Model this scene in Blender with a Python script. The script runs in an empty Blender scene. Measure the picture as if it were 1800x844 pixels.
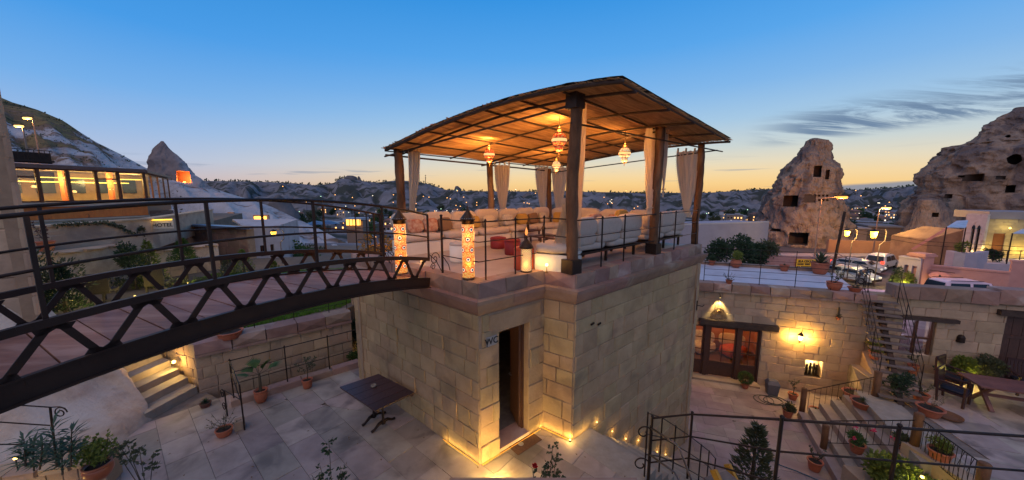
import bpy, math, random
from mathutils import Vector, Matrix, noise
from math import sin, cos, pi, radians, sqrt, atan2
sc = bpy.context.scene
R = random.Random(7)
# ---------------------------------------------------------------- camera
F = 600.0; PT = radians(7.8); EYE = Vector((0, 0, 4.8))
cd = bpy.data.cameras.new("camera"); cam = bpy.data.objects.new("camera", cd)
sc.collection.objects.link(cam); sc.camera = cam
cd.sensor_width = 36; cd.lens = 36 * F / 1800; cd.clip_start = .05; cd.clip_end = 9000
cam.location = EYE; cam.rotation_euler = (radians(90) - PT, 0, 0)
sc.view_settings.view_transform = 'Standard'; sc.view_settings.look = 'None'
sc.view_settings.exposure = 0.0; sc.view_settings.gamma = 1
sc.cycles.use_denoising = True
sc.cycles.max_bounces = 6; sc.cycles.diffuse_bounces = 3; sc.cycles.glossy_bounces = 2
sc.cycles.transmission_bounces = 4; sc.cycles.transparent_max_bounces = 12
sc.cycles.sample_clamp_indirect = 4; sc.cycles.caustics_reflective = False; sc.cycles.caustics_refractive = False
# ---------------------------------------------------------------- dusk sky
w = bpy.data.worlds.new("World"); sc.world = w; w.use_nodes = True
def nn(nt, t, **kw):
    n = nt.nodes.new(t)
    for k, v in kw.items(): setattr(n, k, v)
    return n
def sky():
    nt = w.node_tree; nt.nodes.clear(); L = nt.links.new
    out = nn(nt, 'ShaderNodeOutputWorld'); bg = nn(nt, 'ShaderNodeBackground'); L(bg.outputs[0], out.inputs[0])
    tc = nn(nt, 'ShaderNodeTexCoord'); sp = nn(nt, 'ShaderNodeSeparateXYZ'); L(tc.outputs['Generated'], sp.inputs[0])
    def m(op, a, b=None, c=None, clamp=False):
        n = nn(nt, 'ShaderNodeMath', operation=op, use_clamp=clamp)
        for i, x in enumerate((a, b, c)):
            if x is None: continue
            if isinstance(x, (int, float)): n.inputs[i].default_value = x
            else: L(x, n.inputs[i])
        return n.outputs[0]
    def ramp(fac, stops):
        r = nn(nt, 'ShaderNodeValToRGB'); e = r.color_ramp.elements
        while len(e) < len(stops): e.new(.5)
        for k, (p, c) in enumerate(stops): e[k].position = p; e[k].color = (*c, 1)
        L(fac, r.inputs[0]); return r.outputs[0]
    X, Y, Z = sp.outputs
    # two elevation ramps: towards the afterglow, and away from it
    s = m('MULTIPLY', m('MAXIMUM', Z, 0), 1.6, clamp=True)
    glow = ramp(s, [(0, (.90, .53, .19)), (.04, (.95, .64, .27)), (.075, (.92, .69, .37)), (.12, (.80, .71, .52)), (.18, (.60, .67, .66)),
                    (.28, (.38, .58, .78)), (.40, (.22, .47, .82)), (.55, (.10, .38, .83)), (.75, (.035, .29, .76)), (1, (.02, .19, .55))])
    away = ramp(s, [(0, (.52, .41, .42)), (.05, (.56, .50, .56)), (.11, (.47, .55, .72)), (.2, (.33, .50, .78)), (.32, (.18, .43, .82)), (.5, (.065, .33, .80)), (.75, (.025, .25, .68)), (1, (.02, .17, .5))])
    hl = m('SQRT', m('ADD', m('MULTIPLY', X, X), m('MULTIPLY', Y, Y)))
    az = m('DIVIDE', m('ADD', m('MULTIPLY', X, .42), m('MULTIPLY', Y, .907)), m('MAXIMUM', hl, .001))
    k = nn(nt, 'ShaderNodeMapRange', interpolation_type='SMOOTHSTEP'); L(az, k.inputs[0]); k.inputs[1].default_value = .25; k.inputs[2].default_value = 1.0
    mx = nn(nt, 'ShaderNodeMix', data_type='RGBA'); L(k.outputs[0], mx.inputs[0]); L(away, mx.inputs[6]); L(glow, mx.inputs[7])
    # thin streaky clouds drawn by direction
    cx = m('DIVIDE', X, m('ADD', m('MAXIMUM', Z, 0), .12)); cy = m('DIVIDE', Y, m('ADD', m('MAXIMUM', Z, 0), .12))
    cb = nn(nt, 'ShaderNodeCombineXYZ'); L(cx, cb.inputs[0]); L(cy, cb.inputs[1])
    mp = nn(nt, 'ShaderNodeMapping'); L(cb.outputs[0], mp.inputs[0]); mp.inputs['Rotation'].default_value = (0, 0, radians(38)); mp.inputs['Scale'].default_value = (.7, 2.8, 1); mp.inputs['Location'].default_value = (.4, 1.9, 0)
    no = nn(nt, 'ShaderNodeTexNoise'); L(mp.outputs[0], no.inputs[0]); no.inputs['Scale'].default_value = 1.25; no.inputs['Detail'].default_value = 11; no.inputs['Roughness'].default_value = .68; no.inputs['Distortion'].default_value = .9
    c1 = nn(nt, 'ShaderNodeMapRange', interpolation_type='SMOOTHSTEP'); L(no.outputs[0], c1.inputs[0]); c1.inputs[1].default_value = .40; c1.inputs[2].default_value = .56
    def band(x, a, b, c, d):
        p = nn(nt, 'ShaderNodeMapRange', interpolation_type='SMOOTHSTEP'); L(x, p.inputs[0]); p.inputs[1].default_value = a; p.inputs[2].default_value = b
        q = nn(nt, 'ShaderNodeMapRange', interpolation_type='SMOOTHSTEP'); L(x, q.inputs[0]); q.inputs[1].default_value = c; q.inputs[2].default_value = d; q.inputs[3].default_value = 1; q.inputs[4].default_value = 0
        return m('MULTIPLY', p.outputs[0], q.outputs[0])
    azx = m('DIVIDE', X, m('MAXIMUM', hl, .001))
    tilt = m('SUBTRACT', Z, m('MULTIPLY', m('SUBTRACT', azx, .7), .10))
    mk = m('MULTIPLY', band(azx, .54, .66, .95, 1.01), band(tilt, .108, .132, .150, .20))
    cl = m('MULTIPLY', c1.outputs[0], m('MULTIPLY', mk, .95))
    # low bars close to the horizon
    mp2 = nn(nt, 'ShaderNodeMapping'); L(tc.outputs['Generated'], mp2.inputs[0]); mp2.inputs['Scale'].default_value = (3.2, 3.2, 62)
    n2 = nn(nt, 'ShaderNodeTexNoise'); L(mp2.outputs[0], n2.inputs[0]); n2.inputs['Scale'].default_value = 1.6; n2.inputs['Detail'].default_value = 4
    c2 = nn(nt, 'ShaderNodeMapRange', interpolation_type='SMOOTHSTEP'); L(n2.outputs[0], c2.inputs[0]); c2.inputs[1].default_value = .60; c2.inputs[2].default_value = .70
    cl2 = m('MULTIPLY', c2.outputs[0], m('MULTIPLY', band(Z, .0, .02, .035, .10), .55))
    # cloud bank over the ridge on the right
    ledge = m('ADD', m('MULTIPLY', m('SUBTRACT', azx, .62), .09), .011)
    bank = nn(nt, 'ShaderNodeMapRange', interpolation_type='SMOOTHSTEP'); L(m('SUBTRACT', ledge, m('ADD', Z, m('MULTIPLY', n2.outputs[0], .006))), bank.inputs[0]); bank.inputs[1].default_value = -.006; bank.inputs[2].default_value = .0
    bk = m('MULTIPLY', m('MULTIPLY', bank.outputs[0], band(azx, .5, .62, 2, 3)), .8)
    tot = m('MAXIMUM', m('MAXIMUM', cl, cl2), bk)
    m2 = nn(nt, 'ShaderNodeMix', data_type='RGBA'); L(tot, m2.inputs[0]); L(mx.outputs[2], m2.inputs[6]); m2.inputs[7].default_value = (.15, .235, .37, 1)
    # below the horizon: dark ground bounce
    bel = nn(nt, 'ShaderNodeMapRange'); L(Z, bel.inputs[0]); bel.inputs[1].default_value = -.03; bel.inputs[2].default_value = 0
    m3 = nn(nt, 'ShaderNodeMix', data_type='RGBA'); L(bel.outputs[0], m3.inputs[0]); m3.inputs[6].default_value = (.09, .08, .09, 1); L(m2.outputs[2], m3.inputs[7])
    L(m3.outputs[2], bg.inputs[0]); bg.inputs[1].default_value = 1.0
sky()
sd = bpy.data.lights.new("warm_fill", 'SUN'); sd.energy = 1.25; sd.angle = radians(85); sd.color = (1, .66, .38)  # added warm fill to offset the blue dusk sky, no sun is up
so = bpy.data.objects.new("warm_fill", sd); sc.collection.objects.link(so); so.rotation_euler = Vector((-.25, -.55, .8)).to_track_quat('Z', 'Y').to_euler()
# ---------------------------------------------------------------- camera maths: pixels of the 1800-wide photograph -> world points
def ray(px, py):
    dx = px - 900; v = py - 422
    return Vector((dx, F * cos(PT) - v * sin(PT), -(F * sin(PT) + v * cos(PT))))
def G(px, py, z):                      # on the level plane z
    r = ray(px, py); t = (z - EYE.z) / r.z; return EYE + r * t
def P(px, py, Y):                      # at distance Y
    r = ray(px, py); return EYE + r * (Y / r.y)
def V(px, py, a, b):                   # on the upright plane through a and b
    r = ray(px, py); n = Vector((b[1] - a[1], a[0] - b[0], 0)); t = (Vector((a[0], a[1], 0)) - EYE).dot(n) / r.dot(n)
    return EYE + r * t
# ---------------------------------------------------------------- objects
WM = {}
def link(name, data, mat=None, parent=None, M=None):
    o = bpy.data.objects.new(name, data); sc.collection.objects.link(o)
    if mat is not None and data is not None and not data.materials: data.materials.append(mat)
    M = M or Matrix.Identity(4)
    if parent is not None:
        o.parent = parent; o.matrix_basis = WM[parent].inverted() @ M
    else: o.matrix_basis = M
    WM[o] = M.copy(); return o
def tag(o, label=None, cat=None, group=None, kind=None):
    if label: o['label'] = label
    if cat: o['category'] = cat
    if group: o['group'] = group
    if kind: o['kind'] = kind
    return o
def thing(name, label, cat, loc=(0, 0, 0), rz=0, group=None):
    o = bpy.data.objects.new(name, None); sc.collection.objects.link(o); o.empty_display_size = .2
    o.matrix_basis = Matrix.Translation(Vector(loc)) @ Matrix.Rotation(rz, 4, 'Z'); WM[o] = o.matrix_basis.copy()
    return tag(o, label, cat, group)
def dup(root, loc, rz=0, s=1, label=None, group=None):
    r = root.copy(); sc.collection.objects.link(r)
    r.matrix_basis = Matrix.Translation(Vector(loc)) @ Matrix.Rotation(rz, 4, 'Z') @ Matrix.Diagonal((s, s, s, 1)); WM[r] = r.matrix_basis.copy()
    if label: r['label'] = label
    if group: r['group'] = group
    def rec(a, b):
        for ch in a.children:
            c = ch.copy(); sc.collection.objects.link(c); c.parent = b; c.matrix_basis = ch.matrix_basis.copy(); rec(ch, c)
    rec(root, r); return r
def lerp(a, b, t): return a + (b - a) * t
class MB:
    def __init__(s): s.v = []; s.f = []
    def add(s, vs, fs):
        n = len(s.v); s.v += [tuple(x) for x in vs]; s.f += [tuple(i + n for i in f) for f in fs]; return s
    def box(s, c, d, rz=0):
        c = Vector(c); a = Vector((cos(rz), sin(rz), 0)) * d[0] / 2; b = Vector((-sin(rz), cos(rz), 0)) * d[1] / 2; z = Vector((0, 0, d[2] / 2))
        return s.hexa([c + i * a + j * b - z for i, j in ((-1, -1), (1, -1), (1, 1), (-1, 1))], [c + i * a + j * b + z for i, j in ((-1, -1), (1, -1), (1, 1), (-1, 1))])
    def hexa(s, lo, hi):
        return s.add(list(lo) + list(hi), [(3, 2, 1, 0), (4, 5, 6, 7), (0, 1, 5, 4), (1, 2, 6, 5), (2, 3, 7, 6), (3, 0, 4, 7)])
    def beam(s, p, q, w, h, up=(0, 0, 1)):      # w sideways, h along up
        p, q = Vector(p), Vector(q); d = (q - p).normalized(); u = Vector(up); r = d.cross(u)
        if r.length < 1e-4: r = d.cross(Vector((1, 0, 0)))
        r = r.normalized() * w / 2; u = r.cross(d).normalized() * h / 2
        return s.hexa([p - r - u, p + r - u, p + r + u, p - r + u], [q - r - u, q + r - u, q + r + u, q - r + u])
    def prism(s, pts, z0, z1):
        n = len(pts); return s.add([(p[0], p[1], z0) for p in pts] + [(p[0], p[1], z1) for p in pts],
            [tuple(range(n - 1, -1, -1)), tuple(range(n, 2 * n))] + [(i, (i + 1) % n, n + (i + 1) % n, n + i) for i in range(n)])
    def quad(s, *p): return s.add(p, [tuple(range(len(p)))])
    def tube(s, pts, r, n=6, cap=True):
        pts = [Vector(p) for p in pts]; rs = r if isinstance(r, (list, tuple)) else [r] * len(pts); vs = []; fs = []; u = None
        for i, p in enumerate(pts):
            d = (pts[min(i + 1, len(pts) - 1)] - pts[max(i - 1, 0)]).normalized()
            if u is None: u = d.cross(Vector((0, 0, 1))) if abs(d.z) < .95 else d.cross(Vector((1, 0, 0)))
            u = (u - d * u.dot(d)).normalized(); w_ = d.cross(u)
            vs += [p + (u * cos(2 * pi * k / n) + w_ * sin(2 * pi * k / n)) * rs[i] for k in range(n)]
        for i in range(len(pts) - 1):
            for k in range(n):
                k2 = (k + 1) % n; fs.append((i * n + k, i * n + k2, (i + 1) * n + k2, (i + 1) * n + k))
        if cap: fs += [tuple(range(n - 1, -1, -1)), tuple((len(pts) - 1) * n + k for k in range(n))]
        return s.add(vs, fs)
    def lathe(s, c, prof, n=16):
        c = Vector(c); vs = []; fs = []
        for (r, z) in prof: vs += [c + Vector((r * cos(2 * pi * k / n), r * sin(2 * pi * k / n), z)) for k in range(n)]
        for i in range(len(prof) - 1):
            for k in range(n):
                k2 = (k + 1) % n; fs.append((i * n + k, i * n + k2, (i + 1) * n + k2, (i + 1) * n + k))
        if prof[0][0] > 1e-4: fs.append(tuple(range(n - 1, -1, -1)))
        if prof[-1][0] > 1e-4: fs.append(tuple((len(prof) - 1) * n + k for k in range(n)))
        return s.add(vs, fs)
    def cushion(s, c, d, rz=0, tilt=0, n=12, puff=.5):   # puffy superellipsoid box
        c = Vector(c); M = Matrix.Rotation(rz, 3, 'Z') @ Matrix.Rotation(tilt, 3, 'X'); vs = []; fs = []; m_ = n * 2
        for i in range(n + 1):
            ph = -pi / 2 + pi * i / n
            for k in range(m_):
                th = 2 * pi * k / m_; e = .35
                sg = lambda x: (abs(x) ** e) * (1 if x > 0 else -1)
                x = sg(cos(ph)) * sg(cos(th)); y = sg(cos(ph)) * sg(sin(th)); z = (abs(sin(ph)) ** puff) * (1 if ph > 0 else -1)
                z *= 1 - .25 * max(abs(x), abs(y)) ** 4
                q = c + M @ Vector((x * d[0] / 2, y * d[1] / 2, z * d[2] / 2)); vs.append(q + noise.noise_vector(q * 5) * .022 + noise.noise_vector(q * 14) * .007)
        for i in range(n):
            for k in range(m_):
                k2 = (k + 1) % m_; fs.append((i * m_ + k, i * m_ + k2, (i + 1) * m_ + k2, (i + 1) * m_ + k))
        return s.add(vs, fs)
    def leaf(s, p, d, up, l, w_):
        d = d.normalized(); sd = d.cross(up); sd = sd.normalized() * w_ / 2 if sd.length > 1e-5 else Vector((w_ / 2, 0, 0))
        nrm = sd.cross(d).normalized() * l * .12
        return s.add([p, p + d * l * .45 + sd + nrm, p + d * l, p + d * l * .45 - sd + nrm], [(0, 1, 2, 3)])
    def mesh(s, name, smooth=False):
        me = bpy.data.meshes.new(name); me.from_pydata(s.v, [], s.f)
        if smooth: me.polygons.foreach_set('use_smooth', [True] * len(me.polygons))
        me.update(); return me
    def build(s, name, mat, parent=None, smooth=False, loc=None):
        if parent is not None: M = WM[parent]
        else: M = Matrix.Translation(Vector(loc)) if loc is not None else Matrix.Identity(4)
        I = M.inverted(); sv = s.v; s.v = [tuple(I @ Vector(x)) for x in s.v]
        me = s.mesh(name, smooth); s.v = sv
        return link(name, me, mat, parent, M)
def rv(r): 
    while True:
        v = Vector((r.uniform(-1, 1), r.uniform(-1, 1), r.uniform(-1, 1)))
        if .05 < v.length < 1: return v
# ---------------------------------------------------------------- materials
MT = {}
def pm(name, c1, c2=None, scale=3, rough=.85, bump=.3, bscale=None, rand=0, c3=None, s3=.6, t3=(.5, .7), world=False, metal=0, stretch=None, spec=.3, dist=.02, hrand=0):
    m = bpy.data.materials.new(name); m.use_nodes = True; nt = m.node_tree; L = nt.links.new; b = nt.nodes['Principled BSDF']
    b.inputs['Roughness'].default_value = rough; b.inputs['Metallic'].default_value = metal; b.inputs['Specular IOR Level'].default_value = spec
    c2 = c2 or tuple(x * .7 for x in c1)
    if world: co = nn(nt, 'ShaderNodeNewGeometry').outputs['Position']
    else: co = nn(nt, 'ShaderNodeTexCoord').outputs['Object']
    if stretch:
        mp = nn(nt, 'ShaderNodeMapping'); L(co, mp.inputs[0]); mp.inputs['Scale'].default_value = stretch; co = mp.outputs[0]
    n1 = nn(nt, 'ShaderNodeTexNoise'); L(co, n1.inputs[0]); n1.inputs['Scale'].default_value = scale; n1.inputs['Detail'].default_value = 6; n1.inputs['Roughness'].default_value = .65
    r1 = nn(nt, 'ShaderNodeMapRange'); L(n1.outputs[0], r1.inputs[0]); r1.inputs[1].default_value = .32; r1.inputs[2].default_value = .68
    mx = nn(nt, 'ShaderNodeMix', data_type='RGBA'); L(r1.outputs[0], mx.inputs[0]); mx.inputs[6].default_value = (*c1, 1); mx.inputs[7].default_value = (*c2, 1)
    col = mx.outputs[2]
    if c3:
        n3 = nn(nt, 'ShaderNodeTexNoise'); L(co, n3.inputs[0]); n3.inputs['Scale'].default_value = s3; n3.inputs['Detail'].default_value = 5; n3.inputs['Distortion'].default_value = .6
        r3 = nn(nt, 'ShaderNodeMapRange', interpolation_type='SMOOTHSTEP'); L(n3.outputs[0], r3.inputs[0]); r3.inputs[1].default_value = t3[0]; r3.inputs[2].default_value = t3[1]
        m3 = nn(nt, 'ShaderNodeMix', data_type='RGBA'); L(r3.outputs[0], m3.inputs[0]); L(col, m3.inputs[6]); m3.inputs[7].default_value = (*c3, 1); col = m3.outputs[2]
    if rand:
        oi = nn(nt, 'ShaderNodeObjectInfo'); hs = nn(nt, 'ShaderNodeHueSaturation'); L(col, hs.inputs['Color'])
        mr = nn(nt, 'ShaderNodeMapRange'); L(oi.outputs['Random'], mr.inputs[0]); mr.inputs[3].default_value = 1 - rand; mr.inputs[4].default_value = 1 + rand; L(mr.outputs[0], hs.inputs['Value'])
        wn = nn(nt, 'ShaderNodeTexWhiteNoise', noise_dimensions='1D'); L(oi.outputs['Random'], wn.inputs['W'])
        m4 = nn(nt, 'ShaderNodeMapRange'); L(wn.outputs[0], m4.inputs[0]); m4.inputs[3].default_value = .5 - hrand; m4.inputs[4].default_value = .5 + hrand; L(m4.outputs[0], hs.inputs['Hue']); col = hs.outputs[0]
    L(col, b.inputs['Base Color'])
    if bump:
        n2 = nn(nt, 'ShaderNodeTexNoise'); L(co, n2.inputs[0]); n2.inputs['Scale'].default_value = bscale or scale * 4; n2.inputs['Detail'].default_value = 5
        bp = nn(nt, 'ShaderNodeBump'); L(n2.outputs[0], bp.inputs['Height']); bp.inputs['Strength'].default_value = bump; bp.inputs['Distance'].default_value = dist; L(bp.outputs[0], b.inputs['Normal'])
    MT[name] = m; return m
def emit(name, c, s, base=None):
    m = bpy.data.materials.new(name); m.use_nodes = True; b = m.node_tree.nodes['Principled BSDF']
    b.inputs['Base Color'].default_value = (*(base or c), 1); b.inputs['Emission Color'].default_value = (*c, 1); b.inputs['Emission Strength'].default_value = s
    m.cycles.emission_sampling = 'FRONT' if s > 3 else 'NONE'
    MT[name] = m; return m
def fabric(name, c, trans=.35, rough=.9, wave=0):
    m = pm(name, c, tuple(x * .88 for x in c), scale=14, rough=rough, bump=.15, bscale=90, dist=.004)
    nt = m.node_tree; L = nt.links.new; b = nt.nodes['Principled BSDF']; out = [n for n in nt.nodes if n.type == 'OUTPUT_MATERIAL'][0]
    if trans:
        t = nn(nt, 'ShaderNodeBsdfTranslucent'); t.inputs[0].default_value = (*c, 1); x = nn(nt, 'ShaderNodeMixShader'); x.inputs[0].default_value = trans
        L(b.outputs[0], x.inputs[1]); L(t.outputs[0], x.inputs[2]); L(x.outputs[0], out.inputs[0])
    return m
def glass(name, tint=(.8, .85, .85), alpha=.18, rough=.05):
    m = bpy.data.materials.new(name); m.use_nodes = True; nt = m.node_tree; L = nt.links.new; out = [n for n in nt.nodes if n.type == 'OUTPUT_MATERIAL'][0]
    g = nn(nt, 'ShaderNodeBsdfGlossy'); g.inputs[0].default_value = (1, 1, 1, 1); g.inputs['Roughness'].default_value = rough
    t = nn(nt, 'ShaderNodeBsdfTransparent'); t.inputs[0].default_value = (*tint, 1); x = nn(nt, 'ShaderNodeMixShader'); x.inputs[0].default_value = alpha
    L(t.outputs[0], x.inputs[1]); L(g.outputs[0], x.inputs[2]); L(x.outputs[0], out.inputs[0]); MT[name] = m; return m
def leafmat(name, c1, c2, trans=.3):
    m = fabric(name, c1, trans, .6); nt = m.node_tree
    for n in nt.nodes:
        if n.type == 'MIX' and n.data_type == 'RGBA': n.inputs[6].default_value = (*c1, 1); n.inputs[7].default_value = (*c2, 1)
        if n.type == 'TEX_NOISE': n.inputs['Scale'].default_value = 5
    return m
STONE = pm('tuff_block', (.42, .295, .165), (.32, .215, .115), 2.6, .9, .7, 22, rand=.10, c3=(.24, .165, .10), s3=1.3, t3=(.5, .75), world=True, hrand=.009, dist=.014)
STONE2 = pm('pale_block', (.46, .325, .215), (.35, .245, .16), 2.2, .9, .7, 18, rand=.12, c3=(.26, .20, .155), s3=.7, t3=(.55, .75), world=True, hrand=.01, dist=.02)
MORTAR = pm('mortar', (.36, .255, .165), (.28, .195, .125), 5, .95, .5, 30, world=True)
COPE = pm('coping_stone', (.34, .22, .165), (.25, .155, .12), 3, .85, .5, 20, rand=.2, c3=(.42, .33, .27), s3=1.3, t3=(.55, .75), world=True, hrand=.02, dist=.012)
PAVE = pm('travertine', (.40, .32, .26), (.27, .21, .17), 1.6, .55, .35, 14, rand=.2, c3=(.17, .13, .105), s3=1.4, t3=(.47, .7), world=True, spec=.45, dist=.006, hrand=.02)
GROUT = pm('grout', (.22, .18, .15), (.13, .105, .09), 6, .9, .3, world=True)
ROOFLOOR = pm('roof_floor', (.42, .33, .27), (.34, .26, .21), 2, .5, .15, 20, world=True, spec=.5, dist=.004)
IRON = pm('black_iron', (.022, .018, .016), (.05, .03, .022), 9, .5, .3, 60, metal=.6, dist=.003)
IRON2 = pm('brown_steel', (.045, .028, .022), (.028, .018, .015), 3, .48, .35, 25, metal=.45, c3=(.09, .045, .025), s3=1.5, t3=(.55, .8), dist=.004)
STEELG = pm('bright_rail', (.4, .4, .42), (.3, .3, .32), 9, .3, .1, metal=.9)
DECK = pm('deck_wood', (.29, .13, .085), (.17, .075, .05), 3, .5, .4, 12, rand=.14, c3=(.36, .20, .15), s3=1.1, t3=(.45, .75), spec=.3, stretch=(1, 6, 6), dist=.005)
WOODP = pm('rough_post', (.20, .095, .045), (.075, .036, .018), 5, .85, .9, 14, stretch=(1, 1, .35), dist=.04, c3=(.24, .15, .09), s3=2, t3=(.5, .7))
BEAMW = pm('dark_beam', (.07, .045, .035), (.035, .022, .018), 5, .7, .5, 20, dist=.01)
REED = pm('reed', (.66, .41, .21), (.33, .18, .085), 7, .8, .8, 12, c3=(.13, .06, .03), s3=2.2, t3=(.56, .8), stretch=(1, 1, 1), dist=.02, world=True)
for n_ in REED.node_tree.nodes:
    if n_.type == 'MAPPING': n_.vector_type = 'TEXTURE'; n_.inputs['Rotation'].default_value = (0, 0, radians(40.8)); n_.inputs['Scale'].default_value = (4, .42, 1)
BROWN = pm('brown_wood', (.085, .035, .022), (.045, .02, .014), 6, .5, .4, 20, stretch=(4, 4, 1), spec=.5, dist=.004)
TERRA = pm('terracotta', (.42, .125, .06), (.32, .09, .045), 7, .65, .3, 30, rand=.18, c3=(.45, .25, .18), s3=5, t3=(.6, .8), dist=.004, spec=.4)
SOIL = pm('soil', (.05, .035, .025), (.025, .018, .013), 20, .95, .8, 40, dist=.02)
CURT = fabric('sheer_curtain', (.64, .53, .41), .42)
CUSH = fabric('cream_canvas', (.54, .44, .36), 0)
BASEW = pm('white_base', (.78, .72, .62), (.7, .64, .55), 3, .6, .1)
LEAF = leafmat('leaf_green', (.055, .11, .03), (.10, .16, .04))
LEAFY = leafmat('leaf_lime', (.13, .18, .035), (.20, .22, .04))
LEAFD = leafmat('leaf_dark', (.03, .055, .028), (.05, .085, .04))
LEAFO = leafmat('leaf_olive', (.07, .085, .045), (.11, .11, .05))
STEM = pm('stem', (.10, .075, .045), (.06, .045, .03), 12, .8, .4)
ROSE = fabric('red_petal', (.42, .01, .015), .2)
DARKRED = fabric('red_leather', (.22, .018, .018), 0, .5)
REDPOUF = fabric('orange_red_pouf', (.42, .075, .03), 0, .6)
WARM = (1.0, .50, .15); AMBER = (1.0, .42, .09); YEL = (1.0, .62, .16)
def plight(name, loc, power, color=WARM, r=.04, spot=None, target=None, blend=.6):
    ld = bpy.data.lights.new(name, 'SPOT' if spot else 'POINT'); ld.energy = power; ld.color = color; ld.shadow_soft_size = r
    # the glowing fixture itself is a mesh
    o = bpy.data.objects.new(name, ld); sc.collection.objects.link(o); o.location = loc; o.visible_camera = False
    if spot:
        ld.spot_size = radians(spot); ld.spot_blend = blend
        o.rotation_euler = (Vector(target) - Vector(loc)).to_track_quat('-Z', 'Y').to_euler()
    return o
def bar_light(name, p, q, n, power, color=YEL):
    ld = bpy.data.lights.new(name, 'AREA'); ld.shape = 'RECTANGLE'; ld.size = (q - p).length; ld.size_y = .02; ld.energy = power; ld.color = color
    o = bpy.data.objects.new(name, ld); sc.collection.objects.link(o); o.visible_camera = False
    x = (q - p).normalized(); z = -(n.normalized() * .45 + Vector((0, 0, 1))).normalized(); y = z.cross(x).normalized(); z = x.cross(y); c = (p + q) / 2
    o.matrix_basis = Matrix(((x.x, y.x, z.x, c.x), (x.y, y.y, z.y, c.y), (x.z, y.z, z.z, c.z), (0, 0, 0, 1))); return o
# ---------------------------------------------------------------- masonry
def unit_blocks(n, ch=.035, jit=.022):
    out = []
    for i in range(n):
        r = random.Random(100 + i); j = lambda a=jit: r.uniform(-a, a); b = MB()
        back = [(-.5, -.5, -.5), (.5, -.5, -.5), (.5, -.5, .5), (-.5, -.5, .5)]
        rim = [(x + j(.012), .34 + j(.1), z + j(.02)) for x, _, z in back]
        inn = [(x * (1 - 2 * ch) + j(), .5 + j(.09), z * (1 - 2 * ch) + j()) for x, _, z in back]
        mid = (j(), .5 + r.uniform(-.04, .09), j())
        b.add(back + rim + inn + [mid], [(0, 1, 5, 4), (1, 2, 6, 5), (2, 3, 7, 6), (3, 0, 4, 7), (4, 5, 9, 8), (5, 6, 10, 9), (6, 7, 11, 10), (7, 4, 8, 11), (8, 9, 12), (9, 10, 12), (10, 11, 12), (11, 8, 12)])
        out.append(b)
    return out
UB = unit_blocks(8); UBM = {}
UF = unit_blocks(6, .012, .004)
def ub(mat, flat=False):
    k = (mat.name, flat)
    if k not in UBM:
        UBM[k] = []
        for b in (UF if flat else UB):
            me = b.mesh('stone_block'); me.materials.append(mat); UBM[k].append(me)
    return UBM[k]
def block(name, parent, mat, c, d, n, u, sx, sy, sz, flat=False, r=R):
    """one stone: centre c, length axis d, outward axis n, up axis u"""
    d, n, u = Vector(d).normalized(), Vector(n).normalized(), Vector(u).normalized()
    if d.cross(n).dot(u) < 0: d = -d
    M = Matrix(((d.x * sx, n.x * sy, u.x * sz, c[0]), (d.y * sx, n.y * sy, u.y * sz, c[1]), (d.z * sx, n.z * sy, u.z * sz, c[2]), (0, 0, 0, 1)))
    o = bpy.data.objects.new(name, r.choice(ub(mat, flat))); sc.collection.objects.link(o)
    o.parent = parent; o.matrix_basis = WM[parent].inverted() @ M; return o
def core(mb, p0, p1, z0, z1, n, thick, holes=()):
    p0, p1 = Vector((p0[0], p0[1], 0)), Vector((p1[0], p1[1], 0)); d = (p1 - p0); Ln = d.length; d.normalize(); n = Vector(n)
    us = sorted({0, Ln, *[h[0] for h in holes], *[h[1] for h in holes]}); zs = sorted({z0, z1, *[h[2] for h in holes], *[h[3] for h in holes]})
    for a, b in zip(us, us[1:]):
        for c, e in zip(zs, zs[1:]):
            um, zm = (a + b) / 2, (c + e) / 2
            if um < 0 or um > Ln or zm < z0 or zm > z1 or any(h[0] < um < h[1] and h[2] < zm < h[3] for h in holes): continue
            q = [p0 + d * a, p0 + d * b, p0 + d * b - n * thick, p0 + d * a - n * thick]
            mb.hexa([(x.x, x.y, c) for x in q], [(x.x, x.y, e) for x in q])
def masonry(parent, p0, p1, z0, z1, n, rh=.3, bl=.5, holes=(), mat=STONE, dep=.1, gap=.0045, name='stone_block', seed=1, u0=0, irregular=.2, lim=None):
    r = random.Random(seed); p0, p1 = Vector((p0[0], p0[1], 0)), Vector((p1[0], p1[1], 0)); d = (p1 - p0); Ln = d.length; d.normalize(); n = Vector(n).normalized()
    z = z0; rest = MB(); cnt = 0
    rows = max(1, round((z1 - z0) / rh)); hs = [1 + r.uniform(-irregular, irregular) for _ in range(rows)]; k = (z1 - z0) / sum(hs); hs = [h * k for h in hs]
    for h in hs:
        cuts = [(a[0], a[1]) for a in holes if a[2] < z + h * .5 < a[3]]
        u = u0 - r.uniform(0, bl * .8)
        while u < Ln:
            l = bl * r.uniform(.55, 1.5); segs = [(max(u, 0), min(u + l, Ln))]
            for a, b in cuts:
                ns = []
                for s0, s1 in segs:
                    if s1 <= a or s0 >= b: ns.append((s0, s1))
                    else:
                        if s0 < a: ns.append((s0, a))
                        if s1 > b: ns.append((b, s1))
                segs = ns
            for s0, s1 in segs:
                if s1 - s0 < .06: continue
                pr = r.uniform(.004, .02); c = p0 + d * ((s0 + s1) / 2) + n * (-dep / 2 + .012 + pr)
                block(name, parent, mat, (c.x, c.y, z + h / 2), d, n, (0, 0, 1), s1 - s0 - gap, dep, h - gap, r=r); cnt += 1
            u += l
        z += h
    return cnt
def inpoly(x, y, poly):
    c = False; n = len(poly)
    for i in range(n):
        x1, y1 = poly[i][0], poly[i][1]; x2, y2 = poly[(i + 1) % n][0], poly[(i + 1) % n][1]
        if (y1 > y) != (y2 > y) and x < (x2 - x1) * (y - y1) / (y2 - y1) + x1: c = not c
    return c
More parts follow.
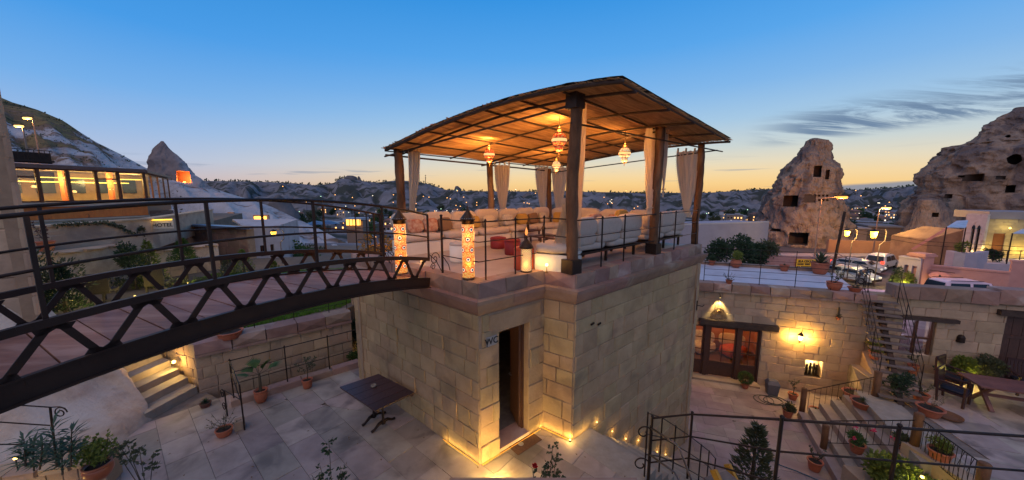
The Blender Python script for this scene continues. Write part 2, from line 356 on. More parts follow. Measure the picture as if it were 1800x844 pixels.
def clip_poly(pts, poly_edges):
    for a, n in poly_edges:
        out = []
        for i in range(len(pts)):
            p, q = pts[i], pts[(i + 1) % len(pts)]; dp, dq = (p - a).dot(n), (q - a).dot(n)
            if dp <= 0: out.append(p)
            if dp * dq < 0: out.append(p + (q - p) * (dp / (dp - dq)))
        pts = out
        if len(pts) < 3: return []
    return pts
def pavers(parent, polys, z, o, ax, su, sv, mat=PAVE, gap=.006, th=.04, name='paving_stone', seed=3, jit=.25, stagger=.5, maxn=290, avoid=()):
    """stone flags laid in rows over convex polygons (counter-clockwise lists of xy); each flag an object"""
    r = random.Random(seed); ax = Vector((ax[0], ax[1])).normalized(); ay = Vector((-ax.y, ax.x)); o = Vector(o[:2]); todo = []
    for poly in polys:
        pl = [Vector(p[:2]) for p in poly]
        area = sum(pl[i].x * pl[(i + 1) % len(pl)].y - pl[(i + 1) % len(pl)].x * pl[i].y for i in range(len(pl)))
        if area < 0: pl.reverse()
        ed = []
        for i in range(len(pl)):
            e = (pl[(i + 1) % len(pl)] - pl[i]).normalized(); ed.append((pl[i], Vector((e.y, -e.x))))
        us = [(p - o).dot(ax) for p in pl]; vs = [(p - o).dot(ay) for p in pl]
        j0, j1 = math.floor(min(vs) / sv), math.ceil(max(vs) / sv)
        for j in range(j0, j1):
            rr = random.Random(seed * 1000 + j); u = math.floor(min(us) / su) * su - su + (j % 2) * su * stagger
            while u < max(us):
                l = su * (1 + rr.uniform(-jit, jit))
                q = [o + ax * (u + gap) + ay * (j * sv + gap), o + ax * (u + l) + ay * (j * sv + gap), o + ax * (u + l) + ay * ((j + 1) * sv), o + ax * (u + gap) + ay * ((j + 1) * sv)]
                q = clip_poly(q, ed)
                if len(q) >= 3:
                    c = sum(q, Vector((0, 0))) / len(q)
                    ar = abs(sum(q[i].x * q[(i + 1) % len(q)].y - q[(i + 1) % len(q)].x * q[i].y for i in range(len(q)))) / 2
                    if ar > .01 and not any(inpoly(c.x, c.y, a) for a in avoid): todo.append((c.length, q))
                u += l
    todo.sort(key=lambda t: t[0]); rest = MB()
    for i, (_, q) in enumerate(todo):
        dz = r.uniform(-.005, .004)
        if i < maxn:
            b = MB(); b.prism(q, z - th, z + dz); c = sum(q, Vector((0, 0))) / len(q)
            b.v = [(x - c.x, y - c.y, zz - z) for x, y, zz in b.v]; me = b.mesh(name)
            link(name, me, mat, parent, Matrix.Translation((c.x, c.y, z)))
        else: rest.prism(q, z - th, z + dz)
    if rest.v: o_ = rest.build(name, mat, parent); o_['kind'] = 'stuff'
    return len(todo)
def railing(name, label, cat, pts, h, nr=3, r=.016, pr=.018, mat=IRON, group=None, lo=.33, curl=(), postsat=None, top=None):
    """pts: post feet (world points); rails run between the posts at nr levels"""
    t = thing(name, label, cat, pts[0], 0, group)
    for p in (postsat or pts):
        b = MB(); p = Vector(p); b.tube([p, p + Vector((0, 0, h + .02))], pr, 6); b.lathe(p + Vector((0, 0, h)), [(pr, 0), (pr * 1.5, .015), (pr * .9, .04), (0, .055)], 8); b.build('post', mat, t)
    for k in range(nr):
        z = h - (h - lo) * k / max(1, nr - 1) if nr > 1 else h
        b = MB(); b.tube([Vector(p) + Vector((0, 0, z)) for p in pts], r * (1.15 if k == 0 else .85), 6); b.build('top_rail' if k == 0 else 'rail', mat, t, smooth=True)
    return t
# ================================================================ STONE TOWER WITH ROOF TERRACE
e1 = Vector((.757, .654, 0)); e1n = Vector((.654, -.757, 0))      # along the long side / outward on the right side
A = Vector((-.56, 5.5, 0)); B = Vector((.63, 6.50, 0)); C = Vector((1.17, 6.1, 0)); Rr = Vector((5.58, 9.92, 0)); K = Vector((1.45, 13.2, 0)); Lf = Vector((-4.0, 8.4, 0))
RZ = 3.30
OUT = [A, B, C, Rr, K, Lf]
def outn(p, q):
    d = (q - p).normalized(); return Vector((d.y, -d.x, 0))
def offs(poly, d):
    o = []; n = len(poly)
    for i in range(n):
        n1 = outn(poly[i - 1], poly[i]); n2 = outn(poly[i], poly[(i + 1) % n]); o.append(poly[i] + (n1 + n2) * (d / (1 + n1.dot(n2))))
    return o
tower = thing('stone_tower', 'square stone tower house marked WC, carrying the roof lounge', 'building', A)
nAL = outn(Lf, A); nAB = outn(A, B); nBC = outn(B, C); nCR = outn(C, Rr)
uL = (V(877, 700, A, B) - A).xy.length; uR = (V(928, 700, A, B) - A).xy.length; DZ0, DZ1 = .10, 2.36
wb = MB(); hole = [(uL, uR, DZ0, DZ1)]
core(wb, Lf, A, 0, 2.8, nAL, .35); core(wb, A, B, 0, 2.8, nAB, .35, hole); core(wb, B, C, 0, 2.8, nBC, .35)
core(wb, C, Rr, -2.9, 2.8, nCR, .35); core(wb, Rr, K, -2.9, 2.8, outn(Rr, K), .35); core(wb, K, Lf, -2.9, 2.8, outn(K, Lf), .35)
wb.build('wall', MORTAR, tower)
lint = (uL - .22, uR + .34, DZ1, DZ1 + .36)
masonry(tower, A, B, 0, 2.76, nAB, .34, .42, hole + [lint], seed=5)
q = A + (B - A).normalized() * ((lint[0] + lint[1]) / 2); block('lintel', tower, STONE, (q.x + nAB.x * -.03, q.y + nAB.y * -.03, DZ1 + .18), B - A, nAB, (0, 0, 1), lint[1] - lint[0] - .012, .12, .35)
masonry(tower, B, C, 0, 2.76, nBC, .36, .5, seed=6)
masonry(tower, Lf, A, 0, 2.76, nAL, .30, .42, seed=7)
masonry(tower, C, Rr, -2.9, 2.76, nCR, .36, .58, seed=8)
# parapet and cornice stones
pp = offs(OUT, .0)
prof = [(.0, 2.75), (.035, 2.79), (.06, 2.83), (.13, 2.98), (.14, 3.045), (-.25, 3.06), (-.25, 2.75)]
for i, (p, q_) in enumerate(zip(OUT, OUT[1:] + OUT[:1])):
    if i in (3, 4): continue
    ln = (q_ - p).length; n_ = max(1, round(ln / .8)); ring = {d: offs(OUT, d) for d, _ in prof}; j = (i + 1) % 6
    for k in range(n_):
        a, b_ = k / n_, (k + 1) / n_; mb = MB(); vs = []
        g = .003 / ln
        for t in (a + g, b_ - g):
            for d, z in prof: c = lerp(ring[d][i], ring[d][j], t); vs.append((c.x, c.y, z))
        m_ = len(prof); mb.add(vs, [(x, x + m_, (x + 1) % m_ + m_, (x + 1) % m_) for x in range(m_)] + [tuple(range(m_)), tuple(range(2 * m_ - 1, m_ - 1, -1))])
        mb.build('cornice_stone', COPE, tower)
    n_ = max(1, round(ln / .47)); r_ = random.Random(i); cu = sorted([0, 1] + [(k + r_.uniform(-.18, .18)) / n_ for k in range(1, n_)])
    for a, b_ in zip(cu, cu[1:]):
        c = lerp(p, q_, (a + b_) / 2) - outn(p, q_) * .13
        block('coping_stone', tower, COPE, (c.x, c.y, 3.185 + r_.uniform(-.004, .005)), q_ - p, outn(p, q_), (0, 0, 1), (b_ - a) * ln - .006, .30, .275, True, r_)
mb = MB(); mb.prism([(p.x, p.y) for p in offs(OUT, -.27)], 2.8, RZ); mb.build('roof_slab', ROOFLOOR, tower)
mb = MB(); mb.prism([(p.x, p.y) for p in offs(OUT, -.3)], -.2, .055); mb.build('floor', GROUT, tower)
# door: jambs, threshold, leaf folded inwards, inner partition
dAB = (B - A).normalized()
mb = MB(); c = A + dAB * ((uL + uR) / 2); mb.box((c.x - nAB.x * .16, c.y - nAB.y * .16, .075), (uR - uL + .02, .40, .06), atan2(dAB.y, dAB.x)); mb.build('threshold', COPE, tower)
for u in (uL + .025, uR - .025):
    mb = MB(); c = A + dAB * u - nAB * .17; mb.box((c.x, c.y, (DZ0 + DZ1) / 2), (.05, .09, DZ1 - DZ0 - .01), atan2(dAB.y, dAB.x)); mb.build('door_frame', BROWN, tower)
mb = MB(); c = A + dAB * (uR - .07) - nAB * .17; c2 = c + Vector((-.17, .55, 0)); mb.beam((c.x, c.y, (DZ0 + DZ1) / 2), (c2.x, c2.y, (DZ0 + DZ1) / 2), .04, DZ1 - DZ0 - .06); dl = mb.build('door', BROWN, tower)
mb = MB(); c = lerp(c, c2, .85) - dAB * .05; mb.tube([c + Vector((0, 0, 1.05)), c - dAB * .05 + Vector((0, 0, 1.05)), c - dAB * .05 + nAB * .1 + Vector((0, 0, 1.05))], .01, 6); mb.build('handle', STEELG, dl)
mb = MB(); c = A + dAB * (uL + .33) - nAB * 1.5; mb.box((c.x, c.y, 1.35), (1.6, .1, 2.7), atan2(dAB.y, dAB.x) + .9); mb.build('partition', MORTAR, tower); plight('wc', A + dAB * uL - nAB * .9 + Vector((.1, 0, 2.2)), 3.5, (1, .6, .3), .08)
# small vents and a hook on the right wall
for k in (0, 1):
    c = V(1036 + 12 * k, 570, C, Rr) + nCR * .04; mb = MB(); mb.beam(c, c + e1 * .1 + Vector((0, 0, .012)), .02, .035); mb.build('vent', IRON, tower)
c = V(1223, 536, C, Rr) + nCR * .03; mb = MB(); mb.tube([c, c + nCR * .16, c + nCR * .2 + Vector((0, 0, .06))], .012, 6); mb.tube([c + Vector((0, 0, -.16)), c + Vector((0, 0, .14))], .02, 6); mb.build('hook', IRON, tower)
c = V(1220, 505, C, Rr) + nCR * .03; mb = MB(); mb.tube([c + e1 * .12, c + nCR * .03, c + nCR * .03 - Vector((0, 0, 1.1))], .009, 6); mb.build('cable', pm('cable_brown', (.22, .1, .05)), tower)
# WC sign
def text(name, s, size, mat, parent, M, ext=.004, bold=0):
    cu = bpy.data.curves.new(name, 'FONT'); cu.body = s; cu.size = size; cu.extrude = ext; cu.align_x = 'CENTER'; cu.align_y = 'CENTER'; cu.offset = bold
    tmp = bpy.data.objects.new('tmp', cu); sc.collection.objects.link(tmp); dg = bpy.context.evaluated_depsgraph_get()
    me = bpy.data.meshes.new_from_object(tmp.evaluated_get(dg)); bpy.data.objects.remove(tmp); me.name = name; me.materials.clear(); me.materials.append(mat)
    return link(name, me, mat, parent, M)
def facing(c, right, up=(0, 0, 1)):
    r_ = Vector(right).normalized(); u_ = Vector(up).normalized(); n_ = r_.cross(u_)
    return Matrix(((r_.x, u_.x, n_.x, c[0]), (r_.y, u_.y, n_.y, c[1]), (r_.z, u_.z, n_.z, c[2]), (0, 0, 0, 1)))
SIGNG = pm('sign_grey', (.33, .31, .28), (.27, .25, .23), 12, .6, .2); INK = pm('sign_ink', (.03, .03, .03), None, 5, .6, 0)
c = V(861, 598, A, B) + nAB * .045
ws = thing('wc_sign', 'small grey plaque with black letters WC beside the tower doorway', 'sign', c)
mb = MB(); mb.box(c, (.225, .018, .17), atan2(dAB.y, dAB.x)); mb.build('plate', SIGNG, ws)
text('lettering', 'WC', .165, INK, ws, facing(c + nAB * .012, dAB), bold=.002)
mb = MB(); c2 = c - dAB * .1 + nAB * .013; mb.box(c2, (.012, .006, .15), atan2(dAB.y, dAB.x)); mb.build('mark', INK, ws)
# LED strip and floor uplights at the foot of the tower
LED = emit('led_yellow', (1, .5, .06), .5); BULB = emit('warm_bulb', (1, .66, .30), 4.5); BULBS = emit('spot_yellow', (1, .70, .20), 4)
dLA0 = (A - Lf).normalized()
def strip(label, p, q, n):
    t = thing('led_strip', label, 'light strip', p); mb = MB(); o = n * .05 + Vector((0, 0, .018)); mb.beam(p + o, q + o, .007, .008); mb.build('led_tape', LED, t)
    mb = MB(); o = n * .06 + Vector((0, 0, .008)); mb.beam(p + o, q + o, .03, .006); mb.build('channel', STEELG, t)
strip('yellow LED strip glowing along the tower foot left of its doorway corner', A - (A - Lf).normalized() * 1.0, A, nAL)
strip('yellow LED strip glowing on the floor below the WC doorway', A, A + dAB * 1.45, nAB)
strip('short yellow LED strip along the recessed wall right of the WC doorway', B, C, nBC)
for p_, q_, n_, w_ in ((A - dLA0 * 1.0, A, nAL, 2), (A, A + dAB * 1.45, nAB, 2.4), (B, C, nBC, 1.8), (C, C + e1 * .5, nCR, .9)):
    bar_light('led', p_ + n_ * .10 + Vector((0, 0, .03)), q_ + n_ * .10 + Vector((0, 0, .03)), n_ * -1, w_); bar_light('led_floor', p_ + n_ * .03 + Vector((0, 0, .10)), q_ + n_ * .03 + Vector((0, 0, .10)), n_, w_ * .35).rotation_euler.rotate_axis('X', pi * .62)
def uplight(px, py, z, power, label, r=.028, col=YEL, up=.09):
    p = G(px, py, z); t = thing('floor_spotlight', label, 'spotlight', p); mb = MB(); mb.lathe(p, [(r, 0), (r, .02), (r * .8, .028)], 14); mb.build('ring', IRON, t)
    mb = MB(); mb.lathe(p + Vector((0, 0, .03)), [(r * .72, 0), (r * .5, .012), (0, .016)], 12); mb.build('lens', BULBS, t)
    plight('spot', p + Vector((0, 0, up)), power, col, .05); return p
uplight(872, 858, 0, 60, 'yellow floor light in the paving in front of the WC doorway', up=.2)
uplight(1002, 776, 0, 2.6, 'floor light at the foot of the pilaster right of the doorway')
# ================================================================ LOWER TERRACE
ter = MB(); TP = [(-7.7, 7.9), (-7.8, 6.5), (-9.2, 4.9), (-9.0, 2.2), (2.9, 2.2), (2.9, 4.72), (1.17, 6.1), (0, 11), (-3.3, 10.6), (-4.1, 9.25), (-6.4, 7.2)]
ter.prism(TP, -3.2, -.035); tf = ter.build('terrace_floor', GROUT); tag(tf, kind='structure')
pavers(tf, [[(-7.7, 7.9), (-7.8, 6.5), (-9.2, 4.9), (-9.0, 2.2), (2.9, 2.2), (2.9, 4.72), (1.17, 6.1)], [(1.17, 6.1), (-3.3, 10.0), (-4.1, 9.3), (-5.98, 7.56)]], 0,
       (A.x, A.y), (A - Lf), .82, .52, avoid=[[(-.2, 6.2), (.5, 6.8), (1.1, 6.5), (3, 9), (1, 12), (-3.2, 8.6)]])
# brown floor mat, drain
mb = MB(); m0 = G(920, 776, .008); rz = atan2(dAB.y, dAB.x); mb.box(m0, (.62, .40, .014), rz); fm = mb.build('floor_mat', pm('brown_mat', (.16, .085, .04), (.11, .055, .03), 30, .95, .8, 200, dist=.004), None); tag(fm, 'brown rectangular mat on the paving before the WC door', 'mat')
mb = MB(); mb.lathe(m0 + Vector((-.05, -.08, .012)), [(.055, 0), (.05, .004), (.018, .002), (.018, .006), (0, .008)], 18); o = mb.build('drain_cover', STEELG, None); tag(o, 'round metal drain cover in the middle of the brown mat', 'drain cover')
# kerb along the rail on the left + railing
def lineP(p, q, t): return p + (q - p) * t
K0 = Vector((-6.42, 7.22, 0)); K1 = K0 + e1 * 4.2
kb = thing('low_kerb', 'low stone kerb under the iron railing at the back of the lower terrace', 'kerb', K0)
n_ = 6
for k in range(n_):
    c = lineP(K0, K1, (k + .5) / n_); block('kerb_stone', kb, COPE, (c.x, c.y, .075), e1, (0, 0, 1), -e1n, 4.2 / n_ - .01, .17, .24)
pts = [Vector((*(K0 + e1 * s).xy, .155)) for s in (.06, 1.1, 2.05, 3.0, 4.0)]
railing('iron_railing', 'low black three-bar iron railing with potted plants against it, left of the tower', 'railing', pts, .9, 3, .011, .014)
def scroll(mb, c, rad, rt, up=(0, 0, 1), turns=1.4, r=.009, s=1):
    pts = []; c = Vector(c); rt = Vector(rt).normalized(); up = Vector(up)
    for i in range(22):
        t = i / 21; a = t * turns * 2 * pi; q = rad * (1 - .78 * t); pts.append(c + rt * (s * cos(a) * q) + up * (sin(a) * q))
    mb.tube(pts, r, 5)
# short rail with scrolls going down into the sunken passage
q0 = G(430, 756, 0); q1 = G(385, 742, -.05)
t = thing('scroll_railing', 'short black railing with curled ends at the corner beside the palm pot', 'railing', q0)
for nm, p, h in (('post', q0, 1.0), ('post', G(400, 733, -.02), .62)):
    mb = MB(); mb.tube([p, p + Vector((0, 0, h))], .014, 6); mb.build(nm, IRON, t)
mb = MB(); mb.tube([q0 + Vector((0, 0, .97)), pts[0] + Vector((0, 0, .9))], .012, 6); mb.tube([q0 + Vector((0, 0, .6)), pts[0] + Vector((0, 0, .6))], .009, 6); mb.build('rail', IRON, t)
mb = MB(); p = G(400, 733, -.02); dd = (q0 - p).normalized(); mb.tube([q0 + Vector((0, 0, .66)), p + Vector((0, 0, .62))], .010, 6)
scroll(mb, p - dd * .13 + Vector((0, 0, .5)), .12, dd); scroll(mb, p - dd * .12 + Vector((0, 0, .2)), .11, dd); mb.build('scroll', IRON, t)
# stone pillar lump beside
mb = MB(); c = G(422, 752, 0); mb.box((c.x, c.y, .09), (.16, .2, .18), .6); o = mb.build('stone_block', STONE2, None); tag(o, 'single pale stone cube standing beside the wide orange bowl', 'stone block')
# ---- retaining wall with garden behind
W0 = Vector((-7.62, 7.74, 0)); W1 = Vector((-4.95, 10.05, 0)); nW = Vector((.654, -.757, 0))
rw = thing('retaining_wall', 'stone retaining wall with thick coping holding up the lawn', 'wall', W0)
mb = MB(); core(mb, W0, W1, -1.2, .98, nW, .45); mb.build('wall_core', MORTAR, rw)
masonry(rw, W0, W1, -.9, .90, nW, .3, .36, seed=11, mat=STONE2, irregular=.35)
mb = MB(); core(mb, W1, W1 + Vector((-.35, .4, 0)), -1.2, .98, Vector((.757, .654, 0)), .3); mb.build('end_wall', STONE2, rw)
for k in range(5):
    c = lineP(W0, W1, (k + .5) / 5) + nW * -.14; block('coping_stone', rw, COPE, (c.x, c.y, 1.105), e1, nW, (0, 0, 1), .70, .5, .27, True)
    mb = MB(); c = lineP(W0, W1, (k + .5) / 5) + nW * .07; mb.beam((c.x, c.y, .935) - e1 * .34 if False else Vector((c.x, c.y, .935)) - e1 * .345, Vector((c.x, c.y, .935)) + e1 * .345, .12, .06); mb.build('moulding', COPE, rw)
W2 = W0 + e1 * -.0
# lawn / garden ground
gp = [(-7.8, 8.1), (-5.3, 10.5), (-4.2, 13.5), (-6, 21), (-14.5, 19), (-15.7, 14), (-15.9, 10.6), (-11.5, 8.8), (-9.3, 8.5)]
mb = MB(); mb.prism(gp, -3.9, 1.15); gg = mb.build('garden_ground', pm('garden_soil', (.16, .12, .085), (.10, .08, .06), 3, .95, .8, 20, world=True)); tag(gg, kind='structure')
def grass(name, poly, z, n, hgt, mat, r, wd=.012):
    xs = [p[0] for p in poly]; ys = [p[1] for p in poly]; mb = MB(); k = 0
    while k < n:
        x, y = r.uniform(min(xs), max(xs)), r.uniform(min(ys), max(ys))
        if not inpoly(x, y, poly): continue
        k += 1; a = r.uniform(0, 2 * pi); h = hgt * r.uniform(.5, 1.2); l = r.uniform(-.5, .5) * h; d = Vector((cos(a), sin(a), 0)) * wd
        mb.add([(x - d.x, y - d.y, z), (x + d.x, y + d.y, z), (x + l * sin(a), y - l * cos(a), z + h)], [(0, 1, 2)])
    o = mb.build(name, mat); tag(o, kind='stuff'); return o
GRASS = leafmat('lawn_grass', (.10, .21, .02), (.15, .28, .035), .35)
grass('lawn_grass', [(-7.5, 8.65), (-5.5, 10.6), (-5.1, 14), (-7, 16.5), (-13.6, 15.2), (-12.8, 11.5), (-10.8, 9.9)], 1.15, 60000, .09, GRASS, random.Random(4), .014)
# low black garden fence on the coping
pts = [Vector((*(W0 + e1 * s).xy, 1.2)) - nW * .25 for s in (.3, 1.2, 2.1, 3.0, 3.5)]
railing('garden_fence', 'thin black rail fence on the coping in front of the lawn', 'fence', pts, .48, 2, .008, .010, lo=.24)
# ---- steps up to the garden
s0 = Vector((-7.79, 6.68, 0)); s1 = Vector((-7.66, 7.74, 0)); up = Vector((-.93, .36, 0))
st = thing('garden_steps', 'four worn stone steps lit yellow, left of the retaining wall', 'steps', s0)
STEPM = pm('worn_step', (.36, .31, .25), (.27, .22, .17), 4, .8, .5, 20, rand=.1, world=True)
for k in range(5):
    mb = MB(); a, b_ = s0 + up * (.34 * k), s1 + up * (.34 * k); far = up * (.36 if k < 4 else 2.2)
    mb.hexa([(p.x, p.y, -.1) for p in (a, b_, b_ + far, a + far)], [(p.x, p.y, .16 * (k + 1)) for p in (a, b_, b_ + far, a + far)]); mb.build('step', STEPM, st)
c = s1 + up * .75 - Vector((0, .06, 0)); fx = thing('step_light', 'small yellow wall light shining across the garden steps', 'wall light', c + Vector((0, 0, .7)))
mb = MB(); mb.lathe(c + Vector((0, 0, .64)), [(.035, 0), (.04, .05), (.02, .07)], 10); mb.build('lamp', BULBS, fx); plight('step', c + Vector((.02, -.12, .68)), 15, YEL, .04)
# side wall right of steps (end of retaining wall)
mb = MB(); a = W0; b_ = W0 + up * 1.9; nS = Vector((-.36, -.93, 0)).normalized(); sw = thing('step_wall', 'short rubble wall closing the right side of the garden steps', 'wall', a)
core(mb, a + Vector((-.02, .12, 0)), b_ + Vector((0, .12, 0)), -.1, 1.1, nS, .3); mb.build('wall_core', MORTAR, sw); masonry(sw, a + Vector((-.02, .12, 0)), b_ + Vector((0, .12, 0)), 0, 1.15, nS, .26, .34, seed=31, mat=STONE2, irregular=.3)
# ---- sloping plastered rock mass on the left
def lumpy(name, rows, mat, amp=.06, freq=1.2, sub=8, parent=None, seed=0):
    """smooth patch through rows of points"""
    nr, nc = len(rows), len(rows[0]); H = (nr - 1) * sub + 1; Wd = (nc - 1) * sub + 1; mb = MB(); vs = []
    def cr(a, b, c, d, t): return .5 * ((2 * b) + (c - a) * t + (2 * a - 5 * b + 4 * c - d) * t * t + (3 * b - a - 3 * c + d) * t ** 3)
    def at(row, x):
        i = min(int(x), len(row) - 2); t = x - i; g = lambda k: row[max(0, min(len(row) - 1, k))]
        return cr(g(i - 1), g(i), g(i + 1), g(i + 2), t)
    for i in range(H):
        y = i / sub; cols = [at([Vector(rows[k][j]) for k in range(nr)], y) for j in range(nc)]
        for j in range(Wd):
            p = at(cols, j / sub); vs.append(p + Vector([noise.fractal(p * freq + Vector((s_ + seed, 0, 0)), 1, 2, 5) for s_ in (0, 31, 67)]) * amp)
    mb.add(vs, [(i * Wd + j, i * Wd + j + 1, (i + 1) * Wd + j + 1, (i + 1) * Wd + j) for i in range(H - 1) for j in range(Wd - 1)])
    return mb.build(name, mat, parent, smooth=True)
PLAS = pm('old_plaster', (.54, .42, .32), (.38, .28, .205), 3.5, .95, .9, 14, c3=(.52, .45, .38), s3=1.0, t3=(.5, .7), world=True, dist=.03)
rk = [[G(268, 737, -.05), G(222, 775, -.05), G(150, 830, -.05), G(20, 900, -.05), G(-200, 960, -.05)],
      [G(262, 722, .12), G(205, 742, .25), G(120, 770, .3), G(0, 800, .4), G(-200, 850, .4)],
      [G(255, 700, .33), P(190, 680, 6.9), P(100, 665, 6.4), P(0, 660, 6.0), P(-200, 690, 5.5)],
      [G(226, 652, .72), P(175, 618, 7.2), P(100, 567, 7.0), P(0, 486, 6.7), P(-200, 420, 6.4)],
      [P(200, 650, 8.2), P(150, 610, 8.2), P(80, 570, 8.2), P(0, 500, 8.0), P(-200, 440, 7.4)],
      [P(190, 690, 9.0), P(140, 690, 9.0), P(60, 690, 9.0), P(-20, 690, 8.6), P(-200, 690, 8.0)]]
o = lumpy('rock_mass', rk, PLAS, .07); tag(o, 'rounded plastered rock outcrop under the footbridge, left of the steps', 'rock')
# ---- wall building at the far left
c = Vector((-9.50, 6.6, 0)); lb = thing('stone_house', 'pale ashlar corner of the neighbouring house at the left edge of the view', 'building', c)
nF = Vector((.35, -.937, 0)).normalized(); dF = Vector((-.937, -.35, 0)); mb = MB(); p1 = c + dF * 3.2
core(mb, c, p1, .3, 9.2, nF, .06); core(mb, c, c + Vector((-.84, .54, 0)) * 2.5, .3, 9.2, Vector((.54, .84, 0)), .2); mb.build('wall', MORTAR, lb)
masonry(lb, c + Vector((.01, 0, 0)), p1, .3, 9.2, nF, .42, .7, seed=12, mat=STONE2)
# ================================================================ FOOTBRIDGE
bd = Vector((-.47, -.883, 0)).normalized(); bp = Vector((-.883, .47, 0)).normalized(); N0 = Vector((-1.50, 6.05, 0)); BW = 1.5
zc = lambda s: 3.93 - .041 * (s - 2.75) ** 2
br = thing('footbridge', 'arched iron footbridge with red-brown plank deck leading to the tower roof', 'bridge', N0 + Vector((0, 0, 3.2)))
SM = 7.6
ss = [i * .25 for i in range(int(SM / .25) + 1)]
def bpt(s, off, dz): q = N0 + bd * s + bp * off; return Vector((q.x, q.y, zc(s) + dz))
for side, off in (('near', 0.0), ('far', BW)):
    b0 = 0.0 if off == 0 else -.35
    sl = [b0] + [s for s in ss if s > b0]
    mb = MB()
    for a, b_ in zip(sl, sl[1:]): mb.beam(bpt(a, off, 0), bpt(b_, off, 0), .05, .062)
    mb.build('top_chord', IRON2, br)
    mb = MB()
    for a, b_ in zip(sl, sl[1:]): mb.beam(bpt(a, off, -.43), bpt(b_, off, -.43), .02, .17); mb.beam(bpt(a, off, -.52), bpt(b_, off, -.52), .07, .018); mb.beam(bpt(a, off, -.345), bpt(b_, off, -.345), .05, .015)
    mb.build('side_plate', IRON2, br)
    k = 0; s = b0 + .12
    while s < SM - .3:
        for a, b_ in (((s, -.035), (s + .22, -.34)), ((s + .44, -.035), (s + .28, -.34))):
            mb = MB(); p, q_ = bpt(a[0], off, a[1]), bpt(b_[0], off, b_[1]); mb.beam(p, q_, .012, .05, up=bd)
            # gussets soften the corners
            mb.hexa([p + bd * .075 + bp * .006, p - bd * .075 + bp * .006, p - bd * .075 - bp * .006, p + bd * .075 - bp * .006], [x + (q_ - p) * .16 for x in (p + bd * .02 + bp * .006, p - bd * .02 + bp * .006, p - bd * .02 - bp * .006, p + bd * .02 - bp * .006)])
            mb.hexa([x - (q_ - p) * .16 for x in (q_ + bd * .02 + bp * .006, q_ - bd * .02 + bp * .006, q_ - bd * .02 - bp * .006, q_ + bd * .02 - bp * .006)], [q_ + bd * .075 + bp * .006, q_ - bd * .075 + bp * .006, q_ - bd * .075 - bp * .006, q_ + bd * .075 - bp * .006])
            mb.build('truss_bar', IRON2, br)
        s += .5
    st_ = (.0, 1.0, 2.05, 3.1, 4.12, 5.15, 6.2, 7.2) if off == 0 else (-.1, .95, 1.9, 2.85, 3.85, 4.85, 5.85, 6.9)
    for i, s in enumerate(st_):
        mb = MB(); mb.beam(bpt(s, off, -.02), bpt(s, off, .80), .027, .027, up=bd); mb.build('railing_post', IRON2, br)
    mb = MB(); mb.tube([bpt(s, off, .80) for s in sl if s <= SM - .1], .018, 8); mb.build('handrail', IRON, br, smooth=True)
    for dz in (.40,):
        mb = MB(); mb.tube([bpt(s, off, dz) for s in sl if s <= SM - .1], .014, 6); mb.build('rail', IRON, br, smooth=True)
s = -.42; r_ = random.Random(3)
while s < SM:
    l = .30; o0 = .03 if s > .0 else .03
    if s < 0: o0 = .55
    mb = MB(); a = [bpt(s + .006, o0, -.36), bpt(s + l - .006, .03 if s > -.1 else o0, -.36), bpt(s + l - .006, BW - .03, -.36), bpt(s + .006, BW - .03, -.36)]; dz = r_.uniform(-.004, .004)
    for p in a: p.z += dz
    mb.hexa([p - Vector((0, 0, .04)) for p in a], a); c = sum(a, Vector()) / 4; pl = mb.build('deck_plank', DECK, br)
    s += l
mb = MB()
for o_ in (.35, 1.15):
    for a, b_ in zip(ss, ss[1:]): mb.beam(bpt(a, o_, -.45), bpt(b_, o_, -.45), .06, .09)
mb.build('joist', IRON2, br)
for off, sg in ((0.0, 1), (BW, 1)):      # scrolls and ramp plates where the bridge lands
    mb = MB(); b0 = 0 if off == 0 else -.35; c = bpt(b0 - .16, off, .02); scroll(mb, c, .13, -bd, r=.008); scroll(mb, c + bd * .05 + Vector((0, 0, -.14)), .07, bd, r=.007)
    mb.tube([bpt(b0, off, .0) + Vector((0, 0, .1)), bpt(b0 - .2, off, -.02), bpt(b0 - .34, off, -.2)], .008, 5); mb.build('scroll', IRON, br)
# ================================================================ ROOF TERRACE RAILINGS
par = .03
def edge(p, q, t, ins=.1):
    c = lerp(p, q, t) - outn(p, q) * ins; return Vector((c.x, c.y, 3.325))
dLA = (A - Lf).normalized()
g0 = A - dLA * 1.05 - nAL * .1; g0.z = 3.325
corner = Vector((*(offs(OUT, -.1)[0]).xy, 3.325)); cB = Vector((*(offs(OUT, -.1)[1]).xy, 3.325)); cC = C - nCR * .1 - e1 * -.02; cC.z = 3.325
qs = [V(x, 480, A - nAB * .1, B - nAB * .1) for x in (854, 906)]
pp_ = [g0, corner, *[Vector((q.x, q.y, 3.325)) for q in qs], cB, lerp(cB, cC, .8)]
railing('roof_railing', 'three-bar black railing around the front corner of the roof lounge', 'railing', pp_, 1.0, 3, .011, .016, lo=.33, postsat=[pp_[2], pp_[3], pp_[4]])
pts = [Vector((*(C + e1 * s - nCR * .1).xy, 3.325)) for s in (.12, .92, 1.75, 3.35, 4.2, 5.6)]
railing('roof_railing', 'long three-bar black railing behind the sofa on the right roof edge', 'railing', pts, .98, 3, .011, .016, lo=.33, postsat=pts[1:5] + [pts[5]])
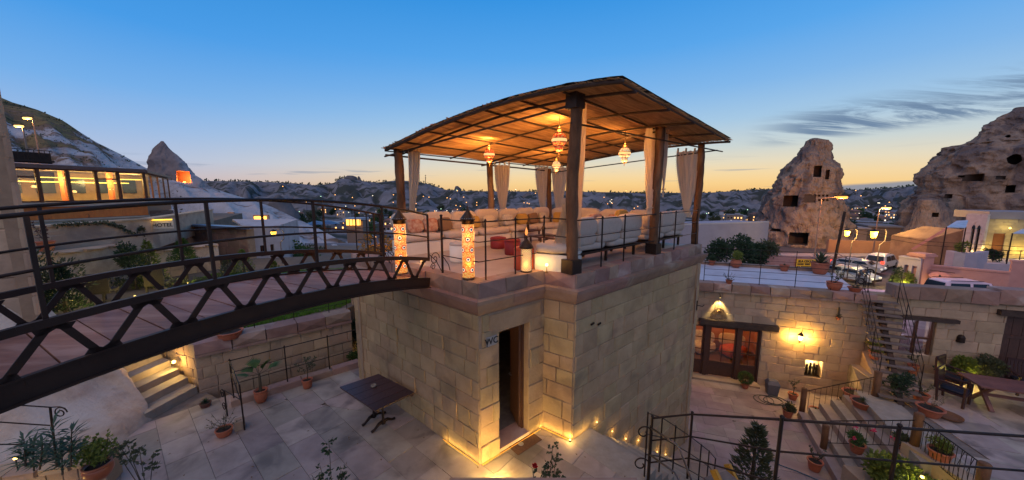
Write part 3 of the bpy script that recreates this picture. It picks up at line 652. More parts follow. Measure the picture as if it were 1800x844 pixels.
for lab, p in (('thick black gatepost right of the footbridge landing', g0), ('thick black gatepost left of the footbridge landing', Vector((*(N0 + bp * BW - bd * .25).xy, 3.31)))):
    t = thing('gatepost', lab, 'gatepost', p); mb = MB(); mb.tube([p, p + Vector((0, 0, 1.06))], .022, 8); mb.build('post', IRON, t); mb = MB(); mb.lathe(p + Vector((0, 0, 1.06)), [(.024, 0), (.03, .01), (.02, .03), (0, .035)], 10); mb.build('cap', IRON, t)
    mb = MB(); d = -bd; mb.tube([p + Vector((0, 0, .33)), p + d * .18 + Vector((0, 0, .12)), p + d * .22], .008, 5); mb.build('brace', IRON, t)
gl = Vector((*(N0 + bp * BW - bd * .25).xy, 3.31)); gl2 = Lf - outn(K, Lf) * .12 - nAL * .1 + Vector((0, 0, 3.325))
railing('roof_railing', 'black railing left of the footbridge landing running to the left roof corner', 'railing', [gl, lerp(gl, gl2, .5), gl2], 1.0, 3, .009, .012)
pts = [gl2 + (Vector((K.x, K.y, 0)) - Vector((Lf.x, Lf.y, 0))) * s for s in (0, .2, .4, .6, .8, .98)]
railing('roof_railing', 'black railing behind the back sofas of the roof lounge', 'railing', pts, .9, 3, .009, .012)
# ================================================================ PERGOLA
PL = [Vector((-3.0, 9.25, RZ)), Vector((-.7, 11.2, RZ)), Vector((1.4, 13.0, RZ))]
PR = [Vector((*(C - nCR * .16 + e1 * .06).xy, 3.32)), Vector((*(C + e1 * 3.2 - nCR * .16).xy, 3.32)), Vector((*(Rr - e1 * .12 - nCR * .16).xy, 3.32))]
per = thing('pergola', 'open pergola of rough timber posts with an arched reed roof over the lounge', 'pergola', PR[0])
FLp = Vector((-3.31, 9.11, 5.91)); FRp = Vector((1.65, 5.37, 6.46)); RRp = Vector((5.96, 9.55, 6.20)); RLp = Vector((1.62, 13.3, 5.78))
pxl = [(676, 264), (715, 246), (750, 229), (800, 209), (850, 191), (900, 176), (950, 164), (1000, 154), (1040, 148), (1070, 144), (1095, 142)]
profF = []
for x, y in pxl:
    q = V(x, y, FLp, FRp); f = (q - FLp).xy.length / (FRp - FLp).xy.length; profF.append((f, q.z - lerp(FLp.z, FRp.z, f)))
def bulge(f):
    f = max(0, min(1, f))
    for (a, za), (b, zb) in zip(profF, profF[1:]):
        if a <= f <= b: t = (f - a) / max(1e-6, b - a); return za + (zb - za) * t
    return profF[-1][1] if f > .5 else profF[0][1]
def roof(f, g, dz=0, sag=0):
    p = lerp(lerp(FLp, FRp, f), lerp(RLp, RRp, f), g); p = Vector(p); p.z += bulge(f) * lerp(1, .55, g) + dz + sag; return p
# reed mat: every cane is a ridge of the sheet
NC, NG = 290, 26; mb = MB(); rr = random.Random(9); vs = []
for i in range(NC):
    e0, e9 = rr.uniform(-.02, .012), rr.uniform(-.012, .02)
    for k, dx in enumerate((0, .5, 1)):
        f = (i + dx) / NC
        for j in range(NG + 1):
            g = e0 + (1 + e9 - e0) * j / NG; gg_ = j / NG
            sag = -.035 * abs(sin(gg_ * pi * 3)) * (.6 + .4 * noise.noise(Vector((f * 6, gg_ * 4, 0)))) + .02 * noise.noise(Vector((f * 9, gg_ * 7, 3)))
            h = (-.012 if k == 1 else 0) - .004 * rr.random()
            vs.append(roof(f, g, .035 + h, sag))
m3 = NG + 1
mb.add(vs, [(c_ * m3 + j, (c_ + 1) * m3 + j, (c_ + 1) * m3 + j + 1, c_ * m3 + j + 1) for i in range(NC) for c_ in (3 * i, 3 * i + 1) for j in range(NG)])
rm = mb.build('reed_mat', REED, per); rm['kind'] = 'stuff'
mb = MB()      # top layer, a little thickness
vs = [roof(i / 60, j / 20, .075 + .012 * noise.noise(Vector((i * .4, j * .5, 1)))) for i in range(61) for j in range(21)]
mb.add(vs, [(i * 21 + j, (i + 1) * 21 + j, (i + 1) * 21 + j + 1, i * 21 + j + 1) for i in range(60) for j in range(20)]); mb.build('roof_cover', pm('reed_top', (.10, .08, .06), (.06, .05, .04), 10, .95, .6), per)
mb = MB()      # loose cane ends along the eaves
for k in range(700):
    sd = k % 4; t_ = rr.random()
    if sd == 0: p = roof(1, t_, .03); d = Vector((.8, -.6, -.15)) * rr.uniform(.01, .05)
    elif sd == 1: p = roof(t_, 1, .03); d = Vector((.75, .65, -.1)) * rr.uniform(.01, .07)
    else: p = roof(t_, 0, .03); d = Vector((-.75, -.65, -.1)) * rr.uniform(.01, .045)
    mb.tube([p - d, p + d], .004, 3, cap=False)
o = mb.build('cane_end', REED, per); o['kind'] = 'stuff'
# arched ribs across, straight purlins along
for g, rad, dz in ((.004, .038, -.0), (.075, .026, -.05), (.30, .022, -.05), (.52, .026, -.05), (.75, .022, -.05), (.985, .03, -.03)):
    mb = MB(); mb.tube([roof(i / 24, g, dz) for i in range(25)], rad, 8); mb.build('roof_rib', BEAMW, per, smooth=True)
for f in (.0, .13, .27, .41, .55, .69, .83, .995):
    mb = MB(); mb.tube([roof(f, -.0 + 1.0 * i / 10, -.02) for i in range(11)], .02 if 0 < f < .99 else .016, 6); mb.build('purlin', BEAMW, per, smooth=True)
TIN = pm('tin_flashing', (.5, .46, .4), None, 4, .4, .1, metal=.5)
# straight tie beams between post heads
def head(p, z): return Vector((p.x, p.y, z))
zl, zr = 5.74, 6.12
mb = MB(); mb.tube([head(PR[2], 6.02) + e1 * .9 - nCR * -.25, head(PR[0], 6.02) - e1 * .1], .018, 6); mb.build('curtain_pole', IRON, per)
mb = MB(); mb.tube([lerp(head(PL[2], 5.55), head(PR[2], 5.95), t) for t in (-.06, 1.08)], .018, 6); mb.build('curtain_pole', IRON, per)
mb = MB(); mb.tube([head(PL[0], 5.78) - e1 * .35, head(PL[2], 5.62) + e1 * .2], .025, 6); mb.build('tie_beam', BEAMW, per)
mb = MB(); mb.tube([head(PL[0], 5.80) + Vector((-.5, .36, .0)), head(PR[0], 6.35)], .022, 6); mb.build('tie_beam', BEAMW, per)
mb = MB(); mb.tube([head(PL[1], 5.72) + Vector((-.3, .2, -.03)), head(PR[1], 6.25)], .022, 6); mb.build('tie_beam', BEAMW, per)
def post(p, ztop, r, seed):
    mb = MB(); rr_ = random.Random(seed); n_ = 26; m_ = 12; vs = []
    for i in range(n_ + 1):
        z = lerp(p.z, ztop, i / n_)
        for k in range(m_):
            a = 2 * pi * k / m_; q = max(abs(cos(a)), abs(sin(a))); R_ = r * (.86 / q ** .55) * (1 + .16 * noise.fractal(Vector((cos(a) * 1.3 + seed * 9, sin(a) * 1.3, z * 3.2)), 1, 2, 4))
            vs.append((p.x + R_ * cos(a + .7) + .02 * sin(z * 2.1 + seed), p.y + R_ * sin(a + .7), z))
    mb.add(vs, [(i * m_ + k, i * m_ + (k + 1) % m_, (i + 1) * m_ + (k + 1) % m_, (i + 1) * m_ + k) for i in range(n_) for k in range(m_)] + [tuple(range(m_ - 1, -1, -1)), tuple(n_ * m_ + k for k in range(m_))])
    return mb.build('post', WOODP, per, smooth=True)
for i, (p, z, r) in enumerate(((PR[0], 6.50, .115), (PR[1], 6.34, .115), (PR[2], 6.16, .10), (PL[0], 5.95, .125), (PL[1], 5.78, .105), (PL[2], 5.72, .10))): post(p, z, r, i + 1)
for p, z in ((PR[0], 3.32), (PR[1], 3.32)):
    mb = MB(); mb.box((p.x, p.y, z + .13), (.27, .27, .26), .7); mb.build('post_shoe', IRON2, per)
mb = MB(); mb.box((PR[0].x, PR[0].y, 6.40), (.24, .24, .26), .7); mb.build('post_cap', BEAMW, per)
# ---- curtains
def curtain(label, a, b, z0, ztie, ztail, tie, w_tie, folds=9, amp=.05, tail=.3, fringe=False, seed=0, tieoff=None):
    """a, b: top ends; gathered at point tie (xy), tail hanging below"""
    a, b = Vector(a), Vector(b); d = (b - a); dn = d.normalized(); nn_ = Vector((dn.y, -dn.x, 0)); t_ = thing('curtain', label, 'curtain', (tie[0], tie[1], ztail)); mb = MB(); NU, NV = folds * 6, 34; vs = []
    T = Vector((tie[0], tie[1], ztie)); rr_ = random.Random(seed); ph = [rr_.uniform(0, 6) for _ in range(4)]
    for j in range(NV + 1):
        v = j / NV; vt = (z0 - ztie) / (z0 - ztail)
        if v <= vt: k = (v / vt); k = k * k * (1.6 - .6 * k); wv = None
        else: k = 1
        z = lerp(z0, ztail, v)
        for i in range(NU + 1):
            u = i / NU; top = a + d * u; gth = T + dn * ((u - .5) * w_tie)
            if v <= vt: p = lerp(top, gth, k)
            else:
                x = (v - vt) / max(1e-5, 1 - vt); p = T + dn * ((u - .5) * lerp(w_tie, tail, min(1, x * 1.6)))
            am = amp * (.35 + .65 * sin(pi * min(1, v * 1.1 + .12))) * (1 if v <= vt else .8)
            u2 = u + .05 * sin(u * 7 + ph[3]) + .035 * noise.noise(Vector((u * 5, v * 3, seed))); off = sin(u2 * folds * 2 * pi + ph[0] + 1.1 * sin(v * 4 + ph[1])) * am * (.6 + .8 * abs(noise.noise(Vector((u * 3, v * 2, seed + 9))))) + .4 * am * sin(u * folds * 4.3 * pi + ph[2] + v * 3)
            p = p + nn_ * off; p.z = z - (.03 * abs(sin(u * pi * 4)) if j == 0 else 0) + .006 * sin(v * 90 + u * 40) * (1 if v > .1 else 0)
            vs.append(p)
    mb.add(vs, [(j * (NU + 1) + i, j * (NU + 1) + i + 1, (j + 1) * (NU + 1) + i + 1, (j + 1) * (NU + 1) + i) for j in range(NV) for i in range(NU)])
    mb.build('drape', CURT, t_, smooth=True)
    if ztie > ztail + .05:
        mb = MB(); mb.tube([T + dn * (w_tie * .6 * cos(x)) + nn_ * (.05 * sin(x)) for x in [2 * pi * q / 12 for q in range(13)]], .014, 5, cap=False); mb.build('tie_band', CURT, t_, smooth=True)
    for u in (.04, .34, .66, .96):
        p = a + d * u; mb = MB(); mb.beam(p + Vector((0, 0, -.02)), p + Vector((0, 0, .09)), .05, .006, up=nn_); mb.build('tab', CURT, t_)
    if fringe:
        mb = MB()
        for j in range(0, NV + 1):
            p = Vector(vs[j * (NU + 1)]); mb.leaf(p, -dn, Vector((0, 0, 1)), .05, .035)
        mb.build('fringe', CURT, t_)
    return t_
Yp = lambda px, py, p: P(px, py, p.y)
def two(px0, px1, py, ref, dref):       # two points on the vertical plane through ref along dref
    return V(px0, py, ref, ref + dref), V(px1, py, ref, ref + dref)
ac = Vector((.8, -.6, 0))
def cz(px, py, ref, d=None): return V(px, py, ref, ref + (d or e1)).z
a, b = two(717, 738, 264, PL[0] + ac * .12 - e1 * .02, e1 + ac * .4); curtain('cream curtain gathered against the front left post of the pergola', a, b, a.z, cz(722, 380, PL[0]), cz(722, 432, PL[0]), V(723, 380, PL[0], PL[0] + ac).xy, .1, 4, .045, .3, seed=1)
for x0, x1, xt, lab, ps, tl in ((869, 896, 884, 'cream curtain tied beside the back middle post of the pergola', PL[1], 412), (941, 963, 955, 'cream curtain left of the thin back corner post', PL[2], 400), (970, 997, 982, 'cream curtain right of the thin back corner post', PL[2], 400)):
    a, b = two(x0, x1, 289 if ps is PL[1] else 293, ps + Vector((0, -.15, 0)), Vector((1, .15, 0))); tt = V(xt, 375, ps, ps + Vector((1, 0, 0)))
    curtain(lab, a, b, a.z, cz(xt, 378, ps, Vector((1, 0, 0))), cz(xt, tl, ps, Vector((1, 0, 0))), tt.xy, .13, 5, .05, .34, True, seed=x0)
a, b = two(1020, 1031, 180, PR[0] + e1 * .2 + nCR * -.1, e1 + ac * .2); curtain('narrow bunch of cream curtain behind the front right post', a, b, a.z, 4.0, 3.75, (a + (b - a) * .3).xy, .09, 3, .035, .14, seed=5)
a = Vector((*(PR[0] - ac * .16 + e1 * .1).xy, 4.62)); b = a - ac * .12
curtain('pale curtain swept over the sofa corner left of the front right post', a, b, 4.62, 3.95, 3.62, (PR[0] - ac * .33 + e1 * .12).xy, .22, 4, .06, .42, seed=6)
a, b = two(1137, 1164, 223, PR[1] - nCR * .15, e1); curtain('long cream curtain hanging left of the middle right post', a, b, a.z, 4.45, 4.28, V(1141, 372, PR[1], Rr).xy, .22, 6, .05, .28, True, seed=7)
a, b = two(1166, 1176, 232, PR[1] + e1 * .15, e1); curtain('thin cream curtain hanging right of the middle right post', a, b, a.z, 4.9, 4.7, V(1166, 330, PR[1], Rr).xy, .07, 3, .03, .08, seed=8)
cdir = (PR[2] - PL[2]); cdir.z = 0; cref = Vector((*PR[2].xy, 0)) - cdir.normalized() * .1; a, b = two(1190, 1238, 266, cref, cdir); curtain('broad cream curtain with scalloped edge left of the far right post', a, b, a.z, V(1207, 370, cref, cref + cdir).z, V(1207, 382, cref, cref + cdir).z, V(1207, 370, cref, cref + cdir).xy, .16, 6, .06, .3, True, seed=9)
# ---- mosaic hanging lamps
def mosaic(name, cs, st, sc_=60):
    m = bpy.data.materials.new(name); m.use_nodes = True; nt = m.node_tree; L = nt.links.new; b = nt.nodes['Principled BSDF']
    tc = nn(nt, 'ShaderNodeTexCoord'); v = nn(nt, 'ShaderNodeTexVoronoi'); L(tc.outputs['Object'], v.inputs[0]); v.inputs['Scale'].default_value = sc_
    wn = nn(nt, 'ShaderNodeSeparateColor'); L(v.outputs['Color'], wn.inputs[0]); r = nn(nt, 'ShaderNodeValToRGB'); r.color_ramp.interpolation = 'CONSTANT'; e = r.color_ramp.elements
    while len(e) < len(cs): e.new(.5)
    for k, c in enumerate(cs): e[k].position = k / len(cs); e[k].color = (*c, 1)
    L(wn.outputs[0], r.inputs[0]); L(r.outputs[0], b.inputs['Base Color']); L(r.outputs[0], b.inputs['Emission Color']); b.inputs['Emission Strength'].default_value = st; b.inputs['Roughness'].default_value = .2
    m.cycles.emission_sampling = 'NONE'; MT[name] = m; return m
MRED = mosaic('mosaic_red', [(1, .07, .015), (1, .30, .08), (.8, .03, .01), (1, .4, .14)], .42, 45); MWHT = mosaic('mosaic_white', [(1, .75, .4), (1, .9, .65), (.9, .6, .3), (.5, .35, .2)], .45, 45)
GLOW = emit('glass_glow', (1, .58, .22), 1.15); BRASS = pm('brass', (.28, .16, .07), (.16, .09, .05), 20, .4, .3, metal=.85)
def hanging(px, py, D, rad, top, label, mat, power):
    rad *= .86; c = P(px, py, D); t_ = thing('hanging_lamp', label, 'lamp', c); s = rad
    mb = MB(); mb.tube([c + Vector((0, 0, s * 1.7)), Vector((c.x, c.y, top))], .006, 5); mb.build('chain', IRON, t_)
    mb = MB(); mb.lathe(c + Vector((0, 0, s * .95)), [(s * .62, 0), (s * .55, s * .1), (s * .3, s * .35), (s * .18, s * .5), (s * .2, s * .6), (s * .08, s * .75), (0, s * .8)], 16); mb.build('cap', BRASS, t_, smooth=True)
    mb = MB(); mb.lathe(c, [(s * .55, -s * .72), (s * .85, -s * .45), (s * .97, -s * .22)], 20); mb.lathe(c, [(s * .97, s * .25), (s * .85, s * .6), (s * .55, s * .93)], 20); mb.build('mosaic_globe', mat, t_, smooth=True)
    mb = MB(); mb.lathe(c, [(s * .98, -s * .2), (s * 1.02, 0), (s * .98, s * .23)], 20); mb.build('lit_band', GLOW, t_, smooth=True)
    mb = MB(); mb.lathe(c, [(s * 1.0, -s * .26), (s * 1.05, -s * .22), (s * 1.0, -s * .18)], 20); mb.lathe(c, [(s * 1.0, s * .2), (s * 1.05, s * .24), (s * 1.0, s * .28)], 20); mb.lathe(c, [(s * .5, -s * .8), (s * .58, -s * .72), (s * .5, -s * .66)], 20); mb.build('brass_ring', BRASS, t_, smooth=True)
    mb = MB(); mb.lathe(c, [(s * .2, -s * 1.45), (s * .5, -s * 1.25), (s * .56, -s * 1.0), (s * .46, -s * .78)], 16); mb.build('lower_bowl', mat, t_, smooth=True)
    mb = MB(); mb.lathe(c, [(0, -s * 2.2), (s * .06, -s * 2.0), (s * .04, -s * 1.85), (s * .14, -s * 1.7), (s * .22, -s * 1.45)], 12); mb.build('finial', BRASS, t_, smooth=True)
    plight('hanging', c + Vector((0, 0, s * 1.3)) if False else c + Vector((.0, -.0, -s * 2.5)), power * 2.6, AMBER, .06); plight('hanging', c + Vector((0, 0, s * 2.0)), power * 1.3, AMBER, .06)
hanging(860, 272, 9.0, .16, 5.95, 'red and gold mosaic lamp hanging at the left under the reed roof', MRED, 22)
hanging(983, 247, 7.6, .19, 6.5, 'largest red mosaic lamp hanging under the middle of the reed roof', MRED, 24)
hanging(978, 291, 10.6, .15, 6.0, 'small clear mosaic lamp hanging low behind the largest red one', MWHT, 12)
hanging(1098, 270, 8.6, .165, 6.3, 'white mosaic lamp hanging between the two right posts', MWHT, 14)
# ---- standing cylinder mosaic lamps with evil-eye discs
AMB = mosaic('amber_mosaic', [(1, .33, .05), (1, .5, .12), (.95, .2, .03), (1, .58, .17)], .62, 75)
HOT = emit('amber_hot', (1, .6, .18), 3.2)
EYES = [emit('eye_red', (.55, .03, .01), .6), emit('eye_white', (1, .75, .4), 1.0), emit('eye_blue', (.01, .14, .3), .35), emit('eye_dark', (.0, .02, .05), .1)]
DOME = pm('pierced_metal', (.085, .05, .03), (.035, .022, .015), 60, .35, .4, 90, metal=.8)
def tube_lamp(px, py, h, rad, label, seed):
    c = G(px, py, 3.34); t_ = thing('floor_lamp', label, 'lamp', c); rr_ = random.Random(seed); n_ = 32
    mb = MB(); mb.lathe(c, [(rad * 1.03, 0), (rad * 1.05, .012), (rad * .98, .03)], n_); mb.build('base', BRASS, t_)
    mb = MB(); mb.lathe(c, [(rad, .03), (rad, h * .82)], n_); mb.build('mosaic_cylinder', AMB, t_, smooth=True)
    mb = MB(); mb.lathe(c + Vector((0, 0, h * .82)), [(rad * 1.02, 0), (rad * 1.02, .06), (rad * 1.25, .065), (rad * 1.2, .09), (rad * .85, .14), (rad * .45, .20), (rad * .2, .235), (rad * .22, .25), (rad * .12, .28), (rad * .05, .31), (0, .36)], 20); mb.build('pierced_dome', DOME, t_, smooth=True)
    mb = MB()
    for k in range(20): a = 2 * pi * k / 20; p = c + Vector((cos(a) * rad * 1.12, sin(a) * rad * 1.12, h * .82 + .095)); mb.lathe(p, [(.006, -.006), (.008, 0), (.006, .006)], 5)
    mb.build('bead', STEELG, t_)
    cam_a = atan2(-c.y, -c.x); rows = [(.14, (-.95, .62)), (.3, (-.03,)), (.44, (-1.0, .62)), (.6, (-.05,)), (.74, (-.95, .55)), (.14, (2.5,)), (.3, (1.9, -2.2)), (.6, (1.9, -2.2, 3.1)), (.44, (2.4,)), (.74, (2.4,))]
    for fz, angs in rows:
        for a_ in angs:
            a = cam_a + a_
            for rad_, m_, dd in ((.046, EYES[0], .0015), (.032, EYES[1], .003), (.021, EYES[2], .0045), (.009, EYES[3], .006)):
                mb = MB(); vs = [c + Vector((cos(a) * (rad + dd), sin(a) * (rad + dd), h * fz))]
                for q in (.33, .66, 1.0):
                    for k in range(16):
                        th = 2 * pi * k / 16; rj = q * rad_ * (1 + (.16 * (k % 2) if m_ is EYES[0] and q == 1 else 0)); aa = a + cos(th) * rj / rad; vs.append(c + Vector((cos(aa) * (rad + dd), sin(aa) * (rad + dd), h * fz + sin(th) * rj)))
                mb.add(vs, [(0, 1 + k, 1 + (k + 1) % 16) for k in range(16)] + [(1 + r_ * 16 + k, 17 + r_ * 16 + k, 17 + r_ * 16 + (k + 1) % 16, 1 + r_ * 16 + (k + 1) % 16) for r_ in (0, 1) for k in range(16)]); mb.build('eye_disc', m_, t_)
    for fz in (.22, .66):
        a = cam_a
        plight('tube', c + Vector((cos(a) * (rad + .07), sin(a) * (rad + .07), h * fz)), 1.5, AMBER, .06)
        a = cam_a + 2.2; plight('tube', c + Vector((cos(a) * (rad + .09), sin(a) * (rad + .09), h * fz)), 2.0, AMBER, .06)
tube_lamp(824, 489, 1.15, .105, 'tall glowing orange mosaic cylinder lamp with blue eye discs at the parapet corner', 1)
tube_lamp(706, 481, 1.12, .105, 'tall glowing orange mosaic cylinder lamp at the left of the footbridge landing', 2)
# ---- pierced lantern near the front post
c = G(925, 477, 3.33); t_ = thing('pierced_lantern', 'white lattice candle lantern with domed metal lid on the parapet', 'lantern', c); rad = .105
mb = MB(); mb.lathe(c + Vector((0, 0, .02)), [(rad * .86, 0), (rad * .86, .42)], 20); mb.build('glowing_liner', emit('liner_glow', (1, .58, .2), 1.15), t_, smooth=True)
mb = MB(); mb.lathe(c + Vector((0, 0, .10)), [(rad * .45, -.06), (rad * .5, 0), (rad * .4, .07), (0, .1)], 10)
mb = MB()
for k in range(20):
    for sg in (1, -1): mb.tube([c + Vector((cos(2 * pi * k / 20 + sg * q * .5) * rad, sin(2 * pi * k / 20 + sg * q * .5) * rad, .02 + .42 * q / 6)) for q in range(7)], .0042, 4, cap=False)
mb.build('lattice', pm('pale_lattice', (.5, .4, .3)), t_)
mb = MB(); mb.lathe(c, [(rad * 1.06, 0), (rad * 1.06, .02)], 20); mb.lathe(c + Vector((0, 0, .44)), [(rad * 1.05, 0), (rad * 1.3, .01), (rad * 1.25, .04), (rad * .8, .12), (rad * .3, .17), (rad * .2, .19), (rad * .26, .21), (rad * .1, .25)], 20); mb.build('lid', DOME, t_, smooth=True)
mb = MB(); mb.lathe(c + Vector((0, 0, .69)), [(.012, 0), (.03, .04), (.022, .09), (0, .16)], 10); mb.build('flame_finial', emit('flame', (1, .35, .08), 1.0), t_, smooth=True)
plight('lantern', c + Vector((-.02, -.16, .14)), 1.6, WARM, .05); plight('lantern', c + Vector((.2, .06, .16)), 1.6, WARM, .05)
# ---- sofas
def sofa(label, p, q, n, back=True, rng=1, base=True, legs=False, group=None, pillows=0):
    """p->q along the back line, n pointing to the front"""
    p, q = Vector((p[0], p[1], RZ)), Vector((q[0], q[1], RZ)); d = (q - p); L_ = d.length; d.normalize(); n = Vector(n).normalized(); t_ = thing('sofa', label, 'sofa', p, 0, group); rz = atan2(d.y, d.x); rr_ = random.Random(rng)
    mid = (p + q) / 2
    if base: mb = MB(); c = mid + n * .42; mb.box((c.x, c.y, RZ + .15), (L_ - .02, .72, .30), rz); mb.build('base', BASEW, t_)
    if legs:
        mb = MB(); c = mid + n * .42; mb.box((c.x, c.y, RZ + .26), (L_, .74, .05), rz); mb.build('frame', IRON, t_)
        for u in (.08, .5, .92):
            for w_ in (.1, .72): mb = MB(); c = p + d * (L_ * u) + n * w_; mb.box((c.x, c.y, RZ + .12), (.05, .05, .24), rz); mb.build('leg', IRON, t_)
    k = max(1, round(L_ / 1.15))
    for i in range(k):
        c = p + d * (L_ * (i + .5) / k) + n * .42; mb = MB(); mb.cushion((c.x, c.y, RZ + .39), (L_ / k - .01, .8, .2), rz, puff=.3); mb.build('seat_cushion', CUSH, t_, smooth=True)
    if back:
        k = max(1, round(L_ / .85))
        for i in range(k):
            c = p + d * (L_ * (i + .5) / k) + n * .12; mb = MB(); mb.cushion((c.x, c.y, RZ + .55), (L_ / k - .01, .24, .26), rz, 0, puff=.5); mb.build('back_roll', CUSH, t_, smooth=True)
            mb = MB(); mb.cushion((c.x - n.x * .02, c.y - n.y * .02, RZ + .80 + rr_.uniform(-.015, .015)), (L_ / k + .02, .22, .42), rz + rr_.uniform(-.04, .04), 0, puff=.55); mb.build('back_cushion', CUSH, t_, smooth=True)
    return t_
inw = -nCR
sofa('cream sofa seen from behind between the front and middle right posts', C + e1 * .25 + inw * .38, C + e1 * 3.05 + inw * .38, inw, legs=True, base=False, rng=2)
sofa('cream sofa seen from behind between the middle and far right posts', C + e1 * 3.3 + inw * .38, C + e1 * 5.5 + inw * .38, inw, legs=True, base=False, rng=3)
la = Lf - outn(K, Lf) * .38 + e1 * .35; lb_ = la + (K - Lf).normalized() * 6.3; nL = -outn(K, Lf)
sofa('long cream corner sofa along the left side of the roof lounge', la + e1 * .5, lerp(la, lb_, .62), nL, rng=4)
sofa('cream sofa at the far end of the left side of the roof lounge', lerp(la, lb_, .63), lb_, nL, rng=5)
kb_ = K - e1 * .5; rb_ = Rr - e1 * .5
sofa('cream sofa across the back of the roof lounge', lerp(kb_, rb_, .12), lerp(kb_, rb_, .82), -e1, rng=6)
# sofa end with white box base near the front right post
e_ = G(968, 474, 3.3); mb = MB(); t_ = thing('day_bed', 'white boxed day bed end glowing yellow beside the front right post', 'day bed', e_)
pa, pb = G(940, 476, 3.3), G(1000, 482, 3.3); dd = (pb - pa); dd.z = 0; dn = dd.normalized(); bk = Vector((-dn.y, dn.x, 0)); mb.box(((pa + pb) / 2 + bk * .42 + dn * .02) + Vector((0, 0, .17)), (dd.length + .05, .8, .34), atan2(dn.y, dn.x)); mb.build('base', BASEW, t_)
mb = MB(); mb.cushion((pa + pb) / 2 + bk * .42 + Vector((0, 0, .44)), (dd.length + .1, .86, .2), atan2(dn.y, dn.x), puff=.3); mb.build('seat_cushion', CUSH, t_, smooth=True)
sp_ = lerp(pa, pb, .38) - bk * .05 + Vector((0, 0, .15)); t2 = thing('candle_light', 'round candle light glowing against the white day bed end', 'candle', sp_); mb = MB(); mb.lathe(sp_, [(0, -.03), (.025, -.02), (.032, 0), (.025, .02), (0, .03)], 12); mb.build('glass_ball', BULB, t2, smooth=True)
mb = MB(); mb.lathe(sp_ - Vector((0, 0, .13)), [(.03, -.02), (.03, 0), (.006, .01), (.006, .1)], 8); mb.build('stand', BRASS, t2); plight('candle', sp_ - bk * .08, 1.5, YEL, .04)
# low light under the left sofa end, poufs, tables
def pouf(px, py, rad, h, mat, label, z=RZ):
    c = G(px, py, z); t_ = thing('pouf', label, 'pouf', c); mb = MB(); mb.lathe(c, [(rad * .96, 0), (rad, .03), (rad, h - .05)], 22); mb.build('side', mat, t_, smooth=True)
    mb = MB(); mb.lathe(c, [(rad, h - .05), (rad * 1.02, h - .03), (rad * .95, h), (rad * .5, h + .02), (0, h + .025)], 22); mb.build('seat_top', CUSH if mat is BASEW else mat, t_, smooth=True); return t_
pouf(809, 459, .23, .42, BASEW, 'round cream pouf behind the tall corner lamp')
pouf(901, 447, .2, .38, DARKRED, 'dark red round pouf in the middle of the lounge floor')
pouf(921, 473, .2, .44, REDPOUF, 'orange red drum pouf behind the lattice lantern')
pouf(876, 436, .22, .3, DARKRED, 'low dark red pouf in front of the back sofa')
def table(px, py, w_, d_, h, label, rz=.7):
    c = G(px, py, RZ); t_ = thing('low_table', label, 'table', c); mb = MB(); mb.box(c + Vector((0, 0, h)), (w_, d_, .04), rz); mb.build('table_top', BROWN, t_)
    for i in (-1, 1):
        for j in (-1, 1): mb = MB(); q = c + Vector((cos(rz) * i * w_ * .43 - sin(rz) * j * d_ * .43, sin(rz) * i * w_ * .43 + cos(rz) * j * d_ * .43, h / 2)); mb.box(q, (.04, .04, h), rz); mb.build('leg', BROWN, t_)
    return c + Vector((0, 0, h + .02))
for px, py, lab in ((955, 436, 'low dark wooden table left of the swept curtain'), (985, 440, 'low dark wooden table nearest the front right post'), (928, 424, 'low dark wooden table before the back sofa')):
    tp = table(px, py, .7, .45, .34, lab)
    ln = thing('table_lantern', 'small dark metal lantern standing on the ' + {955: 'table left of the swept curtain', 985: 'table nearest the front right post', 928: 'table before the back sofa'}[px], 'lantern', tp); mb = MB(); mb.lathe(tp, [(.05, 0), (.045, .02), (.045, .17), (.07, .18), (.02, .27), (.02, .3), (0, .33)], 8); mb.build('body', DOME, ln)
# scatter pillows
PIL = [fabric('pillow_cream', (.55, .45, .33), 0), fabric('pillow_mustard', (.42, .25, .06), 0), fabric('pillow_brown', (.2, .12, .07), 0), pm('pillow_pattern', (.35, .10, .05), (.55, .40, .28), 9, .9, .1), pm('pillow_grey', (.32, .28, .27), (.55, .5, .44), 14, .9, .1)]
def pillow(p, rz, m, label, tilt=-.25, s=.42):
    t_ = thing('pillow', label, 'pillow', p); mb = MB(); mb.cushion(Vector(p), (s, .15, s * .9), rz, tilt, 8, .5); mb.build('cover', PIL[m], t_, smooth=True)
def onso(p, q, n, u, fwd=.34, z=.66): c = lerp(Vector(p), Vector(q), u) + Vector(n).normalized() * fwd; return Vector((c.x, c.y, RZ + z))
rzL = atan2((K - Lf).y, (K - Lf).x); plab = ['rust patterned pillow nearest the near end of the left sofa', 'second rust patterned pillow on the left sofa', 'brown pillow beside the rust patterned pillows', 'mustard pillow left of the middle post on the left sofa', 'cream pillow right of the mustard one on the left sofa', 'grey patterned pillow behind the lattice lantern', 'mustard pillow at the back end of the left sofa', 'brown pillow in the far left corner of the lounge', 'pale pillow in the far left corner of the lounge']
for i, (u, m) in enumerate(((.16, 3), (.23, 3), (.30, 2), (.45, 1), (.54, 0), (.66, 4), (.76, 1), (.84, 2), (.92, 0))): pillow(onso(la, lb_, nL, u), rzL + .1 * (i % 3 - 1), m, plab[i])
rzK = atan2((rb_ - kb_).y, (rb_ - kb_).x)
for i, (u, m, lb2) in enumerate(((.2, 1, 'mustard pillow at the left of the back sofa'), (.32, 4, 'striped pillow near the left of the back sofa'), (.44, 0, 'cream pillow in the middle of the back sofa'), (.58, 3, 'rust pillow near the right of the back sofa'), (.7, 1, 'mustard pillow at the right of the back sofa'))): pillow(onso(kb_, rb_, -e1, u), rzK + pi, m, lb2, .25)
pr = C + e1 * 2.2 + inw * .5
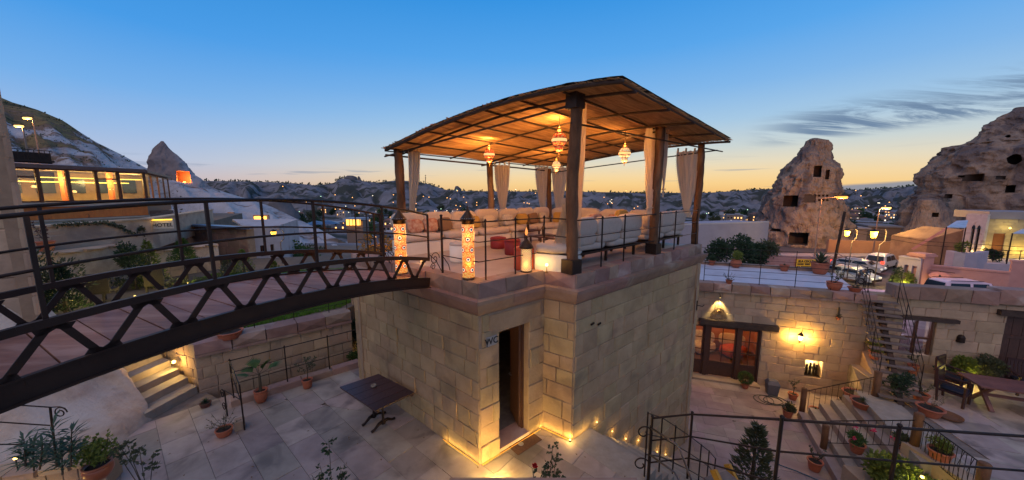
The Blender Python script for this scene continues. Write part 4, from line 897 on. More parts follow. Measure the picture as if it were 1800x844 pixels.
pillow(Vector((*(C + e1 * 2.45 + inw * .62).xy, RZ + .93)), atan2(e1.y, e1.x), 1, 'mustard pillow peeping over the back of the right sofa', 0); pillow(Vector((*(C + e1 * 1.4 + inw * .62).xy, RZ + .86)), atan2(e1.y, e1.x), 3, 'dark red pillow just showing over the right sofa back', 0)
# coloured glow on the left box base: small floor candle
c = G(742, 462, 3.31); t_ = thing('tea_light', 'small candle cup glowing on the floor before the left sofa end', 'candle', c); mb = MB(); mb.lathe(c, [(.03, 0), (.035, .05)], 10); mb.build('cup', GLOW, t_); plight('tea', c + Vector((0, -.03, .12)), 1.6, WARM, .04)
# ================================================================ PLANTS
def crown(mb, c, rad, n, l, w_, r, clumps=7, hang=0, flat=0):
    c = Vector(c); rad = Vector(rad); cl = [(Vector((v.x * rad.x, v.y * rad.y, v.z * rad.z)) * .75, r.uniform(.35, .6)) for v in (rv(r) for _ in range(clumps))]
    for i in range(int(n * 1.6)):
        o, s = r.choice(cl); v = rv(r); p = c + o + Vector((v.x * rad.x, v.y * rad.y, v.z * rad.z)) * s
        d = (v + Vector((0, 0, .35 - hang)) + rv(r) * .6); mb.leaf(p, d, rv(r), l * r.uniform(.6, 1.3), w_ * r.uniform(.7, 1.2))
def bush(name, label, cat, base, rad, n, l, w_, mat, seed, trunk=.0, group=None, clumps=8):
    r = random.Random(seed); base = Vector(base); t = thing(name, label, cat, base, 0, group); c = base + Vector((0, 0, trunk + rad[2] * .9))
    mb = MB(); h = trunk + rad[2] * .6; mb.tube([base - Vector((0, 0, .1)), base + Vector((r.uniform(-.05, .05), 0, h * .5)), base + Vector((0, r.uniform(-.05, .05), h))], [max(.02, rad[0] * .07), max(.015, rad[0] * .05), .01], 6)
    for k in range(5): v = rv(r); mb.tube([base + Vector((0, 0, h * .6)), c + Vector((v.x * rad[0], v.y * rad[1], v.z * rad[2])) * .6], [max(.012, rad[0] * .03), .006], 4)
    mb.build('trunk', STEM, t); mb = MB(); crown(mb, c, rad, n, l, w_, r, clumps); mb.build('crown', mat, t); return t
def conifer(label, base, h, rad, mat, seed, n=900, l=.09, trunk=.1, group=None, name='conifer'):
    r = random.Random(seed); base = Vector(base); t = thing(name, label, 'conifer', base, 0, group)
    mb = MB(); mb.tube([base, base + Vector((0, 0, h * .9))], [rad * .12 + .01, .006], 6); mb.build('trunk', STEM, t)
    mb = MB()
    for i in range(n):
        q = r.random() ** 1.3; z = trunk + (h - trunk) * q; a = r.uniform(0, 2 * pi); rr_ = rad * (1 - q) ** .8 * sqrt(r.random()) * (1 + .25 * sin(a * 3 + z * 9))
        mb.leaf(base + Vector((cos(a) * rr_, sin(a) * rr_, z)), Vector((cos(a), sin(a), r.uniform(.1, 1.4))), rv(r), l * r.uniform(.6, 1.3), l * .3)
    mb.build('crown', mat, t); return t
def pot_mesh(t, c, rt, rb, h, mat=TERRA, rim=True, belly=0):
    c = Vector(c); mb = MB(); pr_ = [(rb, 0)]
    for k in range(1, 8): q = k / 8; pr_.append((lerp(rb, rt, q ** .8) + belly * sin(pi * q), h * q * .93))
    pr_ += [(rt, h * .86), (rt * 1.09, h * .88), (rt * 1.1, h * .99), (rt * 1.04, h), (rt * .93, h * .99), (rt * .9, h * .8)]
    mb.lathe(c, pr_, 24); mb.build('pot', mat, t, smooth=True); mb = MB(); mb.lathe(c, [(0, h * .84), (rt * .9, h * .83)], 16); mb.build('soil', SOIL, t)
def pot_plant(label, c, rt, h, kind, seed, rb=None, belly=0, mat=LEAF, size=1.0, group=None, potmat=TERRA):
    r = random.Random(seed); c = Vector(c); t = thing('potted_plant', label, 'potted plant', c, 0, group); pot_mesh(t, c, rt, rb or rt * .68, h, potmat, belly=belly); top = c + Vector((0, 0, h * .85)); mb = MB(); st = MB()
    if kind == 'bushy': st.tube([top, top + Vector((0, 0, .12 * size))], .012, 5); crown(mb, top + Vector((0, 0, .2 * size)), (.24 * size, .24 * size, .2 * size), int(420 * size), .07, .035, r, 9)
    elif kind == 'ball':
        for i in range(2200): v = rv(r).normalized() * r.uniform(.75, 1.05); mb.leaf(top + Vector((0, 0, .24 * size)) + v * .27 * size, v + rv(r) * .3, rv(r), .055, .014)
        st.tube([top, top + Vector((0, 0, .15))], .02, 5)
    elif kind == 'stems':
        for k in range(6):
            a = r.uniform(0, 6.28); tip = top + Vector((cos(a) * .2, sin(a) * .2, r.uniform(.3, .55))) * size; mid = lerp(top, tip, .5) + Vector((cos(a), sin(a), 0)) * .03; st.tube([top, mid, tip], [.007, .005, .003], 4)
            for i in range(14): q = r.uniform(.25, 1); mb.leaf(lerp(top, tip, q), rv(r) + Vector((0, 0, .3)), rv(r), .065 * size, .035 * size)
    elif kind == 'palm':
        hh = .42 * size
        st.tube([top, top + Vector((.01, 0, hh * .5)), top + Vector((0, .01, hh))], [.035, .03, .022], 8)
        for k, (a, el) in enumerate(((-.1, .9), (2.9, .15), (2.5, .55), (.8, .3), (4.3, .35))):
            o = top + Vector((0, 0, hh)); d = Vector((cos(a) * cos(el), sin(a) * cos(el), sin(el))); hub = o + d * .18; st.tube([o, hub], .006, 4); sd_ = d.cross(Vector((0, 0, 1))).normalized(); up_ = sd_.cross(d)
            for j in range(-6, 7): q = j * .11; mb.leaf(hub, d * cos(q) + sd_ * sin(q) + up_ * .05, up_, .33 * (1 - .03 * abs(j)), .045)
    elif kind == 'agave':
        for k in range(26):
            a = k * 2.4; el = .2 + .045 * k; mb.leaf(top, Vector((cos(a) * cos(el), sin(a) * cos(el), sin(el))), Vector((0, 0, 1)), .26 * size, .05 * size)
    elif kind == 'sprig':
        for k in range(16):
            a = r.uniform(0, 6.28); tip = top + Vector((cos(a) * .2, sin(a) * .2, r.uniform(.05, .32))) * size; st.tube([top, tip], .003, 3)
            for i in range(8): mb.leaf(lerp(top, tip, r.uniform(.3, 1)), rv(r), rv(r), .045, .014)
    elif kind == 'tree':
        tip = top + Vector((0, 0, .5)) * size; st.tube([top, top + Vector((.03, .01, .25)) * size, tip], [.013, .01, .006], 5)
        for k in range(9):
            a = r.uniform(0, 6.28); b_ = lerp(top, tip, r.uniform(.4, 1)); e = b_ + Vector((cos(a) * .22, sin(a) * .22, r.uniform(.0, .25))) * size; st.tube([b_, e], .005, 4)
            for i in range(13): mb.leaf(lerp(b_, e, r.uniform(.2, 1.05)), rv(r), rv(r), .06 * size, .032 * size)
    elif kind == 'cactus':
        for k in range(5): a = r.uniform(0, 6); o = Vector((cos(a), sin(a), 0)) * r.uniform(0, rt * .5); st.tube([top + o, top + o * 1.1 + Vector((0, 0, r.uniform(.15, .4)))], .02, 6)
        crown(mb, top + Vector((0, 0, .1)), (.12, .12, .1), 60, .05, .02, r)
    if st.v: st.build('stem', STEM, t)
    if mb.v: mb.build('foliage', mat, t)
    return t
pot_plant('young fan palm in a tall bulging terracotta pot by the low railing', G(460, 706, 0), .125, .30, 'palm', 1, .085, .02, LEAF, 1.0)
pot_plant('thin leafed shrub in a plain terracotta pot between the palm and the tower', G(541, 681, 0), .115, .22, 'tree', 2, .09, 0, LEAFO, .95)
pot_plant('narrow leafed plant in a wide orange bowl at the corner of the terrace', G(395, 765, 0), .135, .15, 'sprig', 3, .10, .01, LEAFO, 1.4)
pot_plant('small dark pot with a round succulent at the foot of the step wall', G(362, 716, -.02), .10, .12, 'agave', 4, .08, 0, LEAFD, .5, potmat=pm('brown_pot', (.14, .06, .045)))
# ---- foreground planter wall with oleander and the big pot (bottom left)
f0, f1 = G(-60, 845, .55), G(150, 800, .62)
pw = thing('planter_wall', 'low rubble planter wall with pale coping at the bottom left', 'wall', f1); fa = Vector((f0.x, f0.y, 0)); fb = Vector((f1.x, f1.y, 0)) + (Vector((f1.x, f1.y, 0)) - fa).normalized() * .22; fn = Vector((.3, -.95, 0)).normalized()
fd = (fb - fa).normalized(); fn = Vector((fd.y, -fd.x, 0)); mb = MB(); core(mb, fa, fb, -.2, .42, fn, .3); mb.build('wall_core', MORTAR, pw); masonry(pw, fa, fb, 0, .42, fn, .21, .3, seed=41, mat=STONE2, irregular=.3)
for k in range(4): c = lerp(fa, fb, (k + .5) / 4); block('coping_stone', pw, STONE2, (c.x - fn.x * .13, c.y - fn.y * .13, .475), fd, fn, (0, 0, 1), (fb - fa).length / 4 - .012, .36, .10)
bigc = Vector((*G(173, 826, .52).xy, .53))
r = random.Random(5); t = thing('potted_plant', 'large glossy terracotta pot with a lime green rose bush on the planter wall', 'potted plant', bigc); GLZ = pm('glazed_terracotta', (.40, .115, .045), (.33, .085, .035), 4, .28, .12, 20, spec=.6, c3=(.36, .17, .10), s3=4, t3=(.6, .8)); pot_mesh(t, bigc - Vector((0, 0, .14)), .155, .10, .24, GLZ, belly=.035)
mb = MB(); st = MB(); tp = bigc + Vector((0, 0, .08))
for k, (dx, dy, dz) in enumerate(((-.14, 0, .34), (-.03, .05, .42), (.06, -.02, .36), (.17, 0, .50), (.22, .03, .42), (-.18, .03, .2), (.02, -.06, .2), (.24, 0, .33))):
    dx *= 1.45; tip = tp + Vector((dx, dy, dz)); mid = lerp(tp, tip, .5) + Vector((dx * .15, 0, -.03)); st.tube([tp, mid, tip], [.008, .006, .003], 5)
    for i in range(26 if dx < .1 else 14): q = r.uniform(.3, 1.05); p = lerp(mid, tip, r.random()) if q > .5 else lerp(tp, mid, .9); p = p + rv(r) * .065; mb.leaf(p, rv(r) + Vector((0, 0, .1)), rv(r), .055, .042)
for k in range(300): mb.leaf(tp + Vector((.0, 0, .22)) + Vector((r.uniform(-.24, .22), r.uniform(-.12, .12), r.uniform(-.14, .2))), rv(r), rv(r), .065, .05)
st.build('stem', STEM, t); mb.build('foliage', LEAFY, t)
def rosebush(label, base, tips, seed, mat=LEAFD, flower=None, nl=10, ls=.045):
    r = random.Random(seed); base = Vector(base); t = thing('rose_bush', label, 'rose bush', base); st = MB(); mb = MB()
    for tip in tips:
        tip = Vector(tip); mid = lerp(base, tip, .55) + rv(r) * .04; st.tube([base, mid, tip], [.006, .0045, .0025], 5)
        for i in range(nl):
            q = r.uniform(.15, 1); p = lerp(mid, tip, q); d = rv(r); d.z = abs(d.z) * .5; e = p + d.normalized() * .06; st.tube([p, e], .0015, 3)
            for j in range(5): mb.leaf(lerp(p, e, .3 + .17 * j), rv(r) + d, rv(r), ls, ls * .62)
    st.build('stem', STEM, t); mb.build('foliage', mat, t)
    if flower:
        mb = MB(); f = Vector(flower)
        for k in range(26): v = rv(r); v.z = abs(v.z); mb.leaf(f, v.normalized() + Vector((0, 0, .2)), rv(r), .042, .036)
        mb.build('flower', ROSE, t)
    return t
rosebush('bare-stemmed shrub with dark whorled leaves right of the big terracotta pot', G(262, 880, .3), [P(190, 770, 3.9), P(205, 775, 3.95), P(222, 778, 3.9), P(245, 790, 3.9), P(270, 795, 3.9)], 8, LEAFO, None, 9, .05)
rosebush('leafy rose shoot rising into view at the bottom, left of the doorway', P(590, 930, 3.6), [P(578, 772, 3.6), P(562, 818, 3.6), P(600, 822, 3.65), P(548, 835, 3.55), P(605, 838, 3.6)], 9, LEAFD, None, 10, .045)
rosebush('rose shoots with one red bloom at the bottom below the floor mat', P(955, 930, 3.5), [P(972, 782, 3.5), P(978, 800, 3.55), P(935, 822, 3.5), P(962, 815, 3.5), P(985, 830, 3.5), P(950, 838, 3.45)], 10, LEAFD, P(940, 820, 3.45), 11, .042)
# oleander behind the planter wall
t = thing('oleander', 'oleander with long narrow leaves behind the planter wall', 'shrub', G(80, 830, .3)); r = random.Random(12); mb = MB(); st = MB()
for (px, py, hx, hy) in ((45, 800, 42, 772), (100, 800, 92, 745), (125, 800, 126, 755), (70, 805, 75, 782), (60, 808, 58, 778), (110, 815, 108, 785)):
    a, b_ = P(px, py + 20, 4.3 + r.uniform(-.1, .3)), P(hx, hy, 4.35 + r.uniform(-.1, .3)); st.tube([a, b_], [.012, .006], 5)
    for k in range(60): q = r.uniform(.1, 1); ang = k * 2.4; d = Vector((cos(ang), sin(ang), r.uniform(.0, .7))); mb.leaf(lerp(a, b_, q), d, Vector((0, 0, 1)), r.uniform(.14, .26), .03)
st.build('stem', STEM, t); mb.build('foliage', leafmat('oleander_leaf', (.045, .095, .06), (.07, .12, .08)), t)
q0 = Vector((*G(96, 838, .2).xy, .2)); tt = thing('scroll_railing', 'black iron railing with one curled end beside the oleander at the left', 'railing', q0)
a = P(88, 716, 5.0); b_ = Vector((a.x + .05, a.y - .1, .2)); mb = MB(); mb.tube([a, b_], .016, 6); mb.build('post', IRON, tt)
rt = Vector((1, .1, 0)).normalized()
for py, dz in ((716, 0), (748, 0), (782, 0)):
    p = P(88, py, 4.98); e = P(-120, py - 14 if py < 780 else py - 2, 4.6); mb = MB(); mb.tube([p, e], .010, 5); mb.build('rail', IRON, tt)
mb = MB(); mb.tube([a, a + rt * .13], .009, 5); scroll(mb, a + rt * .13 - Vector((0, 0, .1)), .10, -Vector((0, 0, 1)).cross(rt) * 0 + rt, turns=1.5, r=.009); mb.tube([a + rt * .13, a + rt * .2 - Vector((0, 0, .03)), a + rt * .23 - Vector((0, 0, .1))], .009, 5); mb.build('scroll', IRON, tt)
for px, py in ((27, 806),):
    p = P(px, py, 4.6); tt = thing('garden_spotlight', 'small yellow garden light glowing at the left edge near the oleander', 'spotlight', p); mb = MB(); mb.lathe(p, [(0, -.02), (.02, -.01), (.022, .01), (0, .02)], 10); mb.build('lens', BULBS, tt); mb = MB(); mb.tube([p - Vector((0, 0, .02)), p - Vector((0, 0, .2))], .008, 5); mb.build('spike', IRON, tt); plight('garden', p + Vector((.05, -.05, .06)), .8, YEL)
plight('planter_glow', fa + fn * .25 + Vector((.9, -.02, .1)), 4, YEL, .05)
p = fa + fn * .28 + Vector((.9, 0, .0)); tt = thing('floor_spotlight', 'floor light hidden at the foot of the planter wall', 'spotlight', p); mb = MB(); mb.lathe(p, [(.04, 0), (.04, .02), (.02, .03)], 12); mb.build('lens', BULBS, tt)
# ---- table with cast iron feet on the lower terrace
tz = .74; cr = [G(597, 680, tz), G(665, 657, tz), G(729, 690, tz), G(660, 722, tz)]
a, b_, c, d = cr; ctr = (a + b_ + c + d) / 4; tt = thing('bistro_table', 'square dark plank table on two cast iron feet beside the tower wall', 'table', Vector((ctr.x, ctr.y, 0)))
TW = pm('table_plank', (.085, .038, .035), (.045, .022, .022), 4, .42, .5, 14, rand=.15, stretch=(6, 6, 1), spec=.45, dist=.004)
for k in range(5):
    x0, x1 = k / 5 + .004, (k + 1) / 5 - .004; q = [lerp(a, d, x0), lerp(a, d, x1), lerp(b_, c, x1), lerp(b_, c, x0)]; mb = MB(); mb.hexa([p - Vector((0, 0, .028)) for p in q], q); mb.build('plank', TW, tt)
mb = MB(); 
for p, q in ((a, d), (b_, c)): o = (ctr - (p + q) / 2) * .12 - Vector((0, 0, .045)); mb.beam(p + o, q + o, .05, .03)
mb.build('batten', TW, tt)
for sgn in (-1, 1):
    ax = (c + d - a - b_).normalized(); ft = Vector((ctr.x, ctr.y, 0)) + ax * (.17 * sgn); ft.z = 0; sd_ = Vector((-ax.y, ax.x, 0))
    mb = MB(); mb.lathe(ft, [(.05, .06), (.06, .1), (.03, .14), (.022, .2), (.03, .3), (.02, .34), (.02, .62), (.035, .68), (.06, .70)], 12); mb.build('column', IRON, tt, smooth=True)
    for s2 in (-1, 1):
        mb = MB(); mb.tube([ft + Vector((0, 0, .11)), ft + sd_ * (s2 * .1) + Vector((0, 0, .10)), ft + sd_ * (s2 * .2) + Vector((0, 0, .035)), ft + sd_ * (s2 * .27) + Vector((0, 0, .02))], [.04, .032, .024, .028], 8); mb.build('foot', IRON, tt, smooth=True)
mb = MB(); p = Vector((ctr.x, ctr.y, .6)); mb.tube([p - ax * .17, p + ax * .17], .01, 5); mb.build('cross_bar', IRON, tt)
p = G(657, 680, tz); o = MB().lathe(p, [(.04, .002), (.058, .02), (.056, .045), (.045, .05), (.03, .03), (0, .028)], 16).build('ashtray', pm('ashtray_stone', (.33, .27, .20)), None, smooth=True); tag(o, 'round stone ashtray on the bistro table', 'ashtray')
# ================================================================ GARDEN SIDE, MIDDLE DISTANCE
LW = [G(40, 560, 1.15), G(120, 527, 1.15), G(255, 493, 1.15), G(345, 478, 1.15)]
gw = thing('garden_wall', 'long plastered garden wall with shrubs in front, under the glazed restaurant', 'wall', LW[2])
lw0, lw1, lw2 = Vector((-15.5, 9.2, 0)), Vector((-15.45, 13.6, 0)), Vector((-14.2, 16.3, 0))
mb = MB(); core(mb, lw0, lw1, 1.0, 2.72, outn(lw0, lw1), .5); core(mb, lw1, lw2, 1.0, 2.3, outn(lw1, lw2), .4); mb.build('wall', PLAS, gw)
for a, b_, z in ((lw0, lw1, 2.76), (lw1, lw2, 2.34)):
    n_ = 6
    for k in range(n_): c = lerp(a, b_, (k + .5) / n_) - outn(a, b_) * .2; block('coping_stone', gw, STONE2, (c.x, c.y, z), b_ - a, outn(a, b_), (0, 0, 1), (b_ - a).length / n_ - .015, .6, .1)
masonry(gw, lw1 + (lw2 - lw1) * .02, lw2, 1.15, 1.75, outn(lw1, lw2), .28, .4, seed=51, mat=STONE2)
uw = [Vector((-16.35, 7.6, 0)), Vector((-16.3, 14.2, 0)), Vector((-16.15, 15.2, 0)), Vector((-21, 24, 0))]; t = thing('terrace_wall', 'cream rendered upper wall with patchy stone below the orange timber band', 'wall', uw[1])
CREAM0 = pm('patchy_render', (.50, .38, .27), (.38, .28, .20), 1.4, .9, .5, 9, c3=(.27, .20, .15), s3=.8, t3=(.48, .66), world=True, dist=.04)
for a, b_ in zip(uw, uw[1:]): mb = MB(); core(mb, a, b_, 2.3, 3.62, outn(a, b_), .4); mb.build('wall', CREAM0, t); mb = MB(); core(mb, a + outn(a, b_) * .06, b_ + outn(a, b_) * .06, 3.623, 3.69, outn(a, b_), .5); mb.build('coping', STONE2, t)
masonry(t, uw[0] + Vector((0, 2.2, 0)), uw[0] + Vector((.02, 4.8, 0)), 2.95, 3.45, outn(uw[0], uw[1]), .25, .42, seed=52, mat=STONE2, irregular=.4)
# terrace behind the wall carrying the restaurant
mb = MB(); mb.prism([(-15.9, 8.5), (-15.8, 13.9), (-18.4, 17.5), (-30, 38), (-60, 40), (-60, 20), (-40, 5)], -3.9, 2.6); o = mb.build('garden_terrace', pm('trodden_earth', (.20, .15, .11), (.13, .10, .075), 2, .95, .7, 12, world=True)); tag(o, kind='structure')
f0_, f1_, f2_ = Vector((-28.3, 20, 0)), Vector((-26.7, 25.1, 0)), Vector((-34.3, 34.5, 0)); fm1 = f0_ - (f1_ - f0_) * 1.2
rs = thing('restaurant', 'long glazed restaurant lit yellow inside above an orange timber band', 'building', f1_); nR = outn(f0_, f1_); nR2 = outn(f1_, f2_); zt0, zb_ = 6.42, 4.26
FRAME = pm('window_wood', (.13, .045, .02), (.08, .03, .015), 6, .5, .3, 20); RIDGE = pm('roof_tin', (.16, .09, .075), (.10, .06, .05), 4, .5, .3); ORANGE = pm('orange_timber', (.70, .20, .04), (.52, .13, .028), 3, .5, .3, 12, c3=(.25, .07, .02), s3=4, t3=(.62, .75), stretch=(1, 1, .5)); CREAM = pm('cream_render', (.55, .43, .32), (.44, .34, .25), 2, .9, .4, 10, c3=(.36, .26, .2), s3=.9, t3=(.5, .75), world=True)
def wallq(p, q, z0, z1, n, th, name, mat, parent): mb = MB(); core(mb, p, q, z0, z1, n, th); return mb.build(name, mat, parent)
wallq(fm1, f1_ + nR * 0, 2.4, 3.2, nR, .4, 'stone_base', CREAM, rs); wallq(f1_, f2_, 2.4, 3.2, nR2, .4, 'stone_base', CREAM, rs)
for k in range(26):
    a, b_ = lerp(fm1, f1_, k / 26), lerp(fm1, f1_, (k + 1) / 26); mb = MB(); core(mb, a + (b_ - a) * .015, b_, 3.22, 3.98, nR, .12); mb.build('timber_board', ORANGE, rs)
wallq(f1_, f2_, 3.22, 3.98, nR2, .12, 'timber_band', BROWN, rs)
mb = MB(); core(mb, fm1 + nR * .12, f1_ + nR * .12, 3.98, 4.24, nR, .5); core(mb, f1_, f2_, 3.98, 4.24, nR2, .3); core(mb, fm1 + nR * .08, f1_ + nR * .08, 3.1, 3.2, nR, .3); mb.build('sill_band', CREAM, rs)
mb = MB(); core(mb, fm1 + nR * .25, f1_ + nR * .25 + (f1_ - f0_).normalized() * .1, 6.28, 6.5, nR, .5); core(mb, f1_ + nR2 * .25, f2_ + nR2 * .25, 6.28, 6.46, nR2, .5); mb.build('eaves', RIDGE, rs)
cin = Vector((-38, 18, 0)); mb = MB(); mb.add([(*(fm1 + nR * .2).xy, 6.5), (*(f1_ + nR * .2).xy, 6.5), (*f2_.xy, 6.47), (-46, 34, 7.4), (-44, 12, 7.4)], [(0, 1, 2, 3, 4)]); mb.build('roof', RIDGE, rs)
mb = MB(); mb.add([(*fm1.xy, 6.3), (*f1_.xy, 6.3), (*f2_.xy, 6.3), (-42, 34, 6.3), (-40, 12, 6.3)], [(0, 1, 2, 3, 4)]); mb.build('ceiling', pm('ceiling_cream', (.6, .48, .3), None, 3, .9, .1), rs)
mb = MB(); mb.add([(*fm1.xy, 4.25), (*f1_.xy, 4.25), (*f2_.xy, 4.25), (-42, 34, 4.25), (-40, 12, 4.25)], [(0, 1, 2, 3, 4)]); mb.build('floor', BROWN, rs)
bk0, bk1 = fm1 - nR * 5.5, lerp(f1_, f2_, .62) - nR2 * .4 - nR * .8
mb = MB(); core(mb, bk0, bk1, 4.25, 6.3, nR, .2); mb.build('back_wall', pm('inner_wall', (.62, .42, .20), (.48, .32, .15), 1.5, .8, .2), rs)
GLS = glass('window_glass', (.9, .92, .9), .14)
xs_ = [(20, 26), (62, 75), (113, 128), (166, 175), (205, 213), (246, 256)]
ups = [V((a + b_) / 2, 325, f0_, f1_) for a, b_ in xs_]; pts_ = [fm1, *[Vector((u.x, u.y, 0)) for u in ups]]; pts_[-1] = f1_
lft = [fm1 + (pts_[1] - fm1) * t for t in (0, .2, .4, .6, .8)]; pts_ = lft + pts_[1:]
def win(p, q, n, z0, z1, transom=None, parent=rs):
    d = (q - p).normalized(); L_ = (q - p).length; mb = MB()
    for a, b_ in (((0, z0), (L_, z0)), ((0, z1), (L_, z1)), ((.04, z0), (.04, z1)), ((L_ - .04, z0), (L_ - .04, z1))) + (((( 0, transom), (L_, transom)),) if transom else ()):
        A_ = p + d * a[0]; B_ = p + d * b_[0]; A_ = Vector((A_.x, A_.y, a[1])); B_ = Vector((B_.x, B_.y, b_[1])); mb.beam(A_, B_, .09, .09, up=n)
    fr = mb.build('window', FRAME, parent); mb = MB(); g = .0; mb.quad(*[Vector((x.x, x.y, z)) - n * .02 for x, z in ((p + d * .05, z0), (q - d * .05, z0), (q - d * .05, z1), (p + d * .05, z1))]); mb.build('pane', GLS, fr); return fr
for i, (p, q) in enumerate(zip(pts_, pts_[1:])): win(p, q, nR, 4.3, 6.24, 5.75 if i in (5, 8) else None)
for p in pts_:
    mb = MB(); mb.beam(Vector((p.x, p.y, 4.24)) + nR * .03, Vector((p.x, p.y, 6.28)) + nR * .03, .16 if p in (pts_[7], pts_[-1]) else .1, .13, up=nR); mb.build('mullion', FRAME, rs)
for k in range(4): p, q = lerp(f1_, f2_, k / 4), lerp(f1_, f2_, (k + 1) / 4); win(p, q, nR2, 4.3, 6.22)
LINE = emit('led_line', (1, .70, .10), 3.0)
mb = MB()
for o_ in (1.6, 3.6): a, b_ = fm1 - nR * o_, f1_ - nR * o_ * .8 + (f1_ - f0_).normalized() * .5; mb.beam(Vector((a.x, a.y, 5.98 - .12 * o_)), Vector((b_.x, b_.y, 5.98 - .12 * o_)), .05, .05)
mb.build('ceiling_led', LINE, rs)
for k in range(5): p = lerp(fm1, f1_, .18 + .19 * k) - nR * 2.4; mb = MB(); mb.box((p.x, p.y, 5.25), (.22, .22, 2.0), .3); mb.build('column', ORANGE, rs)
r = random.Random(2)
for k in range(7):
    p = lerp(fm1, f1_, .1 + .14 * k) - nR * r.uniform(1.2, 4); mb = MB(); mb.lathe((p.x, p.y, 5.0 + r.uniform(-.2, .5)), [(.0, -.1), (.1, -.07), (.13, 0), (.08, .07), (0, .1)], 10); mb.build('pendant_lamp', GLOW, rs)
for t_ in (.1, .3, .5, .7, .88): p = lerp(fm1, f1_, t_) - nR * 2; plight('dining', (p.x, p.y, 5.7), 210, (1, .66, .24), .15)
for t_ in (.1, .35): p = lerp(f1_, f2_, t_) - nR2 * 1.2; plight('dining', (p.x, p.y, 5.7), 180, (1, .66, .24), .15)
for k in range(9):   # inner window frames on the back wall
    p = lerp(bk0, bk1, .08 + .1 * k) + nR * .12; q = p + (bk1 - bk0).normalized() * .9; mb = MB(); core(mb, p, q, 4.8, 5.9, nR, .05); mb.build('inner_window', pm('dim_pane', (.10, .13, .12), None, 2, .2, 0) if k == 0 else MT['dim_pane'], rs)
# vine
t = thing('climbing_vine', 'thin green vine trailing along the wall under the orange timber band', 'vine', V(150, 395, f0_, f1_)); r = random.Random(8); mb = MB(); st = MB(); vp = [V(x, y, uw[0] + Vector((.08, 0, 0)), uw[1] + Vector((.08, 0, 0))) for x, y in ((95, 396), (120, 394), (150, 393), (185, 392), (205, 396), (222, 404), (240, 415), (245, 400), (252, 404), (254, 425))]; st.tube(vp, .012, 4); st.build('stem', STEM, t)
for k in range(520): i = r.randrange(len(vp) - 1); mb.leaf(lerp(vp[i], vp[i + 1], r.random()) + rv(r) * .07, rv(r), rv(r), .09, .065)
mb.build('foliage', LEAFO, t)
pot_plant('red-leaved plant in a terracotta pot on the ledge of the garden wall', P(83, 441, 10.9), .19, .32, 'stems', 17, .15, 0, leafmat('purple_leaf', (.12, .05, .045), (.08, .04, .04)), 1.3)
# hotel sign and brown balcony
c = P(286, 393.5, 15.6); hs = thing('hotel_sign', 'small white sign with upright letters HOTEL under a yellow strip light', 'sign', c); rt = Vector((.75, -.66, 0)).normalized(); rt = Vector((.86, .5, 0)).normalized(); nn2 = Vector((rt.y, -rt.x, 0)); WHITEP = pm('sign_white', (.65, .6, .52), None, 4, .6, .1)
mb = MB(); mb.beam(c - rt * .36, c + rt * .36, .05, .44); mb.build('panel', WHITEP, hs)
text('lettering', 'HOTEL', .225, INK, hs, facing(c + nn2 * .035 + Vector((0, 0, -.06)), rt), bold=.003)
mb = MB(); mb.beam(c - rt * .35 + nn2 * .07 + Vector((0, 0, .19)), c + rt * .35 + nn2 * .07 + Vector((0, 0, .19)), .03, .045); mb.build('strip_light', emit('sign_yellow', (1, .62, .05), 2.0), hs); plight('sign', c + nn2 * .3 + Vector((0, 0, .25)), 1.5, YEL, .1)
c = P(285, 377, 25.4); bb = thing('balcony_panel', 'dark brown slatted balcony panel right of the orange timber band', 'balcony', c)
for k in range(6): mb = MB(); z = c.z - .25 + .1 * k; mb.beam(Vector((c.x, c.y, z)) - rt * .65, Vector((c.x, c.y, z)) + rt * .65, .04, .085); mb.build('slat', BROWN, bb)
# balcony and lamps above the restaurant roof
c = P(48, 272, 24); bb = thing('roof_balcony', 'dark balcony with balusters above the restaurant roof at the left', 'balcony', c); d = (f1_ - f0_).normalized(); mb = MB(); mb.beam(c - d * 2 + Vector((0, 0, .35)), c + d * 1.1 + Vector((0, 0, .35)), .06, .05); mb.beam(c - d * 2 - Vector((0, 0, .4)), c + d * 1.1 - Vector((0, 0, .4)), .3, .12); mb.build('rail', IRON2, bb)
for k in range(14): p = c - d * 2 + d * (k * .23); mb = MB(); mb.beam(p - Vector((0, 0, .38)), p + Vector((0, 0, .34)), .03, .03); mb.build('baluster', IRON2, bb)
mb = MB(); mb.hexa([c - d * 2 - nR * 1.5 + Vector((0, 0, -1.6)), c + d * 1.1 - nR * 1.5 + Vector((0, 0, -1.6)), c + d * 1.1 - nR * .2 + Vector((0, 0, -1.6)), c - d * 2 - nR * .2 + Vector((0, 0, -1.6))], [c - d * 2 - nR * 1.5 + Vector((0, 0, .2)), c + d * 1.1 - nR * 1.5 + Vector((0, 0, .2)), c + d * 1.1 - nR * .2 + Vector((0, 0, .2)), c - d * 2 - nR * .2 + Vector((0, 0, .2))]); mb.build('box', IRON2, bb)
SLAMP = emit('sodium', (1, .56, .16), 2.6)
